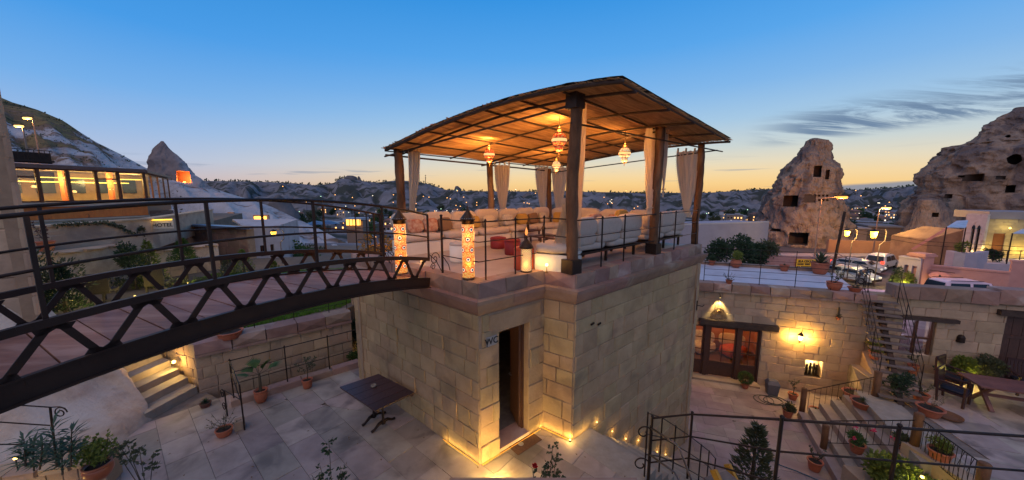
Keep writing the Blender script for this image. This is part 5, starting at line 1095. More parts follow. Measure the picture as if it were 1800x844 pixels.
def street_lamp(px, py, D, hgt, label, arm=.8, side=1, power=60, group=None, col=AMBER, rs_=.16, mat=None, pole=None):
    c = P(px, py, D); t = thing('street_lamp', label, 'street lamp', Vector((c.x + arm * side, c.y, c.z - hgt)), 0, group); b_ = Vector((c.x + arm * side, c.y, c.z - hgt)); top = Vector((c.x + arm * side, c.y, c.z - .1))
    mb = MB(); mb.tube([b_, top], [.09, .05], 8); mb.tube([top, c + Vector((0, 0, .1))], .035, 6); mb.build('pole', pole or STEELG2, t); mb = MB(); mb.cushion(c, (rs_ * 3.2, rs_ * 1.6, rs_), 0); mb.build('lamp_head', mat or SLAMP, t, smooth=True)
    mb = MB(); mb.box(c + Vector((0, 0, rs_ * .55)), (rs_ * 3.6, rs_ * 1.9, rs_ * .3)); mb.build('hood', IRON, t)
    if power: plight('street', c - Vector((0, 0, rs_ * 1.2)), power, col, .12)
    return t
STEELG2 = pm('lamp_pole', (.25, .19, .15), (.18, .14, .12), 8, .5, .2, metal=.4)
street_lamp(48, 208, 34, 6, 'taller street lamp on the slope behind the restaurant', .5, 1, 260, rs_=.2); street_lamp(33, 222, 32, 5, 'shorter street lamp on the slope behind the restaurant', .35, 1, 200, rs_=.2)
# shrubs and little conifers
bush('garden_bush', 'sparse grey-green shrub leaning on the left of the garden wall', 'shrub', Vector((-13.9, 9.9, 1.15)), (.9, .9, .8), 700, .13, .05, LEAFO, 61, .5, clumps=12)
bush('garden_bush', 'dark green shrub against the garden wall left of the lime conifer', 'shrub', Vector((-14.4, 12.7, 1.15)), (.6, .6, .75), 900, .11, .05, LEAFD, 62, .35)
conifer('dark conical bush in the garden behind the bridge rail at the left', P(112, 520, 9.9) - Vector((0, 0, .55)), 1.5, .5, LEAFD, 63, 1500, .12)
conifer('lime green slender conifer in front of the garden wall', P(267, 492, 13.2) - Vector((0, 0, .4)), 1.9, .5, LEAFY, 64, 1600, .12)
conifer('green cone tree on a lit pale trunk by the garden wall', P(327, 478, 14.2) - Vector((0, 0, .3)), 1.7, .5, LEAF, 65, 1500, .12, .7)
conifer('small olive conifer beyond the lawn left of the yellow one', P(403, 490, 15) - Vector((0, 0, .1)), 1.1, .42, LEAFO, 66, 1000, .1)
conifer('yellow green conifer beyond the lawn', P(430, 486, 15) - Vector((0, 0, .1)), 1.3, .5, LEAFY, 67, 1200, .1)
conifer('small lime conifer at the right end of the lawn', P(484, 490, 15.5) - Vector((0, 0, .1)), .9, .35, LEAFY, 68, 900, .1)
for i, (px, py, D, pw_) in enumerate(((152, 538, 9.9, 6), (330, 496, 13.3, 16), (327, 515, 13.0, 8), (120, 500, 11.0, 6), (180, 520, 10.6, 12), (235, 505, 11.5, 14))):
    p = P(px, py, D); p.z = 1.17; t = thing('garden_spotlight', ['garden light in front of the left shrubs', 'garden light under the cone tree', 'second garden light in the lawn before the cone tree', 'garden light behind the dark conical bush', 'garden light in the left part of the lawn', 'garden light in the middle of the lawn'][i], 'spotlight', p); mb = MB(); mb.lathe(p + Vector((0, 0, .06)), [(0, -.03), (.04, -.02), (.05, .02), (.03, .04), (0, .045)], 10); mb.build('lens', BULBS, t); mb = MB(); mb.tube([p, p + Vector((0, 0, .05))], .01, 5); mb.build('spike', IRON, t); plight('garden', p + Vector((.1, -.1, .22)), pw_, (1, .8, .2), .05)
r = random.Random(77)
for i in range(14):
    px = 200 + i * 22 + r.uniform(-6, 6); b0_ = G(px, 508 - i * 1.0 + r.uniform(-8, 8), 1.15); bush('low_shrub', 'low shrub in the bed behind the lawn', 'shrub', b0_, (.3, .3, .2), 130, .1, .05, LEAFO, 100 + i, .02, 'low shrubs in the garden bed')
mb = MB(); c = Vector((*G(560, 560, 1.15).xy, 1.15))
# big terracotta bowl behind coping and chairs/rocks in the garden
pot_plant('wide flat terracotta bowl standing behind the coping of the lawn', Vector((*G(405, 592, 1.2).xy, 1.18)), .26, .18, 'agave', 21, .22, 0, LEAFO, .3)
pot_plant('terracotta pot half hidden behind the bridge at the left', Vector((*G(78, 548, 1.1).xy, 1.15)), .2, .3, 'stems', 22, .15, 0, LEAFO, 1.0)
for px, py, lab in ((185, 530, 'left dark wicker chair in the garden under the bridge'), (280, 515, 'right dark wicker chair in the garden under the bridge')):
    c = Vector((*G(px, py, 1.15).xy, 1.15)); t = thing('garden_chair', lab, 'chair', c); WK = pm('wicker', (.05, .038, .035), (.03, .025, .022), 30, .7, .6, 90)
    mb = MB(); mb.box(c + Vector((0, 0, .38)), (.55, .5, .12), .4); mb.build('seat', WK, t); mb = MB(); mb.box(c + Vector((.12, -.22, .7)), (.55, .08, .62), .4); mb.build('backrest', WK, t)
    for i in (-1, 1):
        for j in (-1, 1): mb = MB(); mb.box(c + Vector((i * .22, j * .2, .17)), (.05, .05, .34), .4); mb.build('leg', WK, t)
# lit greenery in the passage right of the retaining wall
bush('passage_plant', 'dark ivy patch on the passage wall beside the tower corner', 'plant', P(622, 588, 10.6) - Vector((0, 0, .5)), (.28, .2, .5), 420, .1, .06, LEAFD, 71, .1); bush('passage_plant', 'lower ivy patch on the passage wall beside the tower corner', 'plant', P(626, 634, 9.9) - Vector((0, 0, .3)), (.25, .2, .25), 260, .1, .06, LEAF, 72, .1)
pwl = thing('passage_wall', 'lit stone wall closing the passage between lawn and tower', 'wall', Vector((-4.6, 11.2, 0))); a, b_ = Vector((-5.3, 10.9, 0)), Vector((-3.0, 12.2, 0)); mb = MB(); core(mb, a, b_, -1.5, 1.9, outn(a, b_), .3); mb.build('wall_core', MORTAR, pwl); masonry(pwl, a, b_, -1.5, 1.9, outn(a, b_), .3, .4, seed=91, mat=STONE2); p = Vector((-4.25, 10.6, -.6)); plight('passage', p, 22, YEL, .08); t = thing('wall_light', 'yellow light low in the passage beside the tower', 'wall light', p); mb = MB(); mb.lathe(p, [(0, -.03), (.03, 0), (0, .03)], 8); mb.build('lamp', BULBS, t)
mb = MB(); mb.prism([(-7.7, 7.5), (-6.4, 7.1), (-3.2, 9.9), (-2.9, 12.2), (-5.2, 10.7)], -1.4, -1.2); o = mb.build('passage_floor', GROUT); tag(o, kind='structure')
# ---- stone barn with blue tin roof, and the small white house
def gpt(px, py, D): q = P(px, py, D); return Vector((q.x, q.y, 0))
b0_, b1_ = gpt(300, 430, 21), gpt(436, 430, 19); nB_ = outn(b0_, b1_); bn = thing('stone_barn', 'long brown stone barn with a blue-grey tin roof and a blue door', 'building', b0_)
zl_ = lambda px, py, p: V(px, py, p, p + Vector((1, 0, 0))).z
ld_ = (V(349, 455, b0_, b1_) - b0_).xy.length; rd_ = (V(368, 455, b0_, b1_) - b0_).xy.length; zd1 = V(358, 443, b0_, b1_).z; zd0 = V(358, 470, b0_, b1_).z
zt_ = 2.95; mb = MB(); core(mb, b0_, b1_, -3.9, zt_, nB_, .4, [(ld_, rd_, zd0, zd1)]); mb.build('wall', MORTAR, bn); BARN = pm('barn_stone', (.30, .20, .14), (.22, .14, .10), 1.6, .9, .6, 12, rand=.14, c3=(.17, .11, .09), s3=.8, world=True, hrand=.02)
masonry(bn, b0_, b1_, -.9, zt_, nB_, .42, .75, [(ld_, rd_, -5, zd1)], mat=BARN, seed=55, dep=.14)
c = lerp(b0_, b1_, (ld_ + rd_) / 2 / (b1_ - b0_).length); mb = MB(); mb.beam(Vector((c.x, c.y, zd0)) - nB_ * .15, Vector((c.x, c.y, zd1)) - nB_ * .15, .08, (rd_ - ld_) - .02, up=(b1_ - b0_)); mb.build('door', pm('blue_door', (.02, .045, .10), None, 5, .5, .2), bn)
BLUETIN = pm('blue_tin', (.13, .17, .25), (.09, .12, .18), 2, .35, .3, 8, metal=.3, stretch=(6, .5, 1))
mb = MB(); q0, q1 = b0_ - (b1_ - b0_) * .06 + nB_ * .35, b1_ + (b1_ - b0_) * .12 + nB_ * .4; mb.hexa([Vector((q0.x, q0.y, zt_ - .05)), Vector((q1.x, q1.y, zt_ - .1)), Vector((q1.x - .6, q1.y + 1.2, zt_ - .12)), Vector((q0.x - .8, q0.y + 1, zt_ - .1))], [Vector((q0.x, q0.y, zt_ + .06)), Vector((q1.x, q1.y, zt_ + .0)), Vector((q1.x - .6, q1.y + 1.2, zt_ - .02)), Vector((q0.x - .8, q0.y + 1, zt_ + .0))]); mb.build('roof', BLUETIN, bn)
w0_, w1_ = gpt(437, 450, 19.4), gpt(497, 450, 21); nw_ = outn(w0_, w1_); wh = thing('white_house', 'small whitewashed house with two dark windows beside the lantern', 'house', w0_); WW = pm('whitewash', (.50, .45, .44), (.40, .35, .34), 2.5, .9, .4, 10, c3=(.28, .22, .2), s3=1.3, t3=(.55, .75), world=True)
zt2 = 2.72; hs_ = []
for x0, x1, y0, y1 in ((457, 468, 432, 450), (475, 483, 430, 445)): a, b_ = V(x0, y0, w0_, w1_), V(x1, y1, w0_, w1_); hs_.append(((a - w0_).xy.length, (b_ - w0_).xy.length, b_.z, a.z))
mb = MB(); core(mb, w0_, w1_, -3.9, zt2, nw_, .3, hs_); q_ = w1_ + Vector((-2, 5, 0)); core(mb, w1_, q_, -3.9, zt2, outn(w1_, q_), .3); mb.build('wall', WW, wh)
for h in hs_:
    d = (w1_ - w0_).normalized(); a = w0_ + d * h[0] - nw_ * .12; b_ = w0_ + d * h[1] - nw_ * .12; mb = MB(); mb.hexa([Vector((p.x, p.y, h[2])) for p in (a, b_, b_ - nw_ * .02, a - nw_ * .02)], [Vector((p.x, p.y, h[3])) for p in (a, b_, b_ - nw_ * .02, a - nw_ * .02)]); wn_ = mb.build('window', pm('dark_pane', (.02, .02, .03), None, 3, .15, 0), wh)
    mb = MB(); m_ = (a + b_) / 2 + nw_ * .02; mb.beam(Vector((m_.x, m_.y, h[2])), Vector((m_.x, m_.y, h[3])), .05, .04); mb.build('frame', FRAME, wn_)
mb = MB(); mb.prism([(w0_.x, w0_.y), (w1_.x, w1_.y), (q_.x, q_.y), (q_.x - 5, q_.y)], zt2, zt2 + .12); mb.build('roof', WW, wh)
def curly_lamp(px, py, D, zg, label, s=1.0, power=30):
    c = P(px, py, D); b_ = Vector((c.x + .62 * s, c.y, zg)); t = thing('lantern_post', label, 'lamp post', b_); k = c.z
    mb = MB(); mb.tube([b_, Vector((b_.x, b_.y, k - 1.3 * s)), Vector((b_.x, b_.y, k - .9 * s)), Vector((b_.x + .38 * s, b_.y, k - .55 * s)), Vector((b_.x + .42 * s, b_.y, k + .15 * s)), Vector((b_.x + .3 * s, b_.y, k + .4 * s))], .04 * s, 6); mb.tube([Vector((b_.x + .3 * s, b_.y, k + .4 * s)), Vector((c.x, c.y, k + .42 * s))], .015, 4); mb.build('post', STEELG2, t, smooth=True)
    mb = MB(); mb.lathe(c, [(.22 * s, -.28 * s), (.3 * s, .2 * s), (.3 * s, .24 * s)], 4); mb.build('lantern', emit('lantern_panes', (1, .55, .06), 2.6) if 'lantern_panes' not in MT else MT['lantern_panes'], t); mb = MB(); mb.lathe(c, [(.34 * s, .24 * s), (.05, .42 * s), (0, .46 * s)], 8); mb.build('cap', IRON, t)
    plight('lantern', c + Vector((-.1, -.45 * s, .0)), power, YEL, .1)
curly_lamp(481, 411, 17.5, 0, 'yellow street lantern on a curly post in front of the white house', .5, 22)
mb = MB(); mb.prism([(-14.6, 16.55), (-6, 16.95), (-6, 30), (-30, 30), (-24, 21), (-18.4, 17.5)], -3.9, .2); o = mb.build('lower_yard', MT['trodden_earth']); tag(o, kind='structure')
# ================================================================ COURTYARD (z = -2.9) AND PATIO (z = -1.53)
CZ, PZ = -2.9, -1.53
wd = Vector((.9495, -.3138, 0)); wn = Vector((-.3138, -.9495, 0)); Q0 = Vector((7.83, 13.66, 0)) - wd * 2.2; Q1 = Vector((13.0, 11.95, 0)); Q2 = Q1 + wd * 9
def WV(px, py): return V(px, py, Q0, Q1)
def wu(px, py): return (WV(px, py) - Q0).dot(wd)
yp = [(1.1, 6.0), (2.95, 4.6), (2.95, 1.5), (8.6, 1.5), (8.9, 7.2), (9.4, 9.6), (11.35, 10.2), (12.6, 12.4), (5.6, 14.45), (3.0, 12.2), (5.5, 10.0)]
mb = MB(); mb.prism(yp, CZ - .8, CZ - .035); cf = mb.build('courtyard_floor', GROUT); tag(cf, kind='structure')
CPV = pm('courtyard_stone', (.36, .27, .225), (.27, .195, .165), 2.2, .7, .35, 14, rand=.14, c3=(.22, .155, .135), s3=.8, t3=(.5, .72), world=True, spec=.35, dist=.008, hrand=.02)
pavers(cf, [[(1.1, 6.0), (2.95, 4.6), (8.9, 7.2), (9.4, 9.6), (9.4, 11.26), (5.5, 10.0)], [(2.95, 1.5), (8.6, 1.5), (8.9, 7.2), (2.95, 4.6)], [(9.4, 9.6), (11.4, 10.3), (12.6, 12.3), (9.4, 11.26)], [(5.5, 10.0), (12.6, 12.3), (5.6, 14.45), (3.0, 12.2)]], CZ, (5, 10), wd, .75, .5, mat=CPV, seed=9, maxn=240)
# ---- stairs from the terrace down along the tower
ds = thing('outer_stair', 'stone stair descending beside the tower right wall with small step lights', 'stairs', C)
nst = 15
for k in range(nst):
    z = -.04 - (k) * (2.86 / nst) if k else .0
    a = C + e1 * (.55 + .27 * (k - 1) if k else -.05); l = .29 if k else .62; p = a; q = a + nCR * 1.42
    mb = MB(); mb.hexa([Vector((x.x, x.y, z - (.45 if k < nst - 1 else .3))) for x in (p, q, q + e1 * l, p + e1 * l)], [Vector((x.x, x.y, z + .004)) for x in (p, q, q + e1 * l, p + e1 * l)]); mb.build('step', STEPM, ds)
for k, (px, py) in enumerate(((1047, 741), (1074, 757), (1098, 770), (1120, 773), (1153, 793), (1168, 798), (1180, 804))):
    p = V(px, py, C, Rr) + nCR * .03; t = thing('step_light', 'tiny yellow wall light number along the stair, ' + ['nearest the terrace', 'second from the terrace', 'third from the terrace', 'fourth, beside the iron scrolls', 'fifth, behind the stair railing', 'sixth, behind the stair railing', 'lowest of the row'][k], 'wall light', p)
    t['label'] = t['label'].replace('number ', ''); mb = MB(); mb.lathe(p, [(0, -.014), (.016, -.004), (.016, .004), (0, .014)], 8); mb.build('lens', BULBS, t, smooth=True); mb = MB(); mb.beam(p - nCR * .02 - e1 * .022, p - nCR * .02 + e1 * .022, .01, .045); mb.build('plate', STEELG, t); plight('step', p + nCR * .09, .9, YEL, .03)
p = V(1006, 742, C, Rr); o = uplight(1000, 790, 0, .0001, 'x') if False else None
# raised slabs at the stair head
for k, (a, b_) in enumerate((((.95, .25), (1.5, .62)),)): pass
sh = [G(947, 762, .0), G(1000, 768, .0), G(1110, 832, .0), G(1060, 850, .0)]
# stair railing
tps = [Vector((2.26, 5.23, 0)) + e1 * s for s in (0, .55, 1.15, 1.9, 2.6, 3.15, 3.66)]
zs_ = [0, -.34, -.8, -1.38, -1.95, -2.4, -2.88]
t = thing('stair_railing', 'black railing going down beside the outer stair of the tower', 'railing', tps[0])
for p, z in zip(tps, zs_): mb = MB(); mb.tube([Vector((p.x, p.y, z)), Vector((p.x, p.y, z + 1.2))], .013, 6); mb.build('post', IRON, t)
for h in (1.18, .8, .42): mb = MB(); mb.tube([Vector((p.x, p.y, z + h)) for p, z in zip(tps, zs_)], .010, 6); mb.build('rail', IRON, t)
rp = [Vector((2.28, 5.10, 0)), Vector((2.98, 5.2, 0)), Vector((3.07, 3.57, 1.07)), Vector((4.25, 3.43, 1.07)), Vector((5.6, 3.28, 1.07)), Vector((7.2, 3.1, 1.07))]
t = thing('front_railing', 'thick black three-bar railing crossing the lower right foreground', 'railing', rp[1])
for i, p in enumerate(rp): mb = MB(); mb.tube([p - Vector((0, 0, .3 if i > 1 else 0)), p + Vector((0, 0, 1.2))], .019, 8); mb.build('post', IRON, t); mb = MB(); mb.lathe(p + Vector((0, 0, 1.2)), [(.022, 0), (.026, .012), (.016, .03), (0, .035)], 8); mb.build('post_cap', IRON, t)
for h, rr_ in ((1.18, .016), (.78, .012), (.38, .012)): mb = MB(); mb.tube([p + Vector((0, 0, h)) for p in rp], rr_, 8); mb.build('rail', IRON, t, smooth=True)
np_ = Vector((2.23, 5.02, 0)); t = thing('newel_railing', 'black newel post with two iron scrolls and a bright handrail curving towards the viewer', 'railing', np_)
mb = MB(); mb.tube([np_, np_ + Vector((0, 0, 1.1))], .02, 8); mb.build('post', IRON, t)
lf = Vector((-1, .15, 0)).normalized()
mb = MB(); scroll(mb, np_ + lf * .10 + Vector((0, 0, .97)), .13, -lf, turns=1.1, r=.012); scroll(mb, np_ + lf * .12 + Vector((0, 0, .40)), .14, -lf, turns=1.1, r=.012); mb.build('scroll', IRON, t, smooth=True)
for h, m_ in ((1.07, STEELG3 if 'STEELG3' in globals() else IRON), (.6, IRON)):
    mb = MB(); mb.tube([np_ + Vector((0, 0, h)), lerp(np_, Vector((2.49, 4.62, 0)), .9) + Vector((0, 0, h + .0)), Vector((2.49, 4.6, h - .03)), Vector((2.46, 4.4, h - .06)), Vector((2.40, 4.03, h - .10)), Vector((2.3, 3.4, h - .12))], .016, 8); mb.build('handrail', pm('worn_rail', (.16, .15, .16), (.07, .06, .06), 12, .35, .2, metal=.8) if 'worn_rail' not in MT else MT['worn_rail'], t, smooth=True)
mb = MB(); mb.prism([(3.0, 3.3), (7.5, 2.85), (7.5, 1.0), (3.0, 1.0)], CZ, 1.05); o = mb.build('upper_walk', STONE2); tag(o, kind='structure')
# ---- courtyard building
cb = thing('courtyard_house', 'long flat-roofed ashlar house behind the courtyard with glazed double door', 'building', Q1)
dl_, dr_ = .7, wu(1338, 600); dz0, dz1 = CZ + .05, WV(1290, 574).z
nu0, nu1, nz0, nz1 = wu(1414, 650), wu(1444, 650), WV(1429, 662).z, WV(1429, 634).z
holes = [(dl_, dr_, dz0, dz1), (nu0, nu1, nz0, nz1)]; LW_ = (Q1 - Q0).length
lin = (wu(1228, 565), wu(1367, 575), dz1, dz1 + .24)
mb = MB(); core(mb, Q0, Q1, CZ, .9, wn, .4, holes); core(mb, Q1, Q1 + Vector((.3, .95, 0)) * 5, CZ, .9, Vector((.95, -.3, 0)), .4); mb.build('wall', MORTAR, cb)
masonry(cb, Q0, Q1, CZ, .86, wn, .31, .52, holes + [lin], seed=61, mat=STONE2)
a, b_ = Q0 + wd * lin[0] + wn * .06, Q0 + wd * lin[1] + wn * .06; mb = MB(); z = (lin[2] + lin[3]) / 2; mb.beam(Vector((a.x, a.y, z)), Vector((b_.x, b_.y, z)), .22, .22); mb.build('lintel', BEAMW, cb)
n_ = 12
for k in range(n_):
    c = lerp(Q0, Q1 + wd * .1, (k + .5) / n_) - wn * .1; block('coping_stone', cb, COPE, (c.x, c.y, 1.06), wd, wn, (0, 0, 1), LW_ / n_ - .008, .5, .28, True)
    mb = MB(); c = lerp(Q0, Q1 + wd * .1, (k + .5) / n_) + wn * .05; mb.beam(Vector((c.x, c.y, .885)) - wd * (LW_ / n_ / 2 - .004), Vector((c.x, c.y, .885)) + wd * (LW_ / n_ / 2 - .004), .2, .07); mb.build('moulding', COPE, cb)
rfp = [Q0 - wn * .3, Q1 - wn * .3, Q1 + Vector((2.6, 4.2, 0)), Q0 + Vector((1.6, 5.0, 0))]
WROOF = pm('screed_roof', (.55, .52, .56), (.45, .42, .46), 1.5, .6, .2, 12, c3=(.38, .34, .36), s3=.6, t3=(.5, .75), world=True, spec=.4)
mb = MB(); mb.prism([(p.x, p.y) for p in rfp], .75, .98); mb.build('roof', WROOF, cb)
for s0_, s1_ in ((3, 2),):
    a, b_ = rfp[3], rfp[2]; mb = MB(); core(mb, a, b_, .7, 1.12, outn(a, b_), .3); mb.build('roof_edge', COPE, cb)
def roomdoor(u0, u1, nleaf, parent, z0, z1, solid=.28, skip=None):
    w_ = (u1 - u0) / nleaf
    for i in range(nleaf):
        a = Q0 + wd * (u0 + w_ * i + .01) - wn * .1; b_ = Q0 + wd * (u0 + w_ * (i + 1) - .01) - wn * .1; h = z1 - z0; mb = MB()
        V3 = lambda p, z: Vector((p.x, p.y, z))
        for p in (a + wd * .05, b_ - wd * .05): mb.beam(V3(p, z0), V3(p, z1), .06, .1, up=wd)
        for z in (z0 + h * solid, z1 - .05): mb.beam(V3(a + wd * .1, z), V3(b_ - wd * .1, z), .06, .1)
        mb.beam(V3(a + wd * .1, z0 + h * solid * .5), V3(b_ - wd * .1, z0 + h * solid * .5), .03, h * solid - .1)
        lf_ = mb.build('door', BROWN, parent); m_ = (a + b_) / 2
        mb = MB(); mb.beam(V3(m_, z0 + h * solid), V3(m_, z1 - .05), .035, .03, up=wd)
        for q in (1 / 3, 2 / 3): z = lerp(z0 + h * solid, z1 - .05, q); mb.beam(V3(a + wd * .1, z), V3(b_ - wd * .1, z), .035, .03)
        mb.build('glazing_bar', BROWN, lf_)
        for ci in range(2):
            for ri in range(3):
                x0, x1 = lerp(.1, 1, 0) if ci == 0 else .5 * w_, (.5 * w_ if ci == 0 else w_ - .12); za, zb = lerp(z0 + h * solid + .05, z1 - .1, ri / 3), lerp(z0 + h * solid + .05, z1 - .1, (ri + 1) / 3)
                mb = MB(); mb.quad(V3(a + wd * x0, za), V3(a + wd * x1, za), V3(a + wd * x1, zb), V3(a + wd * x0, zb)); mb.build('pane', GLS, lf_)
        mb = MB(); p = (b_ - wd * .05) + wn * .05; mb.tube([V3(p, z0 + 1), V3(p, z0 + 1.12)], .012, 6); mb.build('handle', BRASS, lf_)
def wuu(px): return wu(px, 620)
roomdoor(wuu(1243) - .0, wuu(1296), 1, cb, dz0, dz1 - .06); roomdoor(wuu(1298), wuu(1336), 1, cb, dz0, dz1 - .06); roomdoor(wuu(1243) - 1.5, wuu(1243) - .1, 1, cb, dz0, dz1 - .06)
for u in (wuu(1241) - .02, wuu(1297), wuu(1337)): p = Q0 + wd * u - wn * .06; mb = MB(); mb.beam(Vector((p.x, p.y, dz0)), Vector((p.x, p.y, dz1)), .12, .14, up=wd); mb.build('door_frame', BROWN, cb)
p, q = Q0 + wd * dl_ + wn * .1, Q0 + wd * dr_ + wn * .1; mb = MB(); mb.beam(Vector((p.x, p.y, CZ + .03)), Vector((q.x, q.y, CZ + .03)), .5, .09); mb.build('door_step', COPE, cb)
# room behind
ORW = pm('orange_inner', (.50, .20, .07), (.38, .14, .05), 1.2, .8, .2); r0, r1 = Q0 + wd * (dl_ - .6), Q0 + wd * (dr_ + .8); bk = -wn
def V3(p, z): return Vector((p.x, p.y, z))
mb = MB(); D_ = 3.2; mb.quad(V3(r0 + bk * D_, CZ), V3(r1 + bk * D_, CZ), V3(r1 + bk * D_, .7), V3(r0 + bk * D_, .7)); mb.quad(V3(r0 + bk * .42, CZ), V3(r0 + bk * D_, CZ), V3(r0 + bk * D_, .7), V3(r0 + bk * .42, .7)); mb.quad(V3(r1 + bk * .42, CZ), V3(r1 + bk * D_, CZ), V3(r1 + bk * D_, .7), V3(r1 + bk * .42, .7)); mb.build('inner_wall', ORW, cb)
mb = MB(); mb.quad(*[V3(x, CZ + .03) for x in (r0 + bk * .1, r1 + bk * .1, r1 + bk * D_, r0 + bk * D_)]); mb.build('inner_floor', BROWN, cb)
for k, u in enumerate((.25, .55, .8)):
    c = lerp(r0, r1, u) + bk * 2.5; t = thing('indoor_sofa', ['orange cushioned bench seen through the left glazed door leaf', 'dark armchair seen through the glazed door', 'orange bench seen through the right glazed door leaf'][k], 'bench', V3(c, CZ)); mb = MB(); mb.cushion(V3(c, CZ + .3), (1.1, .7, .5), .3, puff=.3); mb.build('seat', (REDPOUF, PIL[4], REDPOUF)[k], t, smooth=True); mb = MB(); mb.cushion(V3(c + bk * .3, CZ + .7), (1.1, .2, .6), -.3, puff=.4); mb.build('backrest', (REDPOUF, PIL[4], CUSH)[k], t, smooth=True)
for u in (.3, .75): c = lerp(r0, r1, u) + bk * 1.7; plight('indoor', V3(c, -.2), 85, (1, .46, .13), .2)
c = lerp(r0, r1, .28) + bk * 2.2; t = thing('chandelier', 'small mosaic ceiling lamp seen through the left glazed door leaf', 'lamp', V3(c, -.75)); mb = MB(); mb.lathe(V3(c, -.85), [(0, -.12), (.12, -.05), (.14, .05), (.06, .12), (0, .14)], 12); mb.build('globe', MRED, t, smooth=True); mb = MB(); mb.tube([V3(c, -.7), V3(c, .6)], .008, 4); mb.build('chain', IRON, t)
# niche with dark figures
np0, np1 = Q0 + wd * nu0, Q0 + wd * nu1; NI = pm('niche_plaster', (.62, .52, .36), None, 6, .9, .4)
mb = MB(); dd = bk * .3
for a, b_ in (((np0, nz0), (np1, nz0)), ((np0, nz1), (np1, nz1)), ((np0, nz0), (np0, nz1)), ((np1, nz0), (np1, nz1))): mb.quad(V3(a[0], a[1]), V3(b_[0], b_[1]), V3(b_[0] + dd, b_[1]), V3(a[0] + dd, a[1]))
mb.quad(V3(np0 + dd, nz0), V3(np1 + dd, nz0), V3(np1 + dd, nz1), V3(np0 + dd, nz1)); mb.build('niche', NI, cb)
c = (np0 + np1) / 2; plight('niche', V3(c + bk * .10, nz1 - .07), 30, (1, .72, .3), .03)
t = thing('niche_figurines', 'group of slim dark carved figures standing in the lit wall niche', 'figurine', V3(c + bk * .13, nz0 + .01)); 
for k, (dx, h) in enumerate(((-.14, .42), (-.03, .50), (.08, .52), (.17, .44))): mb = MB(); p = c + bk * .13 + wd * dx; mb.lathe(V3(p, nz0 + .01), [(.05, 0), (.045, .06), (.035, .2), (.055, h * .6), (.03, h * .78), (.042, h * .88), (.02, h), (0, h * 1.02)], 10); mb.build('figure', IRON, t, smooth=True)
mb = MB(); mb.beam(V3(c + bk * .13 - wd * .22, nz0 + .015), V3(c + bk * .13 + wd * .24, nz0 + .015), .16, .03); mb.build('plinth', IRON, t)
# wall lantern
p = WV(1404, 590) + wn * .16; t = thing('wall_lantern', 'black wall lantern glowing bright yellow between door and niche', 'wall lantern', p); mb = MB(); mb.lathe(p, [(.045, -.13), (.085, .06)], 6); mb.build('glass', emit('lantern_glass', (1, .8, .42), 3.5), t); mb = MB(); mb.lathe(p + Vector((0, 0, .06)), [(.10, 0), (.11, .02), (.05, .1), (.02, .12), (.02, .15), (0, .16)], 6); mb.lathe(p - Vector((0, 0, .16)), [(0, -.06), (.03, -.02), (.05, .03)], 6); mb.build('cap', IRON, t)
mb = MB(); mb.tube([p - Vector((0, 0, .2)), p - Vector((0, 0, .26)) - wn * .07, p - wn * .17 - Vector((0, 0, .2))], .012, 5); mb.build('bracket', IRON, t); plight('lantern', p + wn * .04 + wd * .24 - Vector((0, 0, .04)), 60, (1, .56, .10), .06); plight('lantern', p + wn * .04 - wd * .24 - Vector((0, 0, .04)), 60, (1, .56, .10), .06)
# round lattice ornament with spot above
p = WV(1263, 549) + wn * .07; t = thing('lattice_ornament', 'round iron filigree wall ornament lit from above, over the glazed door', 'ornament', p); mb = MB()
def ring(mb, c, r, th, n=20, squash=1): mb.tube([c + wd * (cos(2 * pi * k / n) * r) + Vector((0, 0, sin(2 * pi * k / n) * r * squash)) for k in range(n + 1)], th, 4, cap=False)
ring(mb, p + Vector((0, 0, .1)), .17, .012); ring(mb, p - Vector((0, 0, .14)), .3, .01, squash=.7)
for k in range(12): a = k * pi / 6; ring(mb, p - Vector((0, 0, .14)) + wd * (cos(a) * .19) + Vector((0, 0, sin(a) * .13)), .07, .007, 10)
for k in range(8): a = k * pi / 4; ring(mb, p + Vector((0, 0, .1)) + wd * (cos(a) * .08) + Vector((0, 0, sin(a) * .08)), .05, .007, 8)
mb.build('filigree', BRASS, t, smooth=True); mb = MB(); mb.lathe(p + Vector((0, 0, .1)) - wn * .01, [(.0, -.06), (.06, 0), (0, .06)], 12); mb.build('boss', BRASS, t)
sp_ = WV(1264, 517) + wn * .22; t = thing('wall_spotlight', 'little brass spotlight on the wall above the round ornament', 'spotlight', sp_); mb = MB(); mb.tube([sp_, sp_ - Vector((0, 0, .08))], .03, 8); mb.tube([sp_ + Vector((0, 0, .02)), sp_ - wn * .2 + Vector((0, 0, .04))], .01, 5); mb.build('housing', BRASS, t); mb = MB(); mb.lathe(sp_ - Vector((0, 0, .09)), [(.025, 0), (0, .005)], 8); mb.build('lens', BULBS, t); plight('wallspot', sp_ - Vector((0, 0, .12)), 110, (1, .78, .3), .02, 70, p - wn * .12 - Vector((0, 0, .2)))
pot_plant('tiny red wall pot with trailing dry plant hung on the courtyard house', WV(1470, 560) + wn * .12, .07, .1, 'cactus', 33, .05, 0, LEAFO, .5)
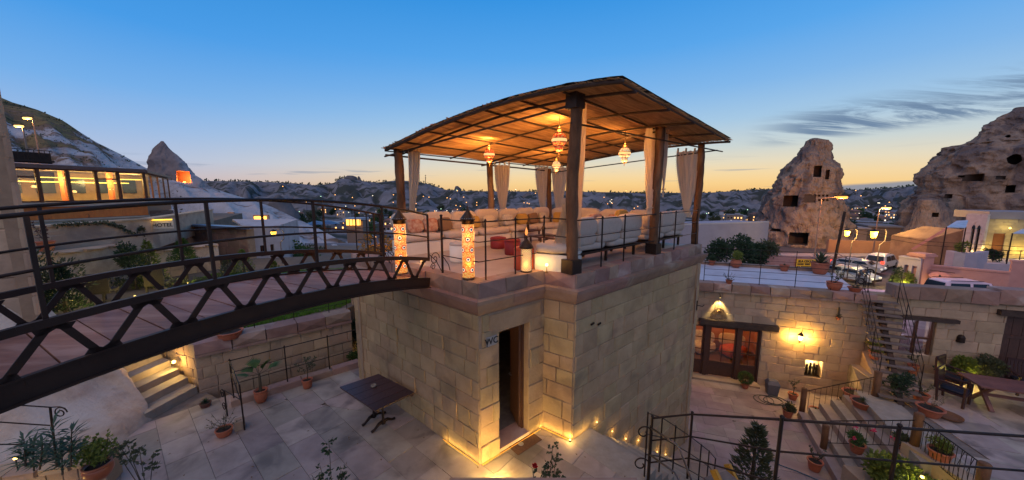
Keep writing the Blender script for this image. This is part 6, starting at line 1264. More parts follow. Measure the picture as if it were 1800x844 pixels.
# rubbish bin, hose
p = G(1356, 692, CZ); t = thing('rubbish_bin', 'grey plastic rubbish bin with swing lid against the courtyard wall', 'bin', p); BIN = pm('bin_grey', (.13, .125, .14), (.10, .10, .11), 6, .5, .1); mb = MB(); mb.hexa([p + wd * i * .16 + wn * j * .13 for i, j in ((-1, -1), (1, -1), (1, 1), (-1, 1))], [p + wd * i * .2 + wn * j * .16 + Vector((0, 0, .42)) for i, j in ((-1, -1), (1, -1), (1, 1), (-1, 1))]); mb.build('body', BIN, t); mb = MB(); mb.hexa([p + wd * i * .21 + wn * j * .17 + Vector((0, 0, .43)) for i, j in ((-1, -1), (1, -1), (1, 1), (-1, 1))], [p + wd * i * .15 + wn * j * .1 + Vector((0, 0, .56)) for i, j in ((-1, -1), (1, -1), (1, 1), (-1, 1))]); mb.build('lid', BIN, t)
mb = MB(); r = random.Random(3); hp = []
for k in range(70): a = k * .35; q = G(1357, 706, CZ); hp.append(q + Vector((cos(a) * (.35 + .12 * sin(k * .21)) + .25 * sin(k * .1), sin(a) * (.3 + .08 * cos(k * .3)), .015 + .0006 * k)))
mb.tube(hp, .012, 5); o = mb.build('garden_hose', pm('hose_green', (.05, .06, .045), None, 5, .5, .1), None, smooth=True); tag(o, 'coiled dark garden hose on the courtyard floor by the wall', 'hose')
mb = MB(); mb.tube([G(x, y, CZ + .02) for x, y in ((1300, 812), (1335, 806), (1345, 818), (1358, 808), (1372, 818), (1400, 828), (1440, 845), (1500, 870))], .014, 5); o = mb.build('water_hose', pm('hose_blue', (.03, .12, .18), None, 5, .4, .1), None, smooth=True); tag(o, 'blue water hose lying across the courtyard under the front railing', 'hose')
# ---- steps to the patio
sd_ = Vector((.9, -.42, 0)).normalized(); sf = Vector((-.42, -.9, 0)).normalized(); S0 = Vector((9.9, 10.9, 0)); ps = thing('patio_steps', 'broad worn stone steps climbing right from the courtyard to the patio', 'steps', V3(S0, CZ))
for k in range(6):
    a = S0 + sd_ * (.27 * k) - sf * .0; b_ = a + sf * 3.3; far = sd_ * (.30 if k < 5 else .9); mb = MB(); mb.hexa([V3(p, CZ - .3) for p in (a, b_, b_ + far, a + far)], [V3(p, CZ + (PZ - CZ) / 6 * (k + 1) + .003) for p in (a, b_, b_ + far, a + far)]); mb.build('step', STEPM if k % 2 else CPV, ps)
P0 = S0 + sd_ * 1.5; pf = [tuple((P0 + sf * .0 + sd_ * .1).xy), tuple((P0 + sf * 3.3).xy), (10.05, 7.4), (10.0, 5.0), (22, 3.0), (24, 9.2), (12.75, 12.5), (12.6, 11.9)]
mb = MB(); mb.prism(pf, CZ - .5, PZ - .035); pt = mb.build('patio_floor', GROUT); tag(pt, kind='structure')
pavers(pt, [[pf[0], (10.02, 7.5), (22, 3.4), (24, 9.2), (12.75, 12.5), (12.6, 11.9)], [(10.1, 7.9), (10.0, 5.0), (22, 3.0), (22, 3.4)]], PZ, (12, 9), wd, .9, .6, mat=PAVE, seed=14, maxn=290)
# side railings of the steps and timber posts
def timber(px, py, z, h, r_, label):
    p = G(px, py, z); t = thing('timber_post', label, 'post', p); mb = MB(); mb.tube([p, p + Vector((.01, 0, h * .5)), p + Vector((0, 0, h)), p + Vector((0, 0, h + .02))], [r_, r_ * .93, r_, r_ * .8], 10); mb.build('post', WOODP, t, smooth=True); mb = MB(); mb.lathe(p, [(r_ * 1.3, 0), (r_ * 1.3, .05)], 10); mb.build('foot', IRON, t); return p
t1 = timber(1408, 732, CZ, 1.05, .085, 'dark round timber post at the foot of the patio steps by the wall')
t2 = timber(1445, 800, CZ, .95, .085, 'timber post at the near foot of the patio steps in front of geraniums')
t3 = timber(1536, 706, PZ - .2, 1.0, .095, 'brown timber post at the foot of the open-tread stair')
t4 = timber(1606, 787, PZ, .92, .095, 'orange brown timber post at the near corner of the patio')
t5 = timber(1718, 880, PZ, .85, .095, 'short orange brown timber post at the bottom right of the patio')
def balus(name, label, p, q, h0, h1, n, curl=False):
    t = thing(name, label, 'railing', p); p, q = Vector(p), Vector(q); mb = MB(); mb.tube([p + Vector((0, 0, h1)), q + Vector((0, 0, h1))], .014, 5); mb.build('top_rail', IRON, t); mb = MB(); mb.tube([p + Vector((0, 0, h0)), q + Vector((0, 0, h0))], .009, 5); mb.build('bottom_rail', IRON, t)
    for k in range(n):
        a = lerp(p, q, (k + .5) / n); mb = MB(); mb.tube([a + Vector((0, 0, h0)), a + Vector((0, 0, h1))], .007, 4)
        if curl and k % 2: d = (q - p) / n; mb.tube([a + d * .5 + Vector((0, 0, h0)), a - d * .4 + Vector((0, 0, (h0 + h1) / 2)), a + d * .5 + Vector((0, 0, h1))], .006, 4)
        mb.build('baluster', IRON, t)
balus('step_railing', 'black baluster railing climbing between the two rear timber posts', t1 + Vector((.1, 0, .0)), Vector((t3.x - .1, t3.y, CZ + 1.35 - .3)), .1, .95, 11)
balus('step_railing', 'black baluster railing between the near step post and the patio corner post', t2 + Vector((.1, -.0, .35)), Vector((t4.x - .1, t4.y, PZ + .0)), .05, .75, 11)
balus('step_railing', 'black curly railing running from the patio corner post towards the viewer', Vector((t4.x, t4.y - .1, PZ)), Vector((t5.x, t5.y, PZ)), .05, .8, 14, True)
# planter between steps and patio with lit shrubs
plp = [(8.6, 8.0), (9.85, 7.75), (9.95, 5.4), (8.4, 5.4)]; mb = MB(); mb.prism(plp, CZ, -2.2); o = mb.build('planter', STONE2); tag(o, 'stone planter bed beside the patio filled with lit shrubs', 'planter')
mb = MB(); mb.prism([(9.9, 7.9), (10.35, 7.8), (10.25, 4.8), (9.97, 4.8)], CZ, PZ + .08); o = mb.build('planter_kerb', STONE2); tag(o, 'pale kerb wall between planter and patio under the curly railing', 'kerb')
for i, (x, y, rr_, m_, lab) in enumerate(((9.2, 7.5, .55, LEAFY, 'large yellow-green geranium bush in the planter lit from inside'), (9.35, 6.7, .5, LEAF, 'green shrub in the planter right of the garden light'), (8.75, 6.7, .42, LEAFY, 'yellowing shrub at the near edge of the planter'))): bush('planter_shrub', lab, 'shrub', (x, y, -2.25), (rr_, rr_, rr_ * .75), 1100, .11, .08, m_, 300 + i, .05, clumps=12)
p = Vector((9.25, 6.9, -1.55)); t = thing('garden_spotlight', 'bright yellow garden light inside the planter shrubs', 'spotlight', p); mb = MB(); mb.lathe(p, [(0, -.03), (.035, 0), (.03, .03), (0, .04)], 10); mb.build('lens', BULBS, t); mb = MB(); mb.tube([p, p - Vector((0, 0, .6))], .01, 5); mb.build('spike', IRON, t); plight('garden', p + Vector((-.1, -.15, .12)), 10, (1, .8, .15), .05)
PNK = fabric('pink_flower', (.55, .05, .12), .2)
t = thing('geranium_flowers', 'pink geranium heads above the planter shrub', 'flower', (9.0, 8.0, -1.5)); mb = MB(); r = random.Random(4)
for q in ((8.7, 7.9, -1.35), (9.3, 8.05, -1.25), (9.45, 7.7, -1.2), (8.9, 8.1, -1.2)):
    for k in range(14): mb.leaf(Vector(q) + rv(r) * .05, rv(r), rv(r), .05, .05)
mb.build('petals', PNK, t)
# small tree, box bench at bottom centre
conifer('small feathery tree in a dark pot behind the front railing', G(1320, 862, -2.45), 1.72, .46, LEAFO, 310, 900, .16, .25)
c = G(1320, 862, -2.45); c.z = CZ; t = thing('plant_pot', 'dark pot holding the small feathery tree', 'pot', c); pot_mesh(t, c, .24, .18, .5, pm('dark_pot', (.05, .03, .028)))
c = G(1265, 905, -2.3); t = thing('wooden_bench', 'yellow-edged wooden seat just showing at the bottom between the railings', 'bench', c); YW = pm('yellow_wood', (.50, .27, .04), None, 4, .6, .2); mb = MB(); a = P(1256, 822, 5.2); b_ = P(1278, 814, 5.6)
for x, y, D in ((1254, 826, 5.0), (1278, 816, 5.4)): q = P(x, y, D); mb = MB(); mb.beam(q, q + Vector((.25, -.6, -.75)), .05, .12); mb.build('side_board', YW, t)
mb = MB(); q = P(1262, 836, 5.1); mb.box(q + Vector((.12, -.1, -.12)), (.5, .5, .05), .3); mb.build('seat', GROUT, t)
mb = MB(); mb.box(q + Vector((.12, -.1, -1.4)), (.4, .4, 2.4), .3); mb.build('base', GROUT, t)
# pots on and around the steps
SP = lambda px, py, z: G(px, py, z)
for lab, c, rt, h, kd, sz, m_ in (
    ('terracotta pot with pale leafed shrub left of the first step', SP(1384, 733, CZ), .15, .26, 'bushy', .8, LEAFO), ('terracotta pot with thin shrub against the wall behind the foot post', SP(1393, 702, CZ), .15, .24, 'tree', .9, LEAFO),
    ('empty-looking terracotta pot on the second step', SP(1432, 731, CZ + .2), .17, .26, 'agave', .4, LEAFD), ('small terracotta pot in the middle of the step railing', SP(1478, 719, CZ + .65), .11, .2, 'sprig', .5, LEAFO),
    ('wide orange bowl on the top step beside the timber post', SP(1515, 717, PZ - .25), .27, .24, 'agave', .7, LEAFO), ('round grey basket planter behind the step railing', SP(1500, 700, PZ - .4), .28, .22, 'sprig', .9, LEAFO),
    ('terracotta pot with bare twigs at the near foot of the steps', SP(1431, 826, CZ), .17, .3, 'stems', .9, LEAFD), ('small pot with ball-shaped green shrub before the glazed door', SP(1309, 682, CZ + .02), .14, .26, 'ball', .85, LEAF),
    ('wide terracotta bowl of dry plants right of the open-tread stair', SP(1633, 730, PZ), .27, .26, 'sprig', 1.4, LEAFO), ('terracotta pot with reddish succulent left of the dry bowl', SP(1617, 705, PZ + .0), .18, .25, 'stems', 1.0, LEAFO),
    ('big square-rimmed pot with upright cactus behind the curly railing', SP(1650, 811, PZ), .2, .3, 'bushy', .8, LEAFY), ('dark flowering pot beside the near patio corner post', SP(1585, 793, PZ - .3), .14, .24, 'bushy', .7, LEAFO),
    ('dark pot of geraniums just behind the near step post', SP(1505, 795, -2.0), .16, .26, 'bushy', .8, LEAF), ('red pot with dark clipped shrub left of the lit plants', SP(1655, 668, PZ), .17, .26, 'bushy', .8, LEAFD),
    ('tall red pot below the patio window', SP(1603, 660, PZ), .14, .4, 'stems', 1.1, LEAFO)): pot_plant(lab, c, rt, h, kd, abs(hash(lab)) % 1 + len(lab), None, 0, m_, sz)
c = SP(1665, 733, PZ); t = thing('flat_basket', 'flat round wicker tray lying on the patio beside the terracotta bowl', 'tray', c); mb = MB(); mb.lathe(c, [(.0, .02), (.2, .02), (.28, .06), (.3, .07), (.29, .03), (.2, .0)], 22); mb.build('tray', pm('wicker_tray', (.22, .10, .045), (.12, .055, .03), 40, .8, .7, 90), t)
# buttress with plants at the foot of the open stair
a = WV(1512, 650); c = Vector((a.x, a.y, 0)) + wn * .5; t = thing('stair_buttress', 'warm lit sloping stone buttress with pots left of the open-tread stair', 'wall', V3(c, CZ)); mb = MB(); x0, x1 = c - wd * .05 - wn * .45, c + wd * .4 - wn * .45; y0, y1 = x0 + wn * .75, x1 + wn * .75
mb.hexa([V3(q, CZ) for q in (x0, x1, y1, y0)], [V3(x0, -.95), V3(x1, -.95), V3(y1, -1.6), V3(y0, -1.6)]); mb.build('body', STONE2, t); plight('buttress', c + wn * .6 - wd * .9 + Vector((0, 0, -1.7)), 3.5, WARM, .08)
pot_plant('orange pot with bright green leafy plant on the buttress', V3(c - wn * .2 + wd * .18, -1.12), .16, .3, 'bushy', 41, None, 0, LEAFY, 1.3); pot_plant('second orange pot below the bright green plant on the buttress', V3(c + wn * .6 + wd * .2, PZ - .5), .17, .34, 'sprig', 42, None, 0, LEAFO, .9)
# ---- open-tread stair to the roof
sA, sB = Vector((11.75, 9.55, PZ)), Vector((13.05, 11.75, 1.05)); ot = thing('open_stair', 'open iron stair with pale wooden treads leading to the roof terrace', 'stairs', sA); sdir = Vector(((sB - sA).x, (sB - sA).y, 0)).normalized(); sp2 = Vector((sdir.y, -sdir.x, 0)); NT = 14; TREAD = pm('tread_wood', (.20, .145, .115), (.14, .10, .08), 5, .7, .4, 20, rand=.12)
for k in range(NT): c = lerp(sA, sB, (k + .7) / NT); mb = MB(); mb.beam(c - sp2 * .47, c + sp2 * .47, .24, .045); mb.build('tread', TREAD, ot)
mb = MB(); mb.beam(sA + Vector((0, 0, -.05)), sB + Vector((0, 0, -.12)), .14, .16); mb.build('stringer', IRON2, ot)
for k in range(NT): c = lerp(sA, sB, (k + .7) / NT); mb = MB(); mb.box(c - Vector((0, 0, .07)), (.14, .2, .1), .6); mb.build('tread_bracket', IRON2, ot)
for sg in (-1, 1):
    for k in (1, 5, 9, 13): c = lerp(sA, sB, (k + .7) / NT) + sp2 * .45 * sg; mb = MB(); mb.tube([c, c + Vector((0, 0, .95))], .012, 5); mb.build('post', IRON, ot)
    for h in (.95, .62, .3): mb = MB(); mb.tube([lerp(sA, sB, 1.7 / NT) + sp2 * .45 * sg + Vector((0, 0, h)), lerp(sA, sB, 13.7 / NT) + sp2 * .45 * sg + Vector((0, 0, h))], .008 if h < .9 else .012, 5); mb.build('rail', IRON, ot)
# roof terrace railings
def wpt(u, z, back=.15): p = Q0 + wd * u - wn * back; return Vector((p.x, p.y, z))
us_ = [wu(x, 500) for x in (1238, 1281, 1337, 1401, 1465, 1532)]
railing('roof_railing', 'black railing along the front of the courtyard house roof', 'railing', [wpt(u, 1.2) for u in us_], .78, 3, .010, .013, lo=.26)
bp_ = [Vector((10.0, 18.4, 1.1)) + (Vector((15.6, 16.2, 1.1)) - Vector((10.0, 18.4, 1.1))) * t for t in (0, .25, .5, .75, 1)]
railing('roof_railing', 'black railing along the back of the courtyard house roof', 'railing', bp_, .8, 3, .010, .013, lo=.26)
e9 = wpt(us_[-1], 1.2); railing('roof_railing', 'bright side railing at the right end of the courtyard house roof', 'railing', [bp_[-1], lerp(bp_[-1], e9, .35), lerp(bp_[-1], e9, .7), e9 + Vector((.2, .3, 0))], .85, 3, .012, .015, lo=.28, mat=IRON)
RP = lambda px, py: G(px, py, .99)
for lab, c, rt, h, kd, sz, m_, b9 in (('small red pot at the left of the roof terrace next to the tower edge', RP(1251, 466), .16, .26, 'bushy', .7, LEAFD, 0), ('big round red jar with yellow flowers on the roof terrace', RP(1293, 470), .2, .42, 'bushy', 1.4, LEAFY, .09),
    ('very small red pot hanging over the parapet near the tower', wpt(us_[1], 1.2, .0), .12, .15, 'sprig', 1.1, LEAFO, 0), ('dark red pot in the middle of the roof terrace', RP(1378, 476), .2, .3, 'agave', .5, LEAFO, 0),
    ('largest ribbed terracotta pot with spiky plant on the roof terrace', RP(1440, 481), .33, .55, 'agave', 2.6, LEAFO, .03), ('bowl-shaped terracotta pot with flowering plant near the stair head', wpt(us_[4] + .15, 1.2, .25), .22, .3, 'stems', 1.2, LEAFO, .03), ('low wide terracotta dish at the stair head', wpt(us_[4] + .75, 1.2, .2), .2, .16, 'sprig', .6, LEAFO, 0)): pot_plant(lab, c, rt, h, kd, len(lab), None, b9, m_, sz)
# ---- second wall with window and timber door
rb = thing('patio_house', 'ashlar wall right of the open stair with small window and big timber door', 'building', Q1); du0, du1 = (V(1760, 600, Q1, Q2) - Q1).dot(wd), (V(1830, 600, Q1, Q2) - Q1).dot(wd)
Q1s = Q1 + wd * .02 - wn * .02; U = lambda px, py: (V(px, py, Q1, Q2) - Q1).dot(wd); ZZ = lambda px, py: V(px, py, Q1, Q2).z
w0u, w1u, w0z, w1z = U(1580, 600), U(1640, 600), ZZ(1612, 626), ZZ(1612, 563); dzt = ZZ(1790, 556)
hl = [(w0u, w1u, w0z, w1z), (du0, du0 + 1.5, PZ, dzt)]
mb = MB(); core(mb, Q1s, Q2, CZ, 1.2, wn, .4, hl); mb.build('wall', MORTAR, rb); masonry(rb, Q1s, Q2, PZ, 1.12, wn, .34, .55, hl, seed=71, mat=STONE2)
u = .55; k = 0
while u < 9:
    hi = u > (V(1740, 500, Q1, Q2) - Q1).dot(wd); c = Q1 + wd * (u + .33) - wn * .1; block('coping_stone', rb, COPE, (c.x, c.y, 1.37 if not hi else 1.44), wd, wn, (0, 0, 1), .65, .5, .46 if not hi else .5, True); u += .66
GL2 = glass('mirror_glass', (.75, .78, .85), .45, .03)
a, b_ = Q1 + wd * w0u - wn * .1, Q1 + wd * w1u - wn * .1; mb = MB()
for p, q in ((V3(a, w0z), V3(b_, w0z)), (V3(a, w1z), V3(b_, w1z)), (V3(a, (w0z + w1z) / 2), V3(b_, (w0z + w1z) / 2))): mb.beam(p, q, .08, .07)
for p in (a + wd * .04, (a + b_) / 2, b_ - wd * .04): mb.beam(V3(p, w0z), V3(p, w1z), .08, .07, up=wd)
fr = mb.build('window', FRAME, rb); mb = MB(); mb.quad(V3(a, w0z), V3(b_, w0z), V3(b_, w1z), V3(a, w1z)); mb.build('pane', GL2, fr)
mb = MB(); c = (a + b_) / 2 + wn * .16; mb.beam(V3(c - wd * 1.0, w1z + .09), V3(c + wd * .95, w1z + .09), .2, .12); mb.build('window_lintel', BEAMW, rb)
mb = MB(); q = a + bk * 1.6; mb.quad(V3(q - wd, CZ), V3(q + wd * 3, CZ), V3(q + wd * 3, 1), V3(q - wd, 1)); mb.build('inner_wall', pm('mauve_inner', (.50, .36, .42), (.40, .28, .33), 1), rb); plight('window_room', (a + b_) / 2 + bk * .8 + Vector((0, 0, .2)), 45, (.9, .75, .9), .2)
mb = MB(); a, b_ = Q1 + wd * du0 - wn * .1, Q1 + wd * (du0 + 1.5) - wn * .1
for k in range(6): p = lerp(a, b_, k / 6); q = lerp(a, b_, (k + 1) / 6) - wd * .012; mb = MB(); mb.beam(V3((p + q) / 2, PZ + .02), V3((p + q) / 2, dzt - .02), .06, (q - p).length, up=wd); mb.build('door_plank', BROWN, rb)
mb = MB(); c = (a + b_) / 2 + wn * .15; mb.beam(V3(c - wd * 1.0, dzt + .1), V3(c + wd * 1.0, dzt + .1), .22, .18); mb.build('door_lintel', BEAMW, rb)
for dz in (.6, 1.6): mb = MB(); mb.beam(V3(a + wn * .05, PZ + dz), V3(b_ + wn * .05, PZ + dz), .03, .1); mb.build('door_brace', BROWN, rb)
p = V3(Q1 + wd * U(1688, 592) + wn * .03, ZZ(1688, 595)); mb = MB(); mb.lathe(p, [(0, -.14), (.1, -.12), (.1, .06), (.06, .13), (0, .15)], 12); mb.build('hole_shade', IRON, rb)  # dark solid on the wall in place of a small hole's shade
p = V3(Q1 + wd * U(1680, 640) + wn * .35, PZ); bush('wall_shrub', 'bright yellow-lit shrub against the patio wall behind the chair', 'shrub', p, (.45, .3, .38), 900, .11, .08, LEAFY, 401, .1); bush('wall_shrub', 'duller reddish-green shrub between the lit shrub and the timber door', 'shrub', V3(Q1 + wd * U(1728, 640) + wn * .35, PZ), (.5, .3, .42), 800, .10, .06, LEAFO, 402, .15)
q = p + wn * .38 + Vector((-.1, 0, .08)); t = thing('floor_spotlight', 'yellow floor light under the wall shrub on the patio', 'spotlight', q); mb = MB(); mb.lathe(q, [(.05, -.06), (.05, 0), (0, .02)], 10); mb.build('lens', BULBS, t); plight('wallwash', q + Vector((0, 0, .25)), 14, (1, .78, .16), .06)
# table and chairs
TT = pm('patio_table_wood', (.22, .09, .07), (.14, .06, .05), 4, .5, .4, 14, rand=.1, spec=.4); tc_ = Vector((14.85, 9.25, PZ)); tx = Vector((.92, -.39, 0)).normalized(); ty = Vector((.39, .92, 0)).normalized()
t = thing('patio_table', 'large reddish wooden table with splayed crossed legs on the patio', 'table', tc_)
for k in range(6): c = tc_ + ty * ((k - 2.5) * .15) + Vector((0, 0, .74)); mb = MB(); mb.beam(c - tx * 1.1, c + tx * 1.1, .145, .045); mb.build('plank', TT, t)
for s_ in (-.75, .75):
    for q in (-1, 1): c = tc_ + tx * s_; mb = MB(); mb.beam(c + ty * .38 * q, c - ty * .3 * q + Vector((0, 0, .72)), .07, .09, up=tx); mb.build('leg', TT, t)
mb = MB(); mb.beam(tc_ - tx * .75 + Vector((0, 0, .36)), tc_ + tx * .75 + Vector((0, 0, .36)), .06, .08); mb.build('stretcher', TT, t)
CHW = pm('dark_chair', (.055, .022, .022), (.035, .018, .018), 5, .5, .3); CUD = pm('black_cushion', (.02, .022, .035), None, 5, .45, .15)
def chair(c, rz, label):
    t = thing('patio_chair', label, 'chair', c, 0, 'dark armchairs round the patio table'); M = Matrix.Rotation(rz, 3, 'Z'); W_ = lambda x, y, z: Vector(c) + M @ Vector((x, y, z))
    for x in (-.27, .27):
        for y, h in ((-.25, .62), (.25, .98)): mb = MB(); mb.beam(W_(x, y, 0), W_(x, y + (.08 if y > 0 else 0), h), .05, .05); mb.build('leg', CHW, t)
        mb = MB(); mb.beam(W_(x, -.28, .63), W_(x, .28, .66), .07, .035); mb.build('armrest', CHW, t)
    mb = MB(); mb.beam(W_(0, -.27, .36), W_(0, .25, .36), .54, .05); mb.build('seat_frame', CHW, t); mb = MB(); mb.cushion(W_(0, 0, .43), (.52, .52, .11), rz, puff=.3); mb.build('cushion', CUD, t, smooth=True)
    for k in range(6): x = -.2 + .08 * k; mb = MB(); mb.beam(W_(x, .27, .45), W_(x, .33, .98), .05, .015); mb.build('back_slat', CHW, t)
    mb = MB(); mb.beam(W_(-.29, .33, .98), W_(.29, .33, .98), .04, .08); mb.build('top_bar', CHW, t)
chair(G(1685, 712, PZ) + Vector((.0, .15, 0)), .45, 'dark armchair with black cushion turned sideways left of the patio table'); chair(Vector((14.3, 10.35, PZ)), .35, 'dark armchair behind the table against the lit shrub'); chair(Vector((15.0, 8.1, PZ)), 2.6, 'dark armchair in front of the patio table at the right edge'); chair(Vector((16.3, 10.1, PZ)), -.5, 'dark armchair behind the far end of the patio table')
o = MB(); c = tc_ + Vector((.7, .1, .77)); o.lathe(c, [(0, 0), (.12, 0), (.15, .015), (.12, .008), (0, .006)], 16); o = o.build('plate', pm('plate_white', (.6, .58, .55), None, 3, .3, 0)); tag(o, 'white plate on the patio table', 'plate')
bush('patio_shrub', 'dark twiggy shrub with red blooms at the near foot of the open stair', 'shrub', SP(1640, 722, PZ) - Vector((.4, -.6, 0)), (.35, .35, .45), 420, .09, .05, LEAFD, 404, .1)
# ================================================================ LAND, HILLS, ROCK CONES
def interp(tab, x):
    if x <= tab[0][0]: return tab[0][1]
    for (a, ya), (b, yb) in zip(tab, tab[1:]):
        if x <= b: return ya + (yb - ya) * (x - a) / (b - a)
    return tab[-1][1]
def zat(px, py, D): return P(px, py, D).z
ridge = [(-900, 318), (365, 318), (450, 319), (520, 322), (560, 326), (590, 322), (604, 313), (640, 318), (665, 321), (700, 317), (735, 319), (760, 325), (785, 334), (810, 336), (1000, 337), (1130, 339), (1240, 339), (1330, 333), (1420, 332), (1500, 334), (1560, 331), (1620, 325), (1700, 318), (2700, 314)]
ground_t = [(0, -3.95), (60, -3.95), (85, -8), (130, -15), (200, -21), (420, -24), (520, -18)]
def fold(px, D):       # folded tuff flanks
    v = Vector((px * .02, D * .007, 3)); a = 1 - abs(noise.noise(v) * 2); b = 1 - abs(noise.noise(v * 2.3 + Vector((9, 2, 1))) * 2); c = 1 - abs(noise.noise(v * 5.1) * 2)
    return a * .6 + b * .3 + c * .18 - .55
def hland(px, D):
    z = interp(ground_t, D); zr = zat(px, interp(ridge, px), 1000)
    if D > 430:
        t = min(1, (D - 430) / 570); s_ = t * t * (3 - 2 * t); z = lerp(-24, zr, s_ ** .8) + fold(px, D) * 40 * sin(pi * min(1, t)) ** .7
        z = min(z, 4.8 + (zr - 4.8) * D / 1000 - 1.5 * (1 - t)) if D < 1000 else zr + 0 * fold(px, D)
    elif D > 90: z += 3.5 * noise.fractal(Vector((px * .004 * D * .02, D * .02, 0)), 1, 2, 4)
    return z
TUFF = pm('tuff_hill', (.235, .225, .235), (.14, .135, .145), .03, 1, .9, .12, world=True, c3=(.06, .066, .058), s3=.022, t3=(.44, .58), spec=0, dist=2.5, stretch=(1, 1, 2.2))
Ds = [14, 30, 45, 60, 75, 95, 120, 150, 190, 240, 300, 360, 420] + [440 + 16 * k for k in range(36)] + [1050, 1250, 1800, 3000]
pxs = [-14000, -6000, -3000, -1600] + [-900 + 7 * k for k in range(515)] + [3500, 5000, 9000, 16000]
mb = MB(); vs = [((px - 900) / F * D, D, hland(px, D)) for D in Ds for px in pxs]; nx = len(pxs); mb.add(vs, [(i * nx + j, i * nx + j + 1, (i + 1) * nx + j + 1, (i + 1) * nx + j) for i in range(len(Ds) - 1) for j in range(nx - 1)])
o = mb.build('far_hills', TUFF, None, smooth=True); tag(o, kind='structure')
EARTH = pm('town_ground', (.20, .15, .13), (.12, .095, .085), .3, .95, .6, 3, world=True, c3=(.05, .055, .04), s3=.12, t3=(.5, .65))
mb = MB(); mb.prism([(-3000, -3000), (3000, -3000), (3000, 40), (-3000, 40)], -5.2, -4.1); o = mb.build('ground', EARTH); tag(o, kind='structure')
# crest trees and scrub
t_ = MB(); r = random.Random(31)
for k in range(420):
    px = r.uniform(300, 1700); D = r.uniform(940, 1000); z = zat(px, interp(ridge, px), 1000); x = (px - 900) / F * D; s_ = r.uniform(1.5, 5.5)
    for q in range(5): v = rv(r); t_.leaf(Vector((x, D, z - 1)) + v * s_ * .5, Vector((v.x, v.y, abs(v.z) + .4)), rv(r), s_ * 1.2, s_ * .8)
o = t_.build('crest_trees', LEAFD); tag(o, kind='stuff')
# left hillside
lr = [(-900, 60), (-200, 120), (0, 157), (35, 168), (60, 180), (100, 193), (140, 212), (165, 232), (190, 250), (230, 272), (270, 296), (300, 308), (340, 318), (365, 325), (400, 338), (440, 350), (480, 364), (520, 384), (555, 400), (600, 425)]
def hleft(px, D):
    zr = zat(px, interp(lr, px), 112); zb0 = -4.5; t = max(0, min(1, (D - 40) / 72)); z = lerp(zb0 + 5.0 * max(0, min(1, (420 - px) / 300)), zr, t ** 1.15)
    g = 1 - abs(noise.noise(Vector((px * .011 + D * .028, D * .012, 5))) * 2); z += (g - .6) * 5.0 * sin(pi * t) + 1.5 * noise.fractal(Vector((px * .03, D * .08, 1)), 1, 2, 4) * sin(pi * t) ** .5
    if D > 112: z = zr - (D - 112) * .5
    lim = 4.8 + (zr - 4.8) * D / 112
    return min(z, lim) if D < 112 else z
HILL = bpy.data.materials.new('hill_left'); HILL.use_nodes = True
def hillmat():
    nt = HILL.node_tree; L = nt.links.new; b = nt.nodes['Principled BSDF']; b.inputs['Roughness'].default_value = 1; b.inputs['Specular IOR Level'].default_value = 0
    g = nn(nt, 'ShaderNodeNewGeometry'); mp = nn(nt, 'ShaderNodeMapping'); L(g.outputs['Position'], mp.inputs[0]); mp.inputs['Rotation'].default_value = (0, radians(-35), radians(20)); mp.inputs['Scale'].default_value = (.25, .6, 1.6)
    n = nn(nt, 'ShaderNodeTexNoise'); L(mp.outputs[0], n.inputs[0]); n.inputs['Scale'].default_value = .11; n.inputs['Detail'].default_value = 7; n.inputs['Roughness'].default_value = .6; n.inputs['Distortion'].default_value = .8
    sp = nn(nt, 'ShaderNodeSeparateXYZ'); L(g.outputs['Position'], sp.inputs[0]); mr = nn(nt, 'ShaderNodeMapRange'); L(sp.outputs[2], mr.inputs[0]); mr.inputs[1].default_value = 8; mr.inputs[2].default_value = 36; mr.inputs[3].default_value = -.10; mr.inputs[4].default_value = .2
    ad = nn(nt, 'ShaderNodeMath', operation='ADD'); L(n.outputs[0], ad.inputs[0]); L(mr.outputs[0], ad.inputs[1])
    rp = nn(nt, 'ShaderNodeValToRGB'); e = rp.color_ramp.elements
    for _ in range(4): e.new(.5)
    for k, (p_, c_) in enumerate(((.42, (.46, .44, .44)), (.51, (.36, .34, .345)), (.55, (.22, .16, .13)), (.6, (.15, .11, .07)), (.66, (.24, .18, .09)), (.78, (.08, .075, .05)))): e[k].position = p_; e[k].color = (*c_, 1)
    L(ad.outputs[0], rp.inputs[0]); L(rp.outputs[0], b.inputs['Base Color']); n2 = nn(nt, 'ShaderNodeTexNoise'); L(g.outputs['Position'], n2.inputs[0]); n2.inputs['Scale'].default_value = .8; n2.inputs['Detail'].default_value = 6; bp = nn(nt, 'ShaderNodeBump'); L(n2.outputs[0], bp.inputs['Height']); bp.inputs['Strength'].default_value = .9; bp.inputs['Distance'].default_value = 1.2; L(bp.outputs[0], b.inputs['Normal'])
hillmat()
Dl = [38 + 2 * k for k in range(38)] + [118, 130, 150]; px_l = [-900 + 12 * k for k in range(75)] + [6 * k for k in range(0, 103)]
mb = MB(); nx = len(px_l); mb.add([((px - 900) / F * D, D, hleft(px, D)) for D in Dl for px in px_l], [(i * nx + j, i * nx + j + 1, (i + 1) * nx + j + 1, (i + 1) * nx + j) for i in range(len(Dl) - 1) for j in range(nx - 1)])
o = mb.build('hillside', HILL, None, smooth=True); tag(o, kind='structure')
# scrub on the slope
t_ = MB()
for k in range(650):
    px = r.uniform(0, 330); D = r.uniform(60, 111); z = hleft(px, D); x = (px - 900) / F * D; s_ = r.uniform(.12, .34) * (1.8 if D > 108 else 1)
    for q in range(4): v = rv(r); t_.leaf(Vector((x, D, z)) + v * s_ * .5, Vector((v.x, v.y, abs(v.z) + .3)), rv(r), s_ * 1.1, s_ * .7)
o = t_.build('hill_scrub', LEAFO); tag(o, kind='stuff')
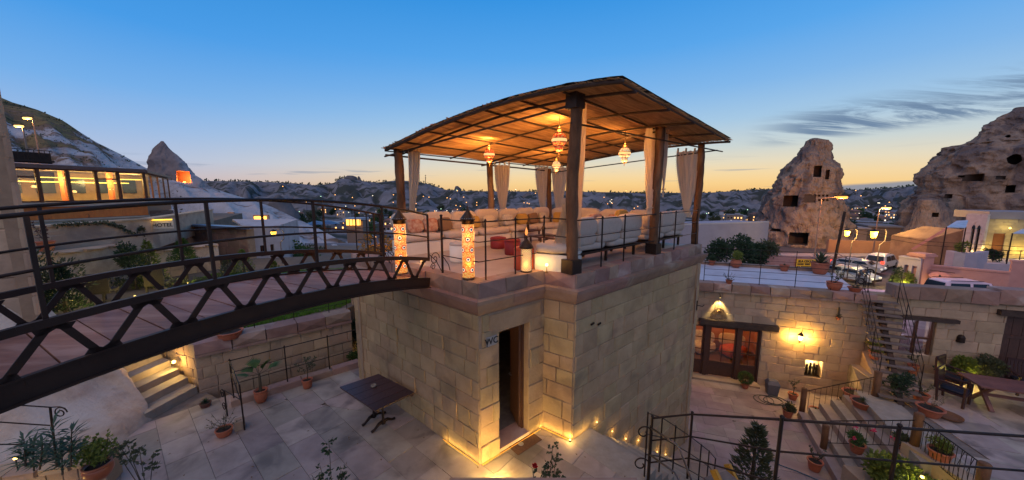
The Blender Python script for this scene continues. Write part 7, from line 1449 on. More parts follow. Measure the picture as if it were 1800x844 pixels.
# rock cones from their outlines
ROCK = pm('cone_rock', (.33, .245, .19), (.22, .165, .135), .35, 1, .9, 2.2, world=True, c3=(.15, .12, .115), s3=.2, t3=(.48, .62), spec=0, dist=.5, stretch=(1.6, 1.6, .55))
ROCKD = pm('dark_cone_rock', (.17, .15, .15), (.11, .10, .10), .1, 1, .9, .8, world=True, c3=(.26, .24, .24), s3=.05, t3=(.55, .7), spec=0, dist=.5)
CAVE_SHADE = pm('cave_shade', (.075, .055, .048), (.045, .034, .03), 1, 1, .3)  # shade of the hollows put into the colour of the cut faces
def cone(name, label, D, prof, mat, holes=(), depth=1.0, amp=.35, fr=.22, cat='rock', n=170, sub=10, seed=0, cavemat=None, hd=2.5):
    t = thing(name, label, cat, Vector(((prof[-1][1] + prof[-1][2]) / 2 - 900, 0, 0)) * (D / F) + Vector((0, D, zat(900, prof[-1][0], D)))); mb = MB(); vs = []; rows = []
    for (y0, l0, r0), (y1, l1, r1) in zip(prof, prof[1:]):
        for q in range(sub): s_ = q / sub; rows.append((lerp(y0, y1, s_), lerp(l0, l1, s_), lerp(r0, r1, s_)))
    rows.append(prof[-1]); m_ = n
    for i, (y, l, r_) in enumerate(rows):
        a, b_ = P(l, y, D), P(r_, y, D); c = (a + b_) / 2; w_ = (b_ - a).length / 2; z = c.z
        for k in range(m_):
            th = 2 * pi * k / m_; d = Vector((cos(th), sin(th) * depth, 0)); p = c + d * w_; p.z = z
            nz = Vector([noise.fractal(p * fr + Vector((seed + q_ * 17, 0, 0)), 1, 2.1, 5) for q_ in range(3)]); pv = Vector((p.x * fr * 1.6, p.y * fr * 1.6, p.z * fr * .38)); rid = (1 - abs(noise.noise(pv + Vector((seed, 0, 0))) * 2) - .6) + .5 * (1 - abs(noise.noise(pv * 2.7) * 2) - .6); q3 = noise.fractal(p * fr * 3.1 + Vector((seed, 5, 0)), .6, 2.3, 5); led = (.5 - abs((z * .42 + nz.y * .8) % 1 - .5)) * (.2 if seed == 8 else .08); p += (d.normalized() * (nz.x * .8 + rid * 1.1 + q3 * .55 - led) + nz * .3) * amp * min(1, .2 + w_ * .2); vs.append(p)
    top = sum((Vector(v) for v in vs[:m_]), Vector()) / m_; mb.add(vs + [top], [(i * m_ + k, (i + 1) * m_ + k, (i + 1) * m_ + (k + 1) % m_, i * m_ + (k + 1) % m_) for i in range(len(rows) - 1) for k in range(m_)] + [(k, (k + 1) % m_, len(vs)) for k in range(m_)] + [tuple(len(vs) - m_ + k for k in range(m_ - 1, -1, -1))])
    o = mb.build('rock_body', mat, t, smooth=True)
    if holes:
        dg = bpy.context.evaluated_depsgraph_get(); dg.update(); hit = []; cut = MB()
        from mathutils.bvhtree import BVHTree
        bv = BVHTree.FromPolygons([Vector(v) for v in mb.v], mb.f)
        for h in holes:
            x0, y0, x1, y1 = h[:4]; c0 = ray((x0 + x1) / 2, (y0 + y1) / 2).normalized(); loc, _, _, _ = bv.ray_cast(EYE, c0, 500)
            if loc is None: continue
            Dh = loc.y; a, b_ = P(x0, y0, Dh), P(x1, y1, Dh); dp = h[4] if len(h) > 4 else hd; c = (a + b_) / 2; w_ = (b_.x - a.x) / 2; hh = (a.z - b_.z) / 2; yv = Vector((c0.x, c0.y, 0)).normalized()
            rg = h[5] if len(h) > 5 else 0; pts = [Vector((cos(2 * pi * (k + .5) / 12), 0, sin(2 * pi * (k + .5) / 12))) * (.8 + .32 * abs(noise.noise(Vector((k * 1.7, x0, 0))))) for k in range(12)] if rg else [Vector((i, 0, j)) for i, j in ((-1, -1), (1, -1), (1, 1), (-1, 1))]
            ringA = [c + Vector((p.x * w_, 0, p.z * hh)) - yv * 3 for p in pts]; ringB = [c + Vector((p.x * w_ * .9, 0, p.z * hh * .9)) + yv * dp for p in pts]; m2 = len(pts)
            cut.add(ringA + ringB, [tuple(range(m2)), tuple(range(2 * m2 - 1, m2 - 1, -1))] + [(k, m2 + k, m2 + (k + 1) % m2, (k + 1) % m2) for k in range(m2)]); hit.append((c, w_, hh, yv, dp))
        co = cut.build('cutter', cavemat or CAVE_SHADE, None); md = o.modifiers.new('b', 'BOOLEAN'); md.operation = 'DIFFERENCE'; md.solver = 'EXACT'; md.use_self = True; md.object = co
        try: md.material_mode = 'TRANSFER'
        except Exception: pass
        dg = bpy.context.evaluated_depsgraph_get(); me = bpy.data.meshes.new_from_object(o.evaluated_get(dg)); o.modifiers.clear()
        print('CONE', name, len(me.polygons), len(o.data.polygons), len(hit))
        if len(me.polygons) > 500: o.data = me
        if len(o.data.materials) < 2: o.data.materials.append(cavemat or CAVE_SHADE)
        bpy.data.objects.remove(co); WM.pop(co, None)
        return t, hit
    return t, []
c1p = [(243, 1430, 1438), (247, 1420, 1450), (256, 1417, 1455), (272, 1404, 1455), (290, 1391, 1461), (310, 1378, 1464), (325, 1369, 1460), (334, 1363, 1464), (345, 1355, 1465), (362, 1350, 1468), (385, 1340, 1473), (410, 1326, 1480), (440, 1318, 1488), (470, 1312, 1495)]
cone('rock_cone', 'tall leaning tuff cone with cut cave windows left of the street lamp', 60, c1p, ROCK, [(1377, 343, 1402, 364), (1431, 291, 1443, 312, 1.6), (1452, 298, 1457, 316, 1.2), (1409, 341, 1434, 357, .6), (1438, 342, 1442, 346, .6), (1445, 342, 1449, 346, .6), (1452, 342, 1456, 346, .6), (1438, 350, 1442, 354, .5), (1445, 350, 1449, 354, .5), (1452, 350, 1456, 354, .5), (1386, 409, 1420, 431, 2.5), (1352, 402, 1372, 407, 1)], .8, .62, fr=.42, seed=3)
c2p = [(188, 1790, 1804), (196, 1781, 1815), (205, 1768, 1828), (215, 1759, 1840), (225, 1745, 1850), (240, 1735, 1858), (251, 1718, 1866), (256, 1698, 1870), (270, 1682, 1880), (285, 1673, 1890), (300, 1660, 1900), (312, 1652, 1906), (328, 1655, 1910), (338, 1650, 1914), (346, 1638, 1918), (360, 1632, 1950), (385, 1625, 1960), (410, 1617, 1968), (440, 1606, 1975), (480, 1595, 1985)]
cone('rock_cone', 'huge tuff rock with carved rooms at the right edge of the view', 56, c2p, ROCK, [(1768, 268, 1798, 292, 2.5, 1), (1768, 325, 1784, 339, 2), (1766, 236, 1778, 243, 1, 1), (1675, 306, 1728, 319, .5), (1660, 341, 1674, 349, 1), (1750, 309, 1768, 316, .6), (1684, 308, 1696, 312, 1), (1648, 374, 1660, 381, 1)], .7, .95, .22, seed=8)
c3p = [(349, 1632, 1640), (352, 1622, 1652), (372, 1616, 1662), (398, 1606, 1668), (425, 1596, 1674), (450, 1588, 1680)]
cone('rock_cone', 'smaller broken rock stump in front of the huge right rock', 52, c3p, ROCK, [(1638, 374, 1650, 382, 1)], .8, .5, seed=5)
c4p = [(248, 282, 287), (254, 277, 292), (264, 271, 299), (280, 268, 313), (300, 266, 331), (315, 263, 349), (330, 255, 368), (350, 240, 400), (372, 225, 430)]
ct, ht = cone('fairy_chimney', 'pointed rock cone with orange lit cave above the restaurant roof', 104, c4p, pm('chimney_rock', (.26, .21, .20), (.17, .14, .135), .12, 1, .9, 1, world=True, c3=(.42, .38, .38), s3=.06, t3=(.55, .68), spec=0, dist=.4), [(309, 300, 337, 322, 4)], .6, .9, .12, seed=2, cavemat=pm('cave_ochre', (.45, .22, .12), (.34, .16, .09), .6, 1, .4))
if ht: c, w_, hh, yv, dp = ht[0]; plight('cave', c - Vector((0, 0, hh * .5)) + yv * .3, 1900, (1, .34, .08), .3); t = thing('cave_lamp', 'orange floodlight inside the lit cave of the pointed cone', 'floodlight', c - Vector((0, 0, hh * .8)) + yv * 2); q = c - Vector((0, 0, hh * .8)) + yv * 2; mb = MB(); mb.box(q, (.5, .3, .3)); mb.build('lamp', SLAMP, t)
for lab, D, pr_, hs_ in (('squat castle-like rock on the far ridge', 900, [(309, 610, 620), (312, 606, 626), (320, 604, 628), (332, 600, 634), (350, 592, 640)], 1), ('slim rock needle right of the castle-like rock on the far ridge', 895, [(310, 629, 631), (316, 627, 634), (325, 623, 640), (345, 618, 648)], 2), ('dark pointed cone on the far slope left of the front post', 780, [(319, 645, 648), (326, 642, 651), (345, 640, 656), (380, 634, 664)], 3), ('isolated dark pointed cone between the two left pergola posts', 850, [(327, 802, 804), (333, 798, 808), (342, 795, 812), (360, 790, 818)], 4), ('dim pointed cone standing behind the back corner post', 800, [(338, 926, 930), (346, 918, 940), (362, 910, 950)], 5), ('dark cone right of the middle back post', 800, [(340, 904, 908), (350, 896, 917), (364, 890, 925)], 6), ('low tuff cone on the slope beyond the white house', 300, [(342, 488, 492), (350, 478, 500), (375, 462, 515), (398, 450, 528)], 7)): cone('far_cone', lab, D, pr_, ROCKD, (), .8, 4, .03, n=20, sub=3, seed=hs_)
# small cave house lights at the hill foot
for x, y, D, w_, h_, pw, lab in ((649, 357, 600, 9, 7, 0, 'lit cave room on the far slope beside the front left post'), (405, 383, 60, .8, 1.3, 90, 'narrow lit doorway at the foot of the left hillside'), (458, 385, 66, 2.3, 1.0, 120, 'lit shop sign at the foot of the left hillside')):
    c = P(x, y, D); t = thing('lit_opening', lab, 'doorway', c); mb = MB(); mb.box(c, (w_, .3, h_)); mb.build('lit_panel', emit('shop_glow', (1, .48, .08), 2.6) if 'shop_glow' not in MT else MT['shop_glow'], t); mb = MB(); mb.box(c + Vector((0, .25, .1)), (w_ * 1.3, .3, h_ * 1.35)); mb.build('surround', ROCK, t)
    if pw: plight('shop', c - Vector((-.3, 1.2, 0)), pw, AMBER, .2)
# masts
for x, y0, y1, lab in ((737, 294, 321, 'taller lattice antenna mast on the far ridge'), (748, 307, 321, 'shorter antenna mast on the far ridge')):
    a, b_ = P(x, y0, 960), P(x, y1 + 3, 960); t = thing('antenna_mast', lab, 'antenna', b_); mb = MB(); mb.tube([b_, a], [1.1, .4], 4); mb.build('mast', IRON, t); mb = MB(); [mb.box(lerp(a, b_, q), (3.6 - 2 * q, 1, 1.2)) for q in (.1, .3, .45)]; mb.build('crossarm', IRON, t)
# ================================================================ TOWN
HW = [pm('town_wall_' + n_, c_, tuple(x * .8 for x in c_), .4, .95, .2, rand=.25) for n_, c_ in (('pale', (.34, .28, .25)), ('brown', (.25, .18, .14)), ('grey', (.26, .25, .27)), ('white', (.45, .42, .42)))]
HR = [pm('town_roof_' + n_, c_, tuple(x * .8 for x in c_), .4, .9, .2, rand=.2) for n_, c_ in (('flat', (.26, .24, .25)), ('tile', (.22, .11, .08)), ('tin', (.30, .33, .38)))]
LIT = emit('lit_window', (1, .52, .16), 2.2); LITW = emit('lit_window_white', (1, .85, .65), 2.0); DW = MT['dark_pane']
def proto_house(k):
    rr_ = random.Random(k); w_, d_, h_ = rr_.uniform(8, 15), rr_.uniform(7, 10), rr_.uniform(3.5, 8); t = thing('town_house', 'x', 'house', (0, 0, -3000 - 50 * k), 0, 'houses of the far town'); o = Vector(t.matrix_basis.translation)
    mb = MB(); mb.box(o + Vector((0, 0, h_ / 2 - 2)), (w_, d_, h_ + 4)); mb.build('wall', HW[k % 4], t)
    if k % 3 == 1: mb = MB(); a = [o + Vector((x * (w_ / 2 + .4), y * (d_ / 2 + .4), h_)) for x, y in ((-1, -1), (1, -1), (1, 1), (-1, 1))]; mb.hexa(a, [o + Vector((x * w_ * .25, y * .1, h_ + 2)) for x, y in ((-1, -1), (1, -1), (1, 1), (-1, 1))]); mb.build('roof', HR[1], t)
    else: mb = MB(); mb.box(o + Vector((0, 0, h_ + .15)), (w_ + .3, d_ + .3, .3)); mb.build('roof', HR[0 if k % 3 else 2], t); mb = MB(); mb.box(o + Vector((w_ * .2, 0, h_ + .8)), (w_ * .3, d_ * .4, 1.2)); mb.build('roof_room', HW[(k + 1) % 4], t)
    n_ = 3 + k % 3
    for fl in range(1 if h_ < 5 else 2):
        for i in range(n_): x = -w_ / 2 + w_ * (i + .5) / n_; mb = MB(); mb.box(o + Vector((x, -d_ / 2 - .03, 1.7 + 2.8 * fl)), (1.0, .12, 1.3)); mb.build('window', LIT if rr_.random() < .42 else (LITW if rr_.random() < .08 else DW), t)
    return t
PH = [proto_house(k) for k in range(8)]; used = set(); r = random.Random(17); spots = []
kinds = ['pale flat-roofed', 'brown tile-roofed', 'grey tin-roofed', 'white flat-roofed', 'tan hip-roofed', 'low brown', 'grey two-storey', 'small white']
for a, b_, n_ in ((500, 700, 22), (700, 1010, 40), (1225, 1335, 10), (1470, 1640, 46)):
    for k in range(n_):
        px = r.uniform(a, b_); D = 130 + 340 * r.random() ** .9 if a < 1400 else 90 + 400 * r.random(); spots.append((px, D))
MARKS = [(560, 'left of the lit cafe'), (640, 'around the lit cafe'), (700, 'behind the orange tree'), (760, 'behind the front left curtain'), (830, 'above the tall corner lamp'), (865, 'left of the middle post'), (910, 'right of the middle post'), (950, 'left of the back curtains'), (1010, 'behind the back curtains'), (1060, 'right of the front post'), (1140, 'above the right sofa back'), (1290, 'over the lavender wall'), (1400, 'beside the tall cone'), (1520, 'behind the left lantern'), (1580, 'behind the right lantern'), (9999, 'before the huge right rock')]
left_of = lambda px: next(t for x, t in MARKS if px < x)
def relabel(objs):
    g = {}
    for o in objs: g.setdefault(o['label'], []).append(o)
    ords = ['leftmost', 'second', 'third', 'fourth', 'fifth', 'sixth', 'seventh', 'eighth', 'ninth', 'tenth', 'eleventh', 'twelfth', 'thirteenth', 'fourteenth']
    for lab, l in g.items():
        if len(l) > 1:
            l.sort(key=lambda o: o.matrix_basis.translation.x / o.matrix_basis.translation.y)
            for i, o in enumerate(l): o['label'] = (ords[min(i, 13)] + (' from the left' if i else '') + ' of the alike: ' if False else ords[min(i, 13)] + ' ') + lab + (' from the left' if i else '')
for i, (px, D) in enumerate(spots):
    k = i % 8; z = hland(px, D) if D > 60 else -4; dist = 'nearer' if D < 220 else ('middle distance' if D < 340 else 'far'); lab = '%s house, %s rows, %s' % (kinds[k], dist, left_of(px)); loc = ((px - 900) / F * D, D, z)
    if k not in used: used.add(k); PH[k].matrix_basis = Matrix.Translation(loc) @ Matrix.Rotation(r.uniform(-.7, .7), 4, 'Z'); PH[k]['label'] = lab
    else: dup(PH[k], loc, r.uniform(-.7, .7), r.uniform(.75, 1.1), lab)
LB = [emit('far_lamp_amber', (1, .45, .12), 3.2), emit('far_lamp_white', (1, .86, .6), 2.2), emit('far_lamp_green', (.6, 1, .6), 1.6)]
PT_ = []
for k in range(3):
    t = thing('town_lamp', 'x', 'street lamp', (0, 0, -4000 - 50 * k), 0, 'lamps of the far town'); o = t.matrix_basis.translation.copy(); mb = MB(); mb.tube([o, o + Vector((0, 0, 6))], .09, 4); mb.build('pole', IRON, t); mb = MB(); mb.lathe(o + Vector((0, 0, 6.2)), [(0, -.35), (.4, 0), (0, .3)], 6); mb.build('bulb', LB[k], t); PT_.append(t)
used = set(); N_ = 0
for a, b_, n_ in ((500, 700, 34), (730, 1010, 62), (1060, 1140, 18), (1240, 1330, 9), (1480, 1640, 40)):
    for j in range(n_):
        px = r.uniform(a, b_); D = r.uniform(140, 620) if a < 1400 else r.uniform(110, 600); k = 0 if r.random() < .68 else (1 if r.random() < .8 else 2); z = hland(px, D); loc = ((px - 900) / F * D, D, z + (1 if D > 430 else 0)); s_ = max(.6, D / 250)
        lab = '%s %s town lamp, %s' % ('near' if D < 250 else ('middle distance' if D < 420 else 'far'), ('amber', 'pale white', 'greenish')[k], left_of(px))
        if k not in used: used.add(k); PT_[k].matrix_basis = Matrix.Translation(loc) @ Matrix.Diagonal((s_, s_, s_, 1)); PT_[k]['label'] = lab
        else: dup(PT_[k], loc, 0, s_, lab)
# town trees
tp = []
for k in range(4): tp.append(bush('town_tree', 'x', 'tree', (0, 0, -5000 - 60 * k), (3.2, 3.2, 3.6), 420, 1.0, .7, (LEAFD, LEAFO, LEAFD, LEAF)[k], 500 + k, 1.6, 'trees among the far houses', 9))
used = set()
for a, b_, n_ in ((480, 700, 26), (700, 1010, 46), (1225, 1335, 12), (1470, 1640, 26)):
    for j in range(n_):
        px = r.uniform(a, b_); D = r.uniform(125, 460); k = r.randrange(4); loc = ((px - 900) / F * D, D, hland(px, D) - .3); s_ = r.uniform(.6, 1.5); dist = 'near' if D < 180 else ('middle' if D < 320 else 'far'); lab = '%s %s %s tree, %s' % (dist, ('tall' if s_ > 1.05 else 'small'), ('dark', 'olive', 'dusky', 'green')[k], left_of(px))
        if k not in used: used.add(k); tp[k].matrix_basis = Matrix.Translation(loc) @ Matrix.Diagonal((s_, s_, s_, 1)); tp[k]['label'] = lab
        else: dup(tp[k], loc, r.uniform(0, 6), s_, lab)
for nm_ in ('town_house', 'town_lamp', 'town_tree', 'low_shrub'): relabel([o for o in sc.objects if o.parent is None and o.name.split('.')[0] == nm_])
# trees just past the bridge and the barn
bush('autumn_tree', 'orange-lit leafy tree standing beyond the footbridge landing', 'tree', P(668, 480, 17) - Vector((0, 0, 2.0)), (.95, .9, 1.9), 2600, .13, .09, leafmat('autumn_leaf', (.34, .16, .03), (.42, .22, .04)), 601, .6, clumps=14); p = P(672, 440, 15.4); t = thing('terrace_lamp', 'hidden amber lamp lighting the orange tree beyond the bridge', 'lamp', p - Vector((0, 0, 1))); mb = MB(); mb.lathe(p - Vector((0, 0, 1)), [(0, -.05), (.06, 0), (0, .05)], 8); mb.build('bulb', SLAMP, t); plight('tree', p - Vector((0, 0, .6)), 45, AMBER, .1)
for i, (px, py, D, s_, m_, lab) in enumerate(((520, 470, 24, 1.7, LEAF, 'round green tree right of the small white house'), (552, 465, 27, 1.4, LEAFO, 'olive tree behind the bridge rails right of the green one'), (595, 456, 40, 1.5, LEAFD, 'broad dark tree in the town middle ground behind the bridge'), (622, 474, 30, 1.0, LEAFD, 'low dark tree behind the third bridge rail post'))): bush('garden_tree', lab, 'tree', P(px, py, D) - Vector((0, 0, s_ * .9)), (s_, s_, s_), 1600, .2, .13, m_, 610 + i, .3, clumps=14)
c = P(621, 391, 70); t = thing('lit_cafe', 'low open cafe building lit orange inside beyond the bridge', 'building', c); mb = MB(); mb.box(c, (2.9, .3, 1.2)); mb.build('lit_front', MT['shop_glow'], t); mb = MB(); mb.box(c + Vector((0, 1.5, .75)), (3.6, 4, .25)); mb.build('roof', HR[2], t); mb = MB(); mb.box(c + Vector((0, 2, -3)), (3.4, 3, 6.4)); mb.build('wall', HW[1], t)
for k in range(5): mb = MB(); mb.box(c + Vector((-1.45 + .72 * k, -.18, 0)), (.12, .06, 1.2)); mb.build('mullion', FRAME, t)
for i, (x, y) in enumerate(((556, 391), (576, 390))): c = P(x, y, 95); t = thing('market_umbrella', 'pale blue flat parasol in the town square, ' + ('left one' if i == 0 else 'right one'), 'umbrella', c); mb = MB(); mb.lathe(c, [(3.2, -.5), (1.5, .1), (0, .5)], 8); mb.build('canopy', BLUETIN, t); mb = MB(); mb.tube([c, c - Vector((0, 0, 4))], .08, 5); mb.build('pole', IRON, t)
# ================================================================ STREET ON THE RIGHT
RZD = -3.9
ASP = pm('asphalt', (.10, .085, .085), (.075, .065, .065), 1.2, .75, .4, 18, world=True, spec=.3)
mb = MB(); mb.prism([(14, 22), (60, 22), (60, 60), (14, 60)], RZD - .3, RZD); o = mb.build('street', ASP); tag(o, kind='structure')
mb = MB(); mb.prism([(22, 46), (60, 46), (60, 48.5), (22, 48.5)], RZD - .2, RZD + .13); o = mb.build('pavement', HR[0]); tag(o, kind='structure')
c0, c1 = gpt(1228, 430, 36), gpt(1348, 430, 40); t = thing('stucco_wall', 'plain lavender-grey rendered wall between the tower and the tall cone', 'wall', c0); zt3 = zat(1290, 394, 38); mb = MB(); core(mb, c0 - Vector((3, 0, 0)), c1, -6, zt3, outn(c0, c1), 4); mb.build('wall', pm('lavender_render', (.33, .31, .36), (.28, .26, .30), .8, .9, .2, world=True), t); mb = MB(); core(mb, c0 - Vector((3, 0, 0)), c1, zt3 + .01, zt3 + .15, outn(c0, c1), .4); mb.build('coping', HW[3], t)
for i, (px, py, D, s_, m_) in enumerate(((1262, 452, 23, .95, LEAFD), (1300, 448, 23, 1.05, LEAFD), (1345, 452, 24, .8, LEAFO), (1325, 454, 23.5, .7, LEAFD))): bush('street_bush', ['dark bush nearest the tower behind the roof terrace', 'tallest dark bush behind the roof terrace', 'brownish low bush in front of the tall cone', 'small dark bush between the tall and the brownish one'][i], 'shrub', P(px, py, D) - Vector((0, 0, s_ * .8)), (s_ * 1.2, s_, s_), 1100, .17, .11, m_, 630 + i, .2, clumps=12)
c0, c1 = gpt(1318, 460, 23.5), gpt(1432, 460, 23); t = thing('pink_wall', 'low pink block wall behind the roof terrace carrying a yellow banner', 'wall', c0); PINK = pm('pink_render', (.52, .27, .23), (.44, .21, .18), .9, .9, .35, 8, world=True, c3=(.35, .17, .15), s3=.8, t3=(.6, .8)); zt4 = zat(1370, 450, 23.2)
mb = MB(); core(mb, c0, c1, -4.2, zt4 - .02, outn(c0, c1), .3); mb.build('wall', MORTAR, t); masonry(t, c0, c1, zt4 - 1.2, zt4, outn(c0, c1), .3, .6, mat=PINK, seed=81)
a, b_ = V(1398, 455, c0, c1), V(1431, 472, c0, c1); nn3 = outn(c0, c1); c = (a + b_) / 2 + nn3 * .1; t = thing('yellow_banner', 'yellow banner with rows of dark lettering hung on the pink wall', 'banner', c); wv = (c1 - c0).normalized(); W_ = (b_ - a).xy.length; H_ = a.z - b_.z; mb = MB(); mb.beam(c - wv * W_ / 2, c + wv * W_ / 2, .02, H_); mb.build('cloth', emit('banner_yellow', (.85, .38, .02), .12, (.80, .40, .02)), t)
text('lettering', 'SLA CIX.ML', H_ * .30, INK, t, facing(c + nn3 * .02 + Vector((0, 0, H_ * .27)), wv), bold=.01)
mb = MB(); r = random.Random(6)
for row in (-.04, -.32):
    x = -W_ * .42
    while x < W_ * .42: l = r.uniform(.03, .08); mb.beam(c + nn3 * .02 + wv * x + Vector((0, 0, H_ * row)), c + nn3 * .02 + wv * (x + l) + Vector((0, 0, H_ * row)), .01, H_ * .15); x += l + r.choice((.02, .02, .09))
mb.build('small_print', INK, t)
c0, c1 = gpt(1455, 440, 50), gpt(1612, 440, 47); t = thing('orange_wall', 'long street wall lit orange by the lamps behind the parked cars', 'wall', c0); mb = MB(); core(mb, c0, c1, -6, zat(1530, 424, 48.5), outn(c0, c1), .5); mb.build('wall', pm('ochre_wall', (.34, .19, .11), (.26, .14, .085), .5, .9, .5, 5, world=True), t)
for k, (x0, x1, y, lab) in enumerate(((1440, 1520, 402, 'dark flat-roofed shed left of the yellow lamp pole'), (1520, 1578, 400, 'dark low building right of the yellow lamp pole'))): c0, c1 = gpt(x0, 440, 58), gpt(x1, 440, 56); t = thing('shed', lab, 'building', c0); mb = MB(); core(mb, c0, c1, -7, zat((x0 + x1) / 2, y, 57), outn(c0, c1), 6); mb.build('wall', HW[1], t); mb = MB(); core(mb, c0 - Vector((.3, .3, 0)), c1 + Vector((.3, -.3, 0)), zat((x0 + x1) / 2, y, 57) + .01, zat((x0 + x1) / 2, y, 57) + .25, outn(c0, c1), 6.2); mb.build('roof', HR[0], t)
ORP = emit('sodium_hot', (1, .30, .05), 2.8)
street_lamp(1480, 347, 44, 7.9, 'orange sodium street lamp on a leaning long arm before the right rocks', 2.6, -1, 2600, col=(1, .30, .06), rs_=.36, mat=ORP, pole=pm('pole_ochre', (.5, .3, .2), None, 3, .6, .1)); street_lamp(1558, 366, 45, 6.9, 'yellow street lamp on a straight pole right of the orange one', .9, -1, 1500, col=YEL, rs_=.3)  # lamp heads built oversized so their shape carries the glare
curly_lamp(1489, 410, 33, RZD, 'left yellow lantern on a curly post beside the parked cars', .95, 420); curly_lamp(1536, 412, 31, RZD, 'right yellow lantern on a curly post beside the parked cars', 1.1, 450)
q = gpt(1466, 450, 34); t = thing('utility_pole', 'dark timber utility pole between the tall cone and the lanterns', 'pole', V3(q, RZD)); mb = MB(); mb.tube([V3(q, RZD), V3(q + Vector((.5, 0, 0)), zat(1474, 372, 34))], .12, 7); mb.build('pole', IRON2, t)
mb = MB(); p, q2 = P(1474, 398, 34), P(1830, 436, 26); [mb.tube([p + Vector((0, 0, dz)), lerp(p, q2, .5) - Vector((0, 0, .5 - dz)), q2 + Vector((0, 0, dz))], .02, 4) for dz in (0, -.35)]; o = mb.build('overhead_cable', IRON); tag(o, 'pair of overhead cables sagging from the utility pole to the right', 'cable')
# cars
TYRE = pm('tyre', (.02, .02, .02), None, 9, .8, .2); CARG = pm('car_glass', (.015, .02, .03), None, 3, .15, 0, spec=.3); TAIL = emit('tail_light', (1, .06, .03), 2.5); HEADL = emit('head_light', (.9, .9, .8), .4)
def car(label, c, rz, col, L_=4.4, W_=1.78, H_=1.5, kind='suv'):
    c = Vector(c); paint = pm('paint_' + label[:6].replace(' ', '_'), col, tuple(x * .92 for x in col), 2, .3, 0, spec=.6); t = thing('parked_car', label, 'car', c, 0, 'cars parked on the street'); M = Matrix.Rotation(rz, 3, 'Z'); w_ = lambda x, y, z: c + M @ Vector((x, y, z)); h = L_ / 2
    if kind == 'suv': pr_ = [(-h, .45), (-h + .05, .85), (-h + .15, .95), (-h + .45, H_ - .08), (-h + .8, H_), (h * .25, H_), (h * .45, H_ - .1), (h * .62, 1.02), (h * .95, .85), (h, .62), (h - .02, .35), (-h + .02, .35)]
    else: pr_ = [(-h, .5), (-h + .03, .95), (-h + .2, 1.05), (-h + .75, H_ - .1), (-h + 1.1, H_), (h * .15, H_), (h * .35, H_ - .12), (h * .58, 1.0), (h * .92, .82), (h, .6), (h - .02, .35), (-h + .02, .35)]
    mb = MB(); n_ = len(pr_); ring_ = []
    for y, ins in ((-W_ / 2, .13), (-W_ / 2 + .05, .03), (W_ / 2 - .05, .03), (W_ / 2, .13)): ring_.append([w_(x * (1 - ins * .12), (y * (1 - (.16 if z > 1.05 else 0) * (z - .9) / .6)), z - (ins * .3 if z > 1.3 else 0)) for x, z in pr_])
    vs = sum(ring_, []); mb.add(vs, [tuple(range(n_ - 1, -1, -1)), tuple(3 * n_ + k for k in range(n_))] + [(i * n_ + k, i * n_ + (k + 1) % n_, (i + 1) * n_ + (k + 1) % n_, (i + 1) * n_ + k) for i in range(3) for k in range(n_)]); mb.build('body', paint, t)
    yt = lambda z: W_ / 2 * (1 - .16 * (z - .9) / .6) + .012
    for sg in (-1, 1):
        for a, b_ in ((-h + .62, -.35), (-.27, h * .36)):
            z0, z1 = 1.02, H_ - .16; x1b = b_ + (.22 if b_ > 0 else 0); mb = MB(); mb.quad(w_(a - .1 * (a < -1), sg * yt(z0), z0), w_(x1b, sg * yt(z0), z0), w_(b_, sg * yt(z1), z1), w_(a + .12, sg * yt(z1), z1)); mb.build('side_window', CARG, t)
    for x0, x1, z0, z1, s2 in ((h * .61, h * .44, 1.04, H_ - .13, 1), (-h + .10, -h + .40, 1.0, H_ - .14, -1)): ww = W_ * .4; mb = MB(); mb.quad(w_(x0 + s2 * .02, -ww, z0), w_(x0 + s2 * .02, ww, z0), w_(x1 + s2 * .02, ww * .88, z1), w_(x1 + s2 * .02, -ww * .88, z1)); mb.build('windscreen', CARG, t)
    for x in (-h * .62, h * .62):
        for sg in (-1, 1):
            p = w_(x, sg * (W_ / 2 - .1), .33); d = M @ Vector((0, 1, 0)); mb = MB(); mb.tube([p - d * .11, p + d * .11], .33, 16); wh_ = mb.build('wheel', TYRE, t); mb = MB(); mb.tube([p + d * sg * .1, p + d * sg * .125], .2, 12); mb.build('rim', STEELG, wh_)
    for sg in (-1, 1): mb = MB(); mb.box(w_(-h + .03, sg * W_ * .38, .92), (.08, .26, .3), rz); mb.build('tail_light', TAIL, t); mb = MB(); mb.box(w_(h - .06, sg * W_ * .36, .68), (.12, .34, .16), rz); mb.build('headlight', HEADL, t)
    mb = MB(); mb.box(w_(h - .02, 0, .45), (.08, W_ * .9, .2), rz); mb.box(w_(-h + .02, 0, .5), (.08, W_ * .9, .22), rz); mb.build('bumper', IRON2, t)
    for sg in (-1, 1): mb = MB(); mb.beam(w_(-h + .7, sg * W_ * .36, H_ + .04), w_(h * .2, sg * W_ * .36, H_ + .04), .04, .04); mb.build('roof_rail', IRON2, t)
    return t
gz = lambda px, D: V3(gpt(px, 460, D), RZD)
car('silver hatchback facing the viewer, nearest of the cars left of the lanterns', gz(1497, 33.5), radians(-70), (.42, .45, .50), 4.1, 1.72, 1.45, 'hatch'); car('pale car half hidden behind the silver hatchback', gz(1508, 37.5), radians(-60), (.38, .38, .42), 4.2, 1.75, 1.45, 'hatch'); car('white estate car with red tail lights seen from behind beside the orange wall', gz(1549, 39.5), radians(28), (.62, .58, .55), 4.5, 1.8, 1.7)
car('pink-lit white people carrier parked behind the patio wall', gz(1704, 25.2), radians(-8), (.74, .50, .56), 4.6, 1.85, 2.2)
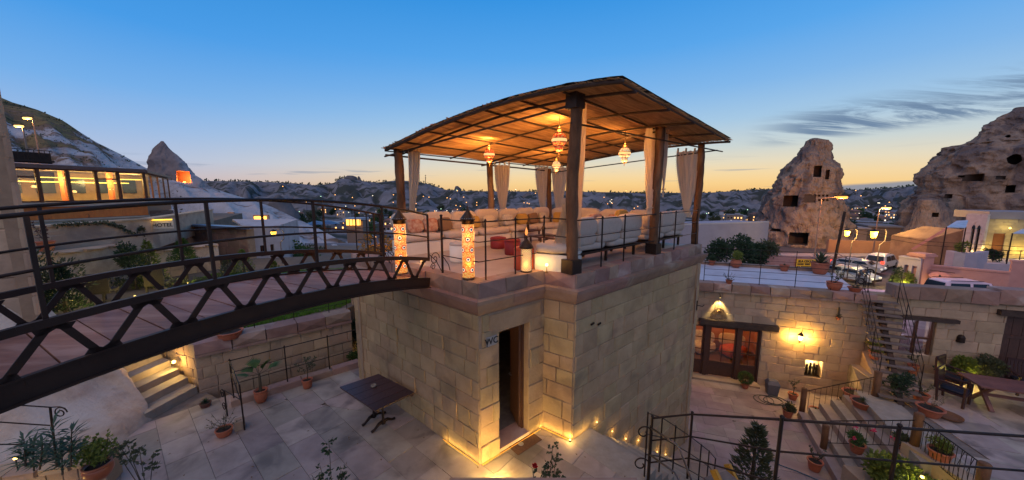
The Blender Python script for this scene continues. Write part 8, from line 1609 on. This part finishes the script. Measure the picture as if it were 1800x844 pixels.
# person bending by the cars
pc = gz(1515, 32.2); t = thing('person', 'person in dark blue jacket and grey trousers bending over beside the silver car', 'person', pc)
def skin(name, mat, parent, nodes, edges):
    me = bpy.data.meshes.new(name); base = WM[parent].inverted(); me.from_pydata([tuple(base @ (pc + Vector(p))) for p, r_ in nodes], edges, []); o = link(name, me, mat, parent, WM[parent]); md = o.modifiers.new('s', 'SKIN'); me.skin_vertices[0].data[0].use_root = True
    for i, (p, r_) in enumerate(nodes): me.skin_vertices[0].data[i].radius = (r_, r_)
    o.modifiers.new('d', 'SUBSURF').levels = 1; dg = bpy.context.evaluated_depsgraph_get(); m2 = bpy.data.meshes.new_from_object(o.evaluated_get(dg)); o.modifiers.clear(); o.data = m2
    if not m2.materials: m2.materials.append(mat)
    for p_ in m2.polygons: p_.use_smooth = True
    return o
SK = pm('skin_tone', (.38, .22, .16), None, 5, .6, 0); JK = pm('navy_jacket', (.03, .05, .10), None, 5, .8, .2); TR = pm('grey_trousers', (.10, .09, .10), None, 5, .85, .2); HAIR = pm('dark_hair', (.02, .015, .012), None, 20, .7, .3)
skin('body', SK, t, [((0, 0, .92), .13), ((0, -.1, 1.12), .14), ((-.0, -.24, 1.28), .15), ((0, -.34, 1.36), .06), ((0, -.42, 1.42), .09), ((0, -.47, 1.5), .08), ((-.2, -.26, 1.28), .06), ((-.26, -.4, 1.05), .045), ((-.22, -.58, .92), .035), ((-.21, -.66, .88), .025), ((.2, -.26, 1.28), .06), ((.26, -.42, 1.08), .045), ((.2, -.6, .98), .035), ((.19, -.68, .95), .025), ((-.1, 0, .85), .09), ((-.12, -.05, .48), .065), ((-.12, .05, .1), .045), ((-.12, -.08, .04), .04), ((.1, 0, .85), .09), ((.13, .08, .48), .065), ((.13, .2, .1), .045), ((.13, .08, .04), .04)], [(0, 1), (1, 2), (2, 3), (3, 4), (4, 5), (2, 6), (6, 7), (7, 8), (8, 9), (2, 10), (10, 11), (11, 12), (12, 13), (0, 14), (14, 15), (15, 16), (16, 17), (0, 18), (18, 19), (19, 20), (20, 21)])
skin('jacket', JK, t, [((0, 0, .94), .165), ((0, -.1, 1.12), .175), ((0, -.24, 1.29), .18), ((-.21, -.26, 1.28), .085), ((-.27, -.4, 1.05), .07), ((-.23, -.54, .95), .055), ((.21, -.26, 1.28), .085), ((.27, -.42, 1.08), .07), ((.21, -.56, 1.0), .055)], [(0, 1), (1, 2), (2, 3), (3, 4), (4, 5), (2, 6), (6, 7), (7, 8)])
skin('trousers', TR, t, [((0, 0, .93), .14), ((-.1, 0, .84), .11), ((-.12, -.05, .48), .085), ((-.12, .05, .12), .07), ((.1, 0, .84), .11), ((.13, .08, .48), .085), ((.13, .2, .12), .07)], [(0, 1), (1, 2), (2, 3), (0, 4), (4, 5), (5, 6)])
mb = MB(); mb.lathe(pc + Vector((0, -.45, 1.46)), [(0, -.02), (.10, 0), (.105, .06), (.06, .12), (0, .13)], 10); mb.build('hair', HAIR, t, smooth=True)
# pink property wall, pillars, signs
a0, a1, a2 = gpt(1622, 480, 30), gpt(1776, 480, 27), gpt(1830, 480, 26.4); zpw = zat(1700, 474, 28.5); t = thing('pink_boundary_wall', 'long salmon pink boundary wall stepping up at the right behind the people carrier', 'wall', a0); nP = outn(a0, a1)
mb = MB(); core(mb, a0, a1, -4.2, zpw, nP, .35); core(mb, a1, a2 + (a2 - a1) * 4, -4.2, zpw + .95, nP, .35); mb.build('wall', PINK, t)
mb = MB(); core(mb, a0 + nP * .06, a1 + nP * .06, zpw + .003, zpw + .14, nP, .5); core(mb, a1 + nP * .06 + (a1 - a0).normalized() * -.05, a2 + (a2 - a1) * 4 + nP * .06, zpw + .953, zpw + 1.09, nP, .5); mb.build('coping', PINK, t)
c = a0 - (a1 - a0).normalized() * .2; t = thing('gate_pillar', 'square salmon gate pillar with stepped cap at the left end of the pink wall', 'pillar', c); mb = MB(); mb.box(V3(c, -2.0 + zpw / 2 + .45), (1.2, 1.0, zpw + 4 + .9), .2); mb.build('shaft', PINK, t); mb = MB(); mb.box(V3(c, zpw + .95), (1.5, 1.25, .14), .2); mb.box(V3(c, zpw + 1.08), (1.3, 1.1, .12), .2); mb.build('cap', PINK, t)
LILAC = pm('lilac_render', (.46, .40, .45), (.38, .33, .37), 1, .9, .3, world=True); g0_, g1_ = gpt(1576, 480, 31), gpt(1616, 480, 29.6); t = thing('arched_gate_wall', 'lilac arched garden wall lit yellow between its arches left of the pink pillar', 'wall', g0_); nG = outn(g0_, g1_); zg = zat(1595, 456, 30); Lg = (g1_ - g0_).length; mb = MB(); core(mb, g0_, g1_, -4.2, zg, nG, .5, [(Lg * .30, Lg * .5, -4.1, zg - .6), (Lg * .65, Lg * .85, -4.1, zg - .6)]); mb.build('wall', LILAC, t); mb = MB(); core(mb, g0_ + nG * .08, g1_ + nG * .08, zg + .003, zg + .15, nG, .7); mb.build('coping', LILAC, t); plight('arch', lerp(g0_, g1_, .4) + nG * 1.0 + Vector((0, 0, -3.2)), 60, YEL, .1); plight('arch', lerp(g0_, g1_, .75) + nG * 1.0 + Vector((0, 0, -3.2)), 50, (1, .85, .2), .1)
bush('street_bush', 'lit climbing plant on the lilac arched wall', 'shrub', V3(lerp(g0_, g1_, .7) + nG * .5, RZD), (.45, .4, 1.0), 500, .16, .1, LEAFY, 640, .1); bush('street_bush', 'dark plant at the left end of the lilac arched wall', 'shrub', V3(lerp(g0_, g1_, .15) + nG * .5, RZD), (.4, .4, 1.1), 500, .16, .1, LEAFD, 641, .2)
c = V(1649, 483, a0, a1) + nP * .5; t = thing('oval_sign', 'pink oval hanging sign with a small emblem on the salmon wall', 'sign', c); rtw = (a1 - a0).normalized(); mb = MB(); n_ = 24; f_ = [c + rtw * (cos(2 * pi * k / n_) * .62) + Vector((0, 0, sin(2 * pi * k / n_) * .32)) + nP * .04 for k in range(n_)]; mb.add(f_ + [p - nP * .08 for p in f_], [tuple(range(n_)), tuple(range(2 * n_ - 1, n_ - 1, -1))] + [(k, n_ + k, n_ + (k + 1) % n_, (k + 1) % n_) for k in range(n_)]); mb.build('board', pm('sign_pink', (.68, .30, .30), None, 3, .6, .1), t); mb = MB(); mb.tube([c - rtw * .6 + Vector((0, 0, .42)), c + rtw * .8 + Vector((0, 0, .36))], .025, 5); mb.tube([c + Vector((0, 0, .3)), c + Vector((0, 0, .4))], .02, 4); mb.build('bracket', IRON, t); mb = MB(); mb.lathe(c + nP * .06, [(0, -.09), (.07, -.04), (.06, .04), (0, .1)], 8); mb.build('emblem', INK, t)
c = V(1645, 494, a0, a1) + nP * .12; t = thing('arrow_sign', 'blue rectangular sign with a white arrow pointing left under the oval sign', 'sign', c); mb = MB(); mb.beam(c - rtw * .62, c + rtw * .62, .04, .44); mb.build('plate', pm('sign_blue', (.03, .06, .22), None, 3, .5, 0), t); mb = MB(); o_ = nP * .03; q = lambda x, z: c + o_ + rtw * x + Vector((0, 0, z)); mb.add([q(-.55, 0), q(-.25, .17), q(-.25, .06), q(.5, .06), q(.5, -.06), q(-.25, -.06), q(-.25, -.17)], [tuple(range(7))]); mb.build('arrow', WHITEP, t)
plight('pinkwash', a0 + rtw * .8 + nP * 1.2 + Vector((0, 0, -3.0)), 30, YEL, .1); plight('pinkwash', lerp(a0, a1, .75) + nP * 3 + Vector((0, 0, 1.5)), 60, (1, .5, .4), .3)
# lit stone hotel
h0, h1 = gpt(1727, 430, 37), gpt(1850, 430, 35); nH = outn(h0, h1); HOT_ = pm('honey_stone', (.50, .40, .22), (.40, .31, .17), 1.2, .9, .5, 8, rand=.14, world=True); zh0, zh1 = zat(1760, 455, 36), zat(1760, 386, 36); t = thing('lit_hotel', 'honey stone terrace building lit yellow with an orange door at the right edge', 'building', h0); U3 = lambda px: (V(px, 430, h0, h1) - h0).dot((h1 - h0).normalized()); dh = (U3(1743), U3(1764), zh0, zat(1753, 411, 36.5))
mb = MB(); core(mb, h0, h1, -4.2, zh1, nH, .4, [dh]); mb.build('wall', MORTAR, t); masonry(t, h0, h1, zh0, zh1, nH, .32, .7, [dh], mat=HOT_, seed=95); mb = MB(); core(mb, h0 + nH * .15, h1 + nH * .15, zh1 + .003, zh1 + .8, nH, 5); mb.build('roof_band', HR[0], t)
p = h0 + (h1 - h0).normalized() * ((dh[0] + dh[1]) / 2) - nH * .1; mb = MB(); mb.beam(V3(p, zh0), V3(p, dh[3]), .08, dh[1] - dh[0] - .04, up=(h1 - h0)); mb.build('door', pm('hotel_door', (.28, .10, .03), (.2, .07, .02), 2, .5, .2), t)
k0, k1 = gpt(1690, 430, 38), gpt(1727, 430, 36.6); nK = outn(k0, k1); t = thing('white_bay', 'white stone bay with twin arched windows left of the lit hotel wall', 'building', k0); Lk = (k1 - k0).length; hz = [(Lk * .36, Lk * .52, zh0 + .5, zat(1708, 402, 37)), (Lk * .62, Lk * .78, zh0 + .5, zat(1708, 402, 37))]; mb = MB(); core(mb, k0, k1, -4.2, zh1 + .5, nK, .5, hz); mb.build('wall', WW, t)
for a, b_, z0, z1 in hz: p = k0 + (k1 - k0).normalized() * ((a + b_) / 2); mb = MB(); mb.beam(V3(p - nK * .3, z0), V3(p - nK * .3, z1), .05, b_ - a, up=(k1 - k0)); mb.build('window', MT['dark_pane'], t); mb = MB(); mb.lathe(V3(p + nK * .02, z1), [((b_ - a) * .5, -.02), ((b_ - a) * .45, .2), (0, .4)], 10); mb.build('arch_head', MT['dark_pane'], t)
for x, y, pw, c_ in ((1700, 440, 45, YEL), (1722, 438, 110, (1, .72, .14)), (1790, 440, 130, (1, .72, .14)), (1765, 400, 40, (1, .8, .25))): p = V(x, y, h0, h1) + nH * .7; plight('hotel', p, pw, c_, .12); t = thing('wall_light', 'warm wall light on the lit hotel front, ' + {1700: 'below the white bay', 1722: 'left of the orange door', 1790: 'right of the orange door', 1765: 'above the orange door'}[x], 'wall light', p); mb = MB(); mb.lathe(p, [(0, -.1), (.1, 0), (0, .1)], 8); mb.build('lamp', BULBS, t)
for x0, x1, y0, y1, lab in ((1664, 1702, 397, 388, 'pale blue awning left of the white bay'), (1780, 1830, 408, 402, 'pale blue awning at the right edge of the lit hotel')): q = [P(x0, y0 + 2, 33), P(x1 - 4, y0 + 3, 33), P(x1, y1 - 1, 36), P(x0 + 18, y1, 36)]; t = thing('awning', lab, 'awning', q[0]); mb = MB(); mb.hexa([p - Vector((0, 0, .06)) for p in q], q); mb.build('sheet', pm('awning_blue', (.45, .55, .68), None, 2, .7, .1) if 'awning_blue' not in MT else MT['awning_blue'], t); mb = MB(); [mb.tube([q[i], Vector((q[i].x, q[i].y, -4))], .05, 5) for i in (0, 1)]; mb.build('support', IRON, t)
cw = [gpt(x, 460, D) for x, D in ((1660, 34), (1675, 33), (1695, 32.3), (1718, 32.5), (1735, 33.5))]; t = thing('curved_wall', 'curved lilac retaining wall with railing below the white bay', 'wall', cw[0]); zc2 = zat(1695, 443, 33)
for a, b_ in zip(cw, cw[1:]): mb = MB(); core(mb, a, b_, -4.2, zc2, outn(a, b_), .4); mb.build('wall_section', LILAC, t)
railing('terrace_railing', 'thin iron railing in front of the lit hotel terrace', 'railing', [P(x, 460, 33.6 - .0 * x) for x in (1722, 1745, 1768, 1791, 1815)], 1.1, 3, .025, .03); b_ = P(1722, 462, 33.6).z
mb = MB(); q = [gpt(1718, 460, 33.4), gpt(1830, 460, 32.2), h1, h0]; mb.prism([(p.x, p.y) for p in q], -4.2, b_); o = mb.build('hotel_terrace', LILAC); tag(o, 'raised terrace slab in front of the lit hotel', 'terrace')
bush('street_bush', 'round dark bush in front of the orange hotel door', 'shrub', V3(gpt(1747, 450, 34.3), b_), (.85, .7, .65), 900, .15, .1, LEAFD, 650, .1); bush('street_bush', 'small yellow-lit bush left of the white bay', 'shrub', V3(gpt(1688, 450, 34), zc2 - .3), (.5, .4, .6), 400, .15, .1, LEAFY, 651, .1)
c0, c1 = gpt(1628, 440, 41), gpt(1690, 440, 39); t = thing('dark_house', 'dark stone house with sloping pale red gable edge beneath the small rock stump', 'building', c0); mb = MB(); z9 = zat(1660, 402, 40); mb.hexa([V3(p, -5) for p in (c0, c1, c1 + Vector((0, 4, 0)), c0 + Vector((0, 4, 0)))], [V3(c0, z9 - 1.4), V3(c1, z9), V3(c1 + Vector((0, 4, 0)), z9), V3(c0 + Vector((0, 4, 0)), z9 - 1.4)]); mb.build('wall', BARN, t); mb = MB(); mb.beam(V3(c0 - Vector((1.8, .1, 0)), z9 - 2.6), V3(c1 - Vector((2, .1, 0)), z9 + .3), .4, .25); mb.build('gable_edge', PINK, t)
# the sea of low plants in the foreground bottom ledge
mb = MB(); p0_, p1_ = P(790, 846, 2.6), P(1120, 849, 2.6); mb.hexa([V3(x, -.0) for x in (Vector((p0_.x, 2.45, 0)), Vector((p1_.x, 2.45, 0)), Vector((p1_.x, 2.62, 0)), Vector((p0_.x, 2.62, 0)))], [V3(x, p0_.z + .016) for x in (Vector((p0_.x, 2.45, 0)), Vector((p1_.x, 2.45, 0)), Vector((p1_.x, 2.62, 0)), Vector((p0_.x, 2.62, 0)))]); o = mb.build('parapet_ledge', COPE); tag(o, 'dark stone ledge just visible along the bottom edge below the doorway', 'ledge')

r = random.Random(55); mb = MB()
for k in range(150):
    x, y = r.uniform(-7.5, 2), r.uniform(3.4, 9)
    if inpoly(x, y, [tuple(p[:2]) for p in (TP[0], TP[1], TP[2], TP[4], TP[5], TP[6])]) and not inpoly(x, y, [(p.x, p.y) for p in OUT]): mb.leaf(Vector((x, y, .012)), Vector((r.uniform(-1, 1), r.uniform(-1, 1), .15)), Vector((0, 0, 1)), r.uniform(.03, .06), .025)
o = mb.build('fallen_leaves', pm('dry_leaf', (.22, .13, .06), (.14, .08, .04), 9, .8, .2)); tag(o, kind='stuff')
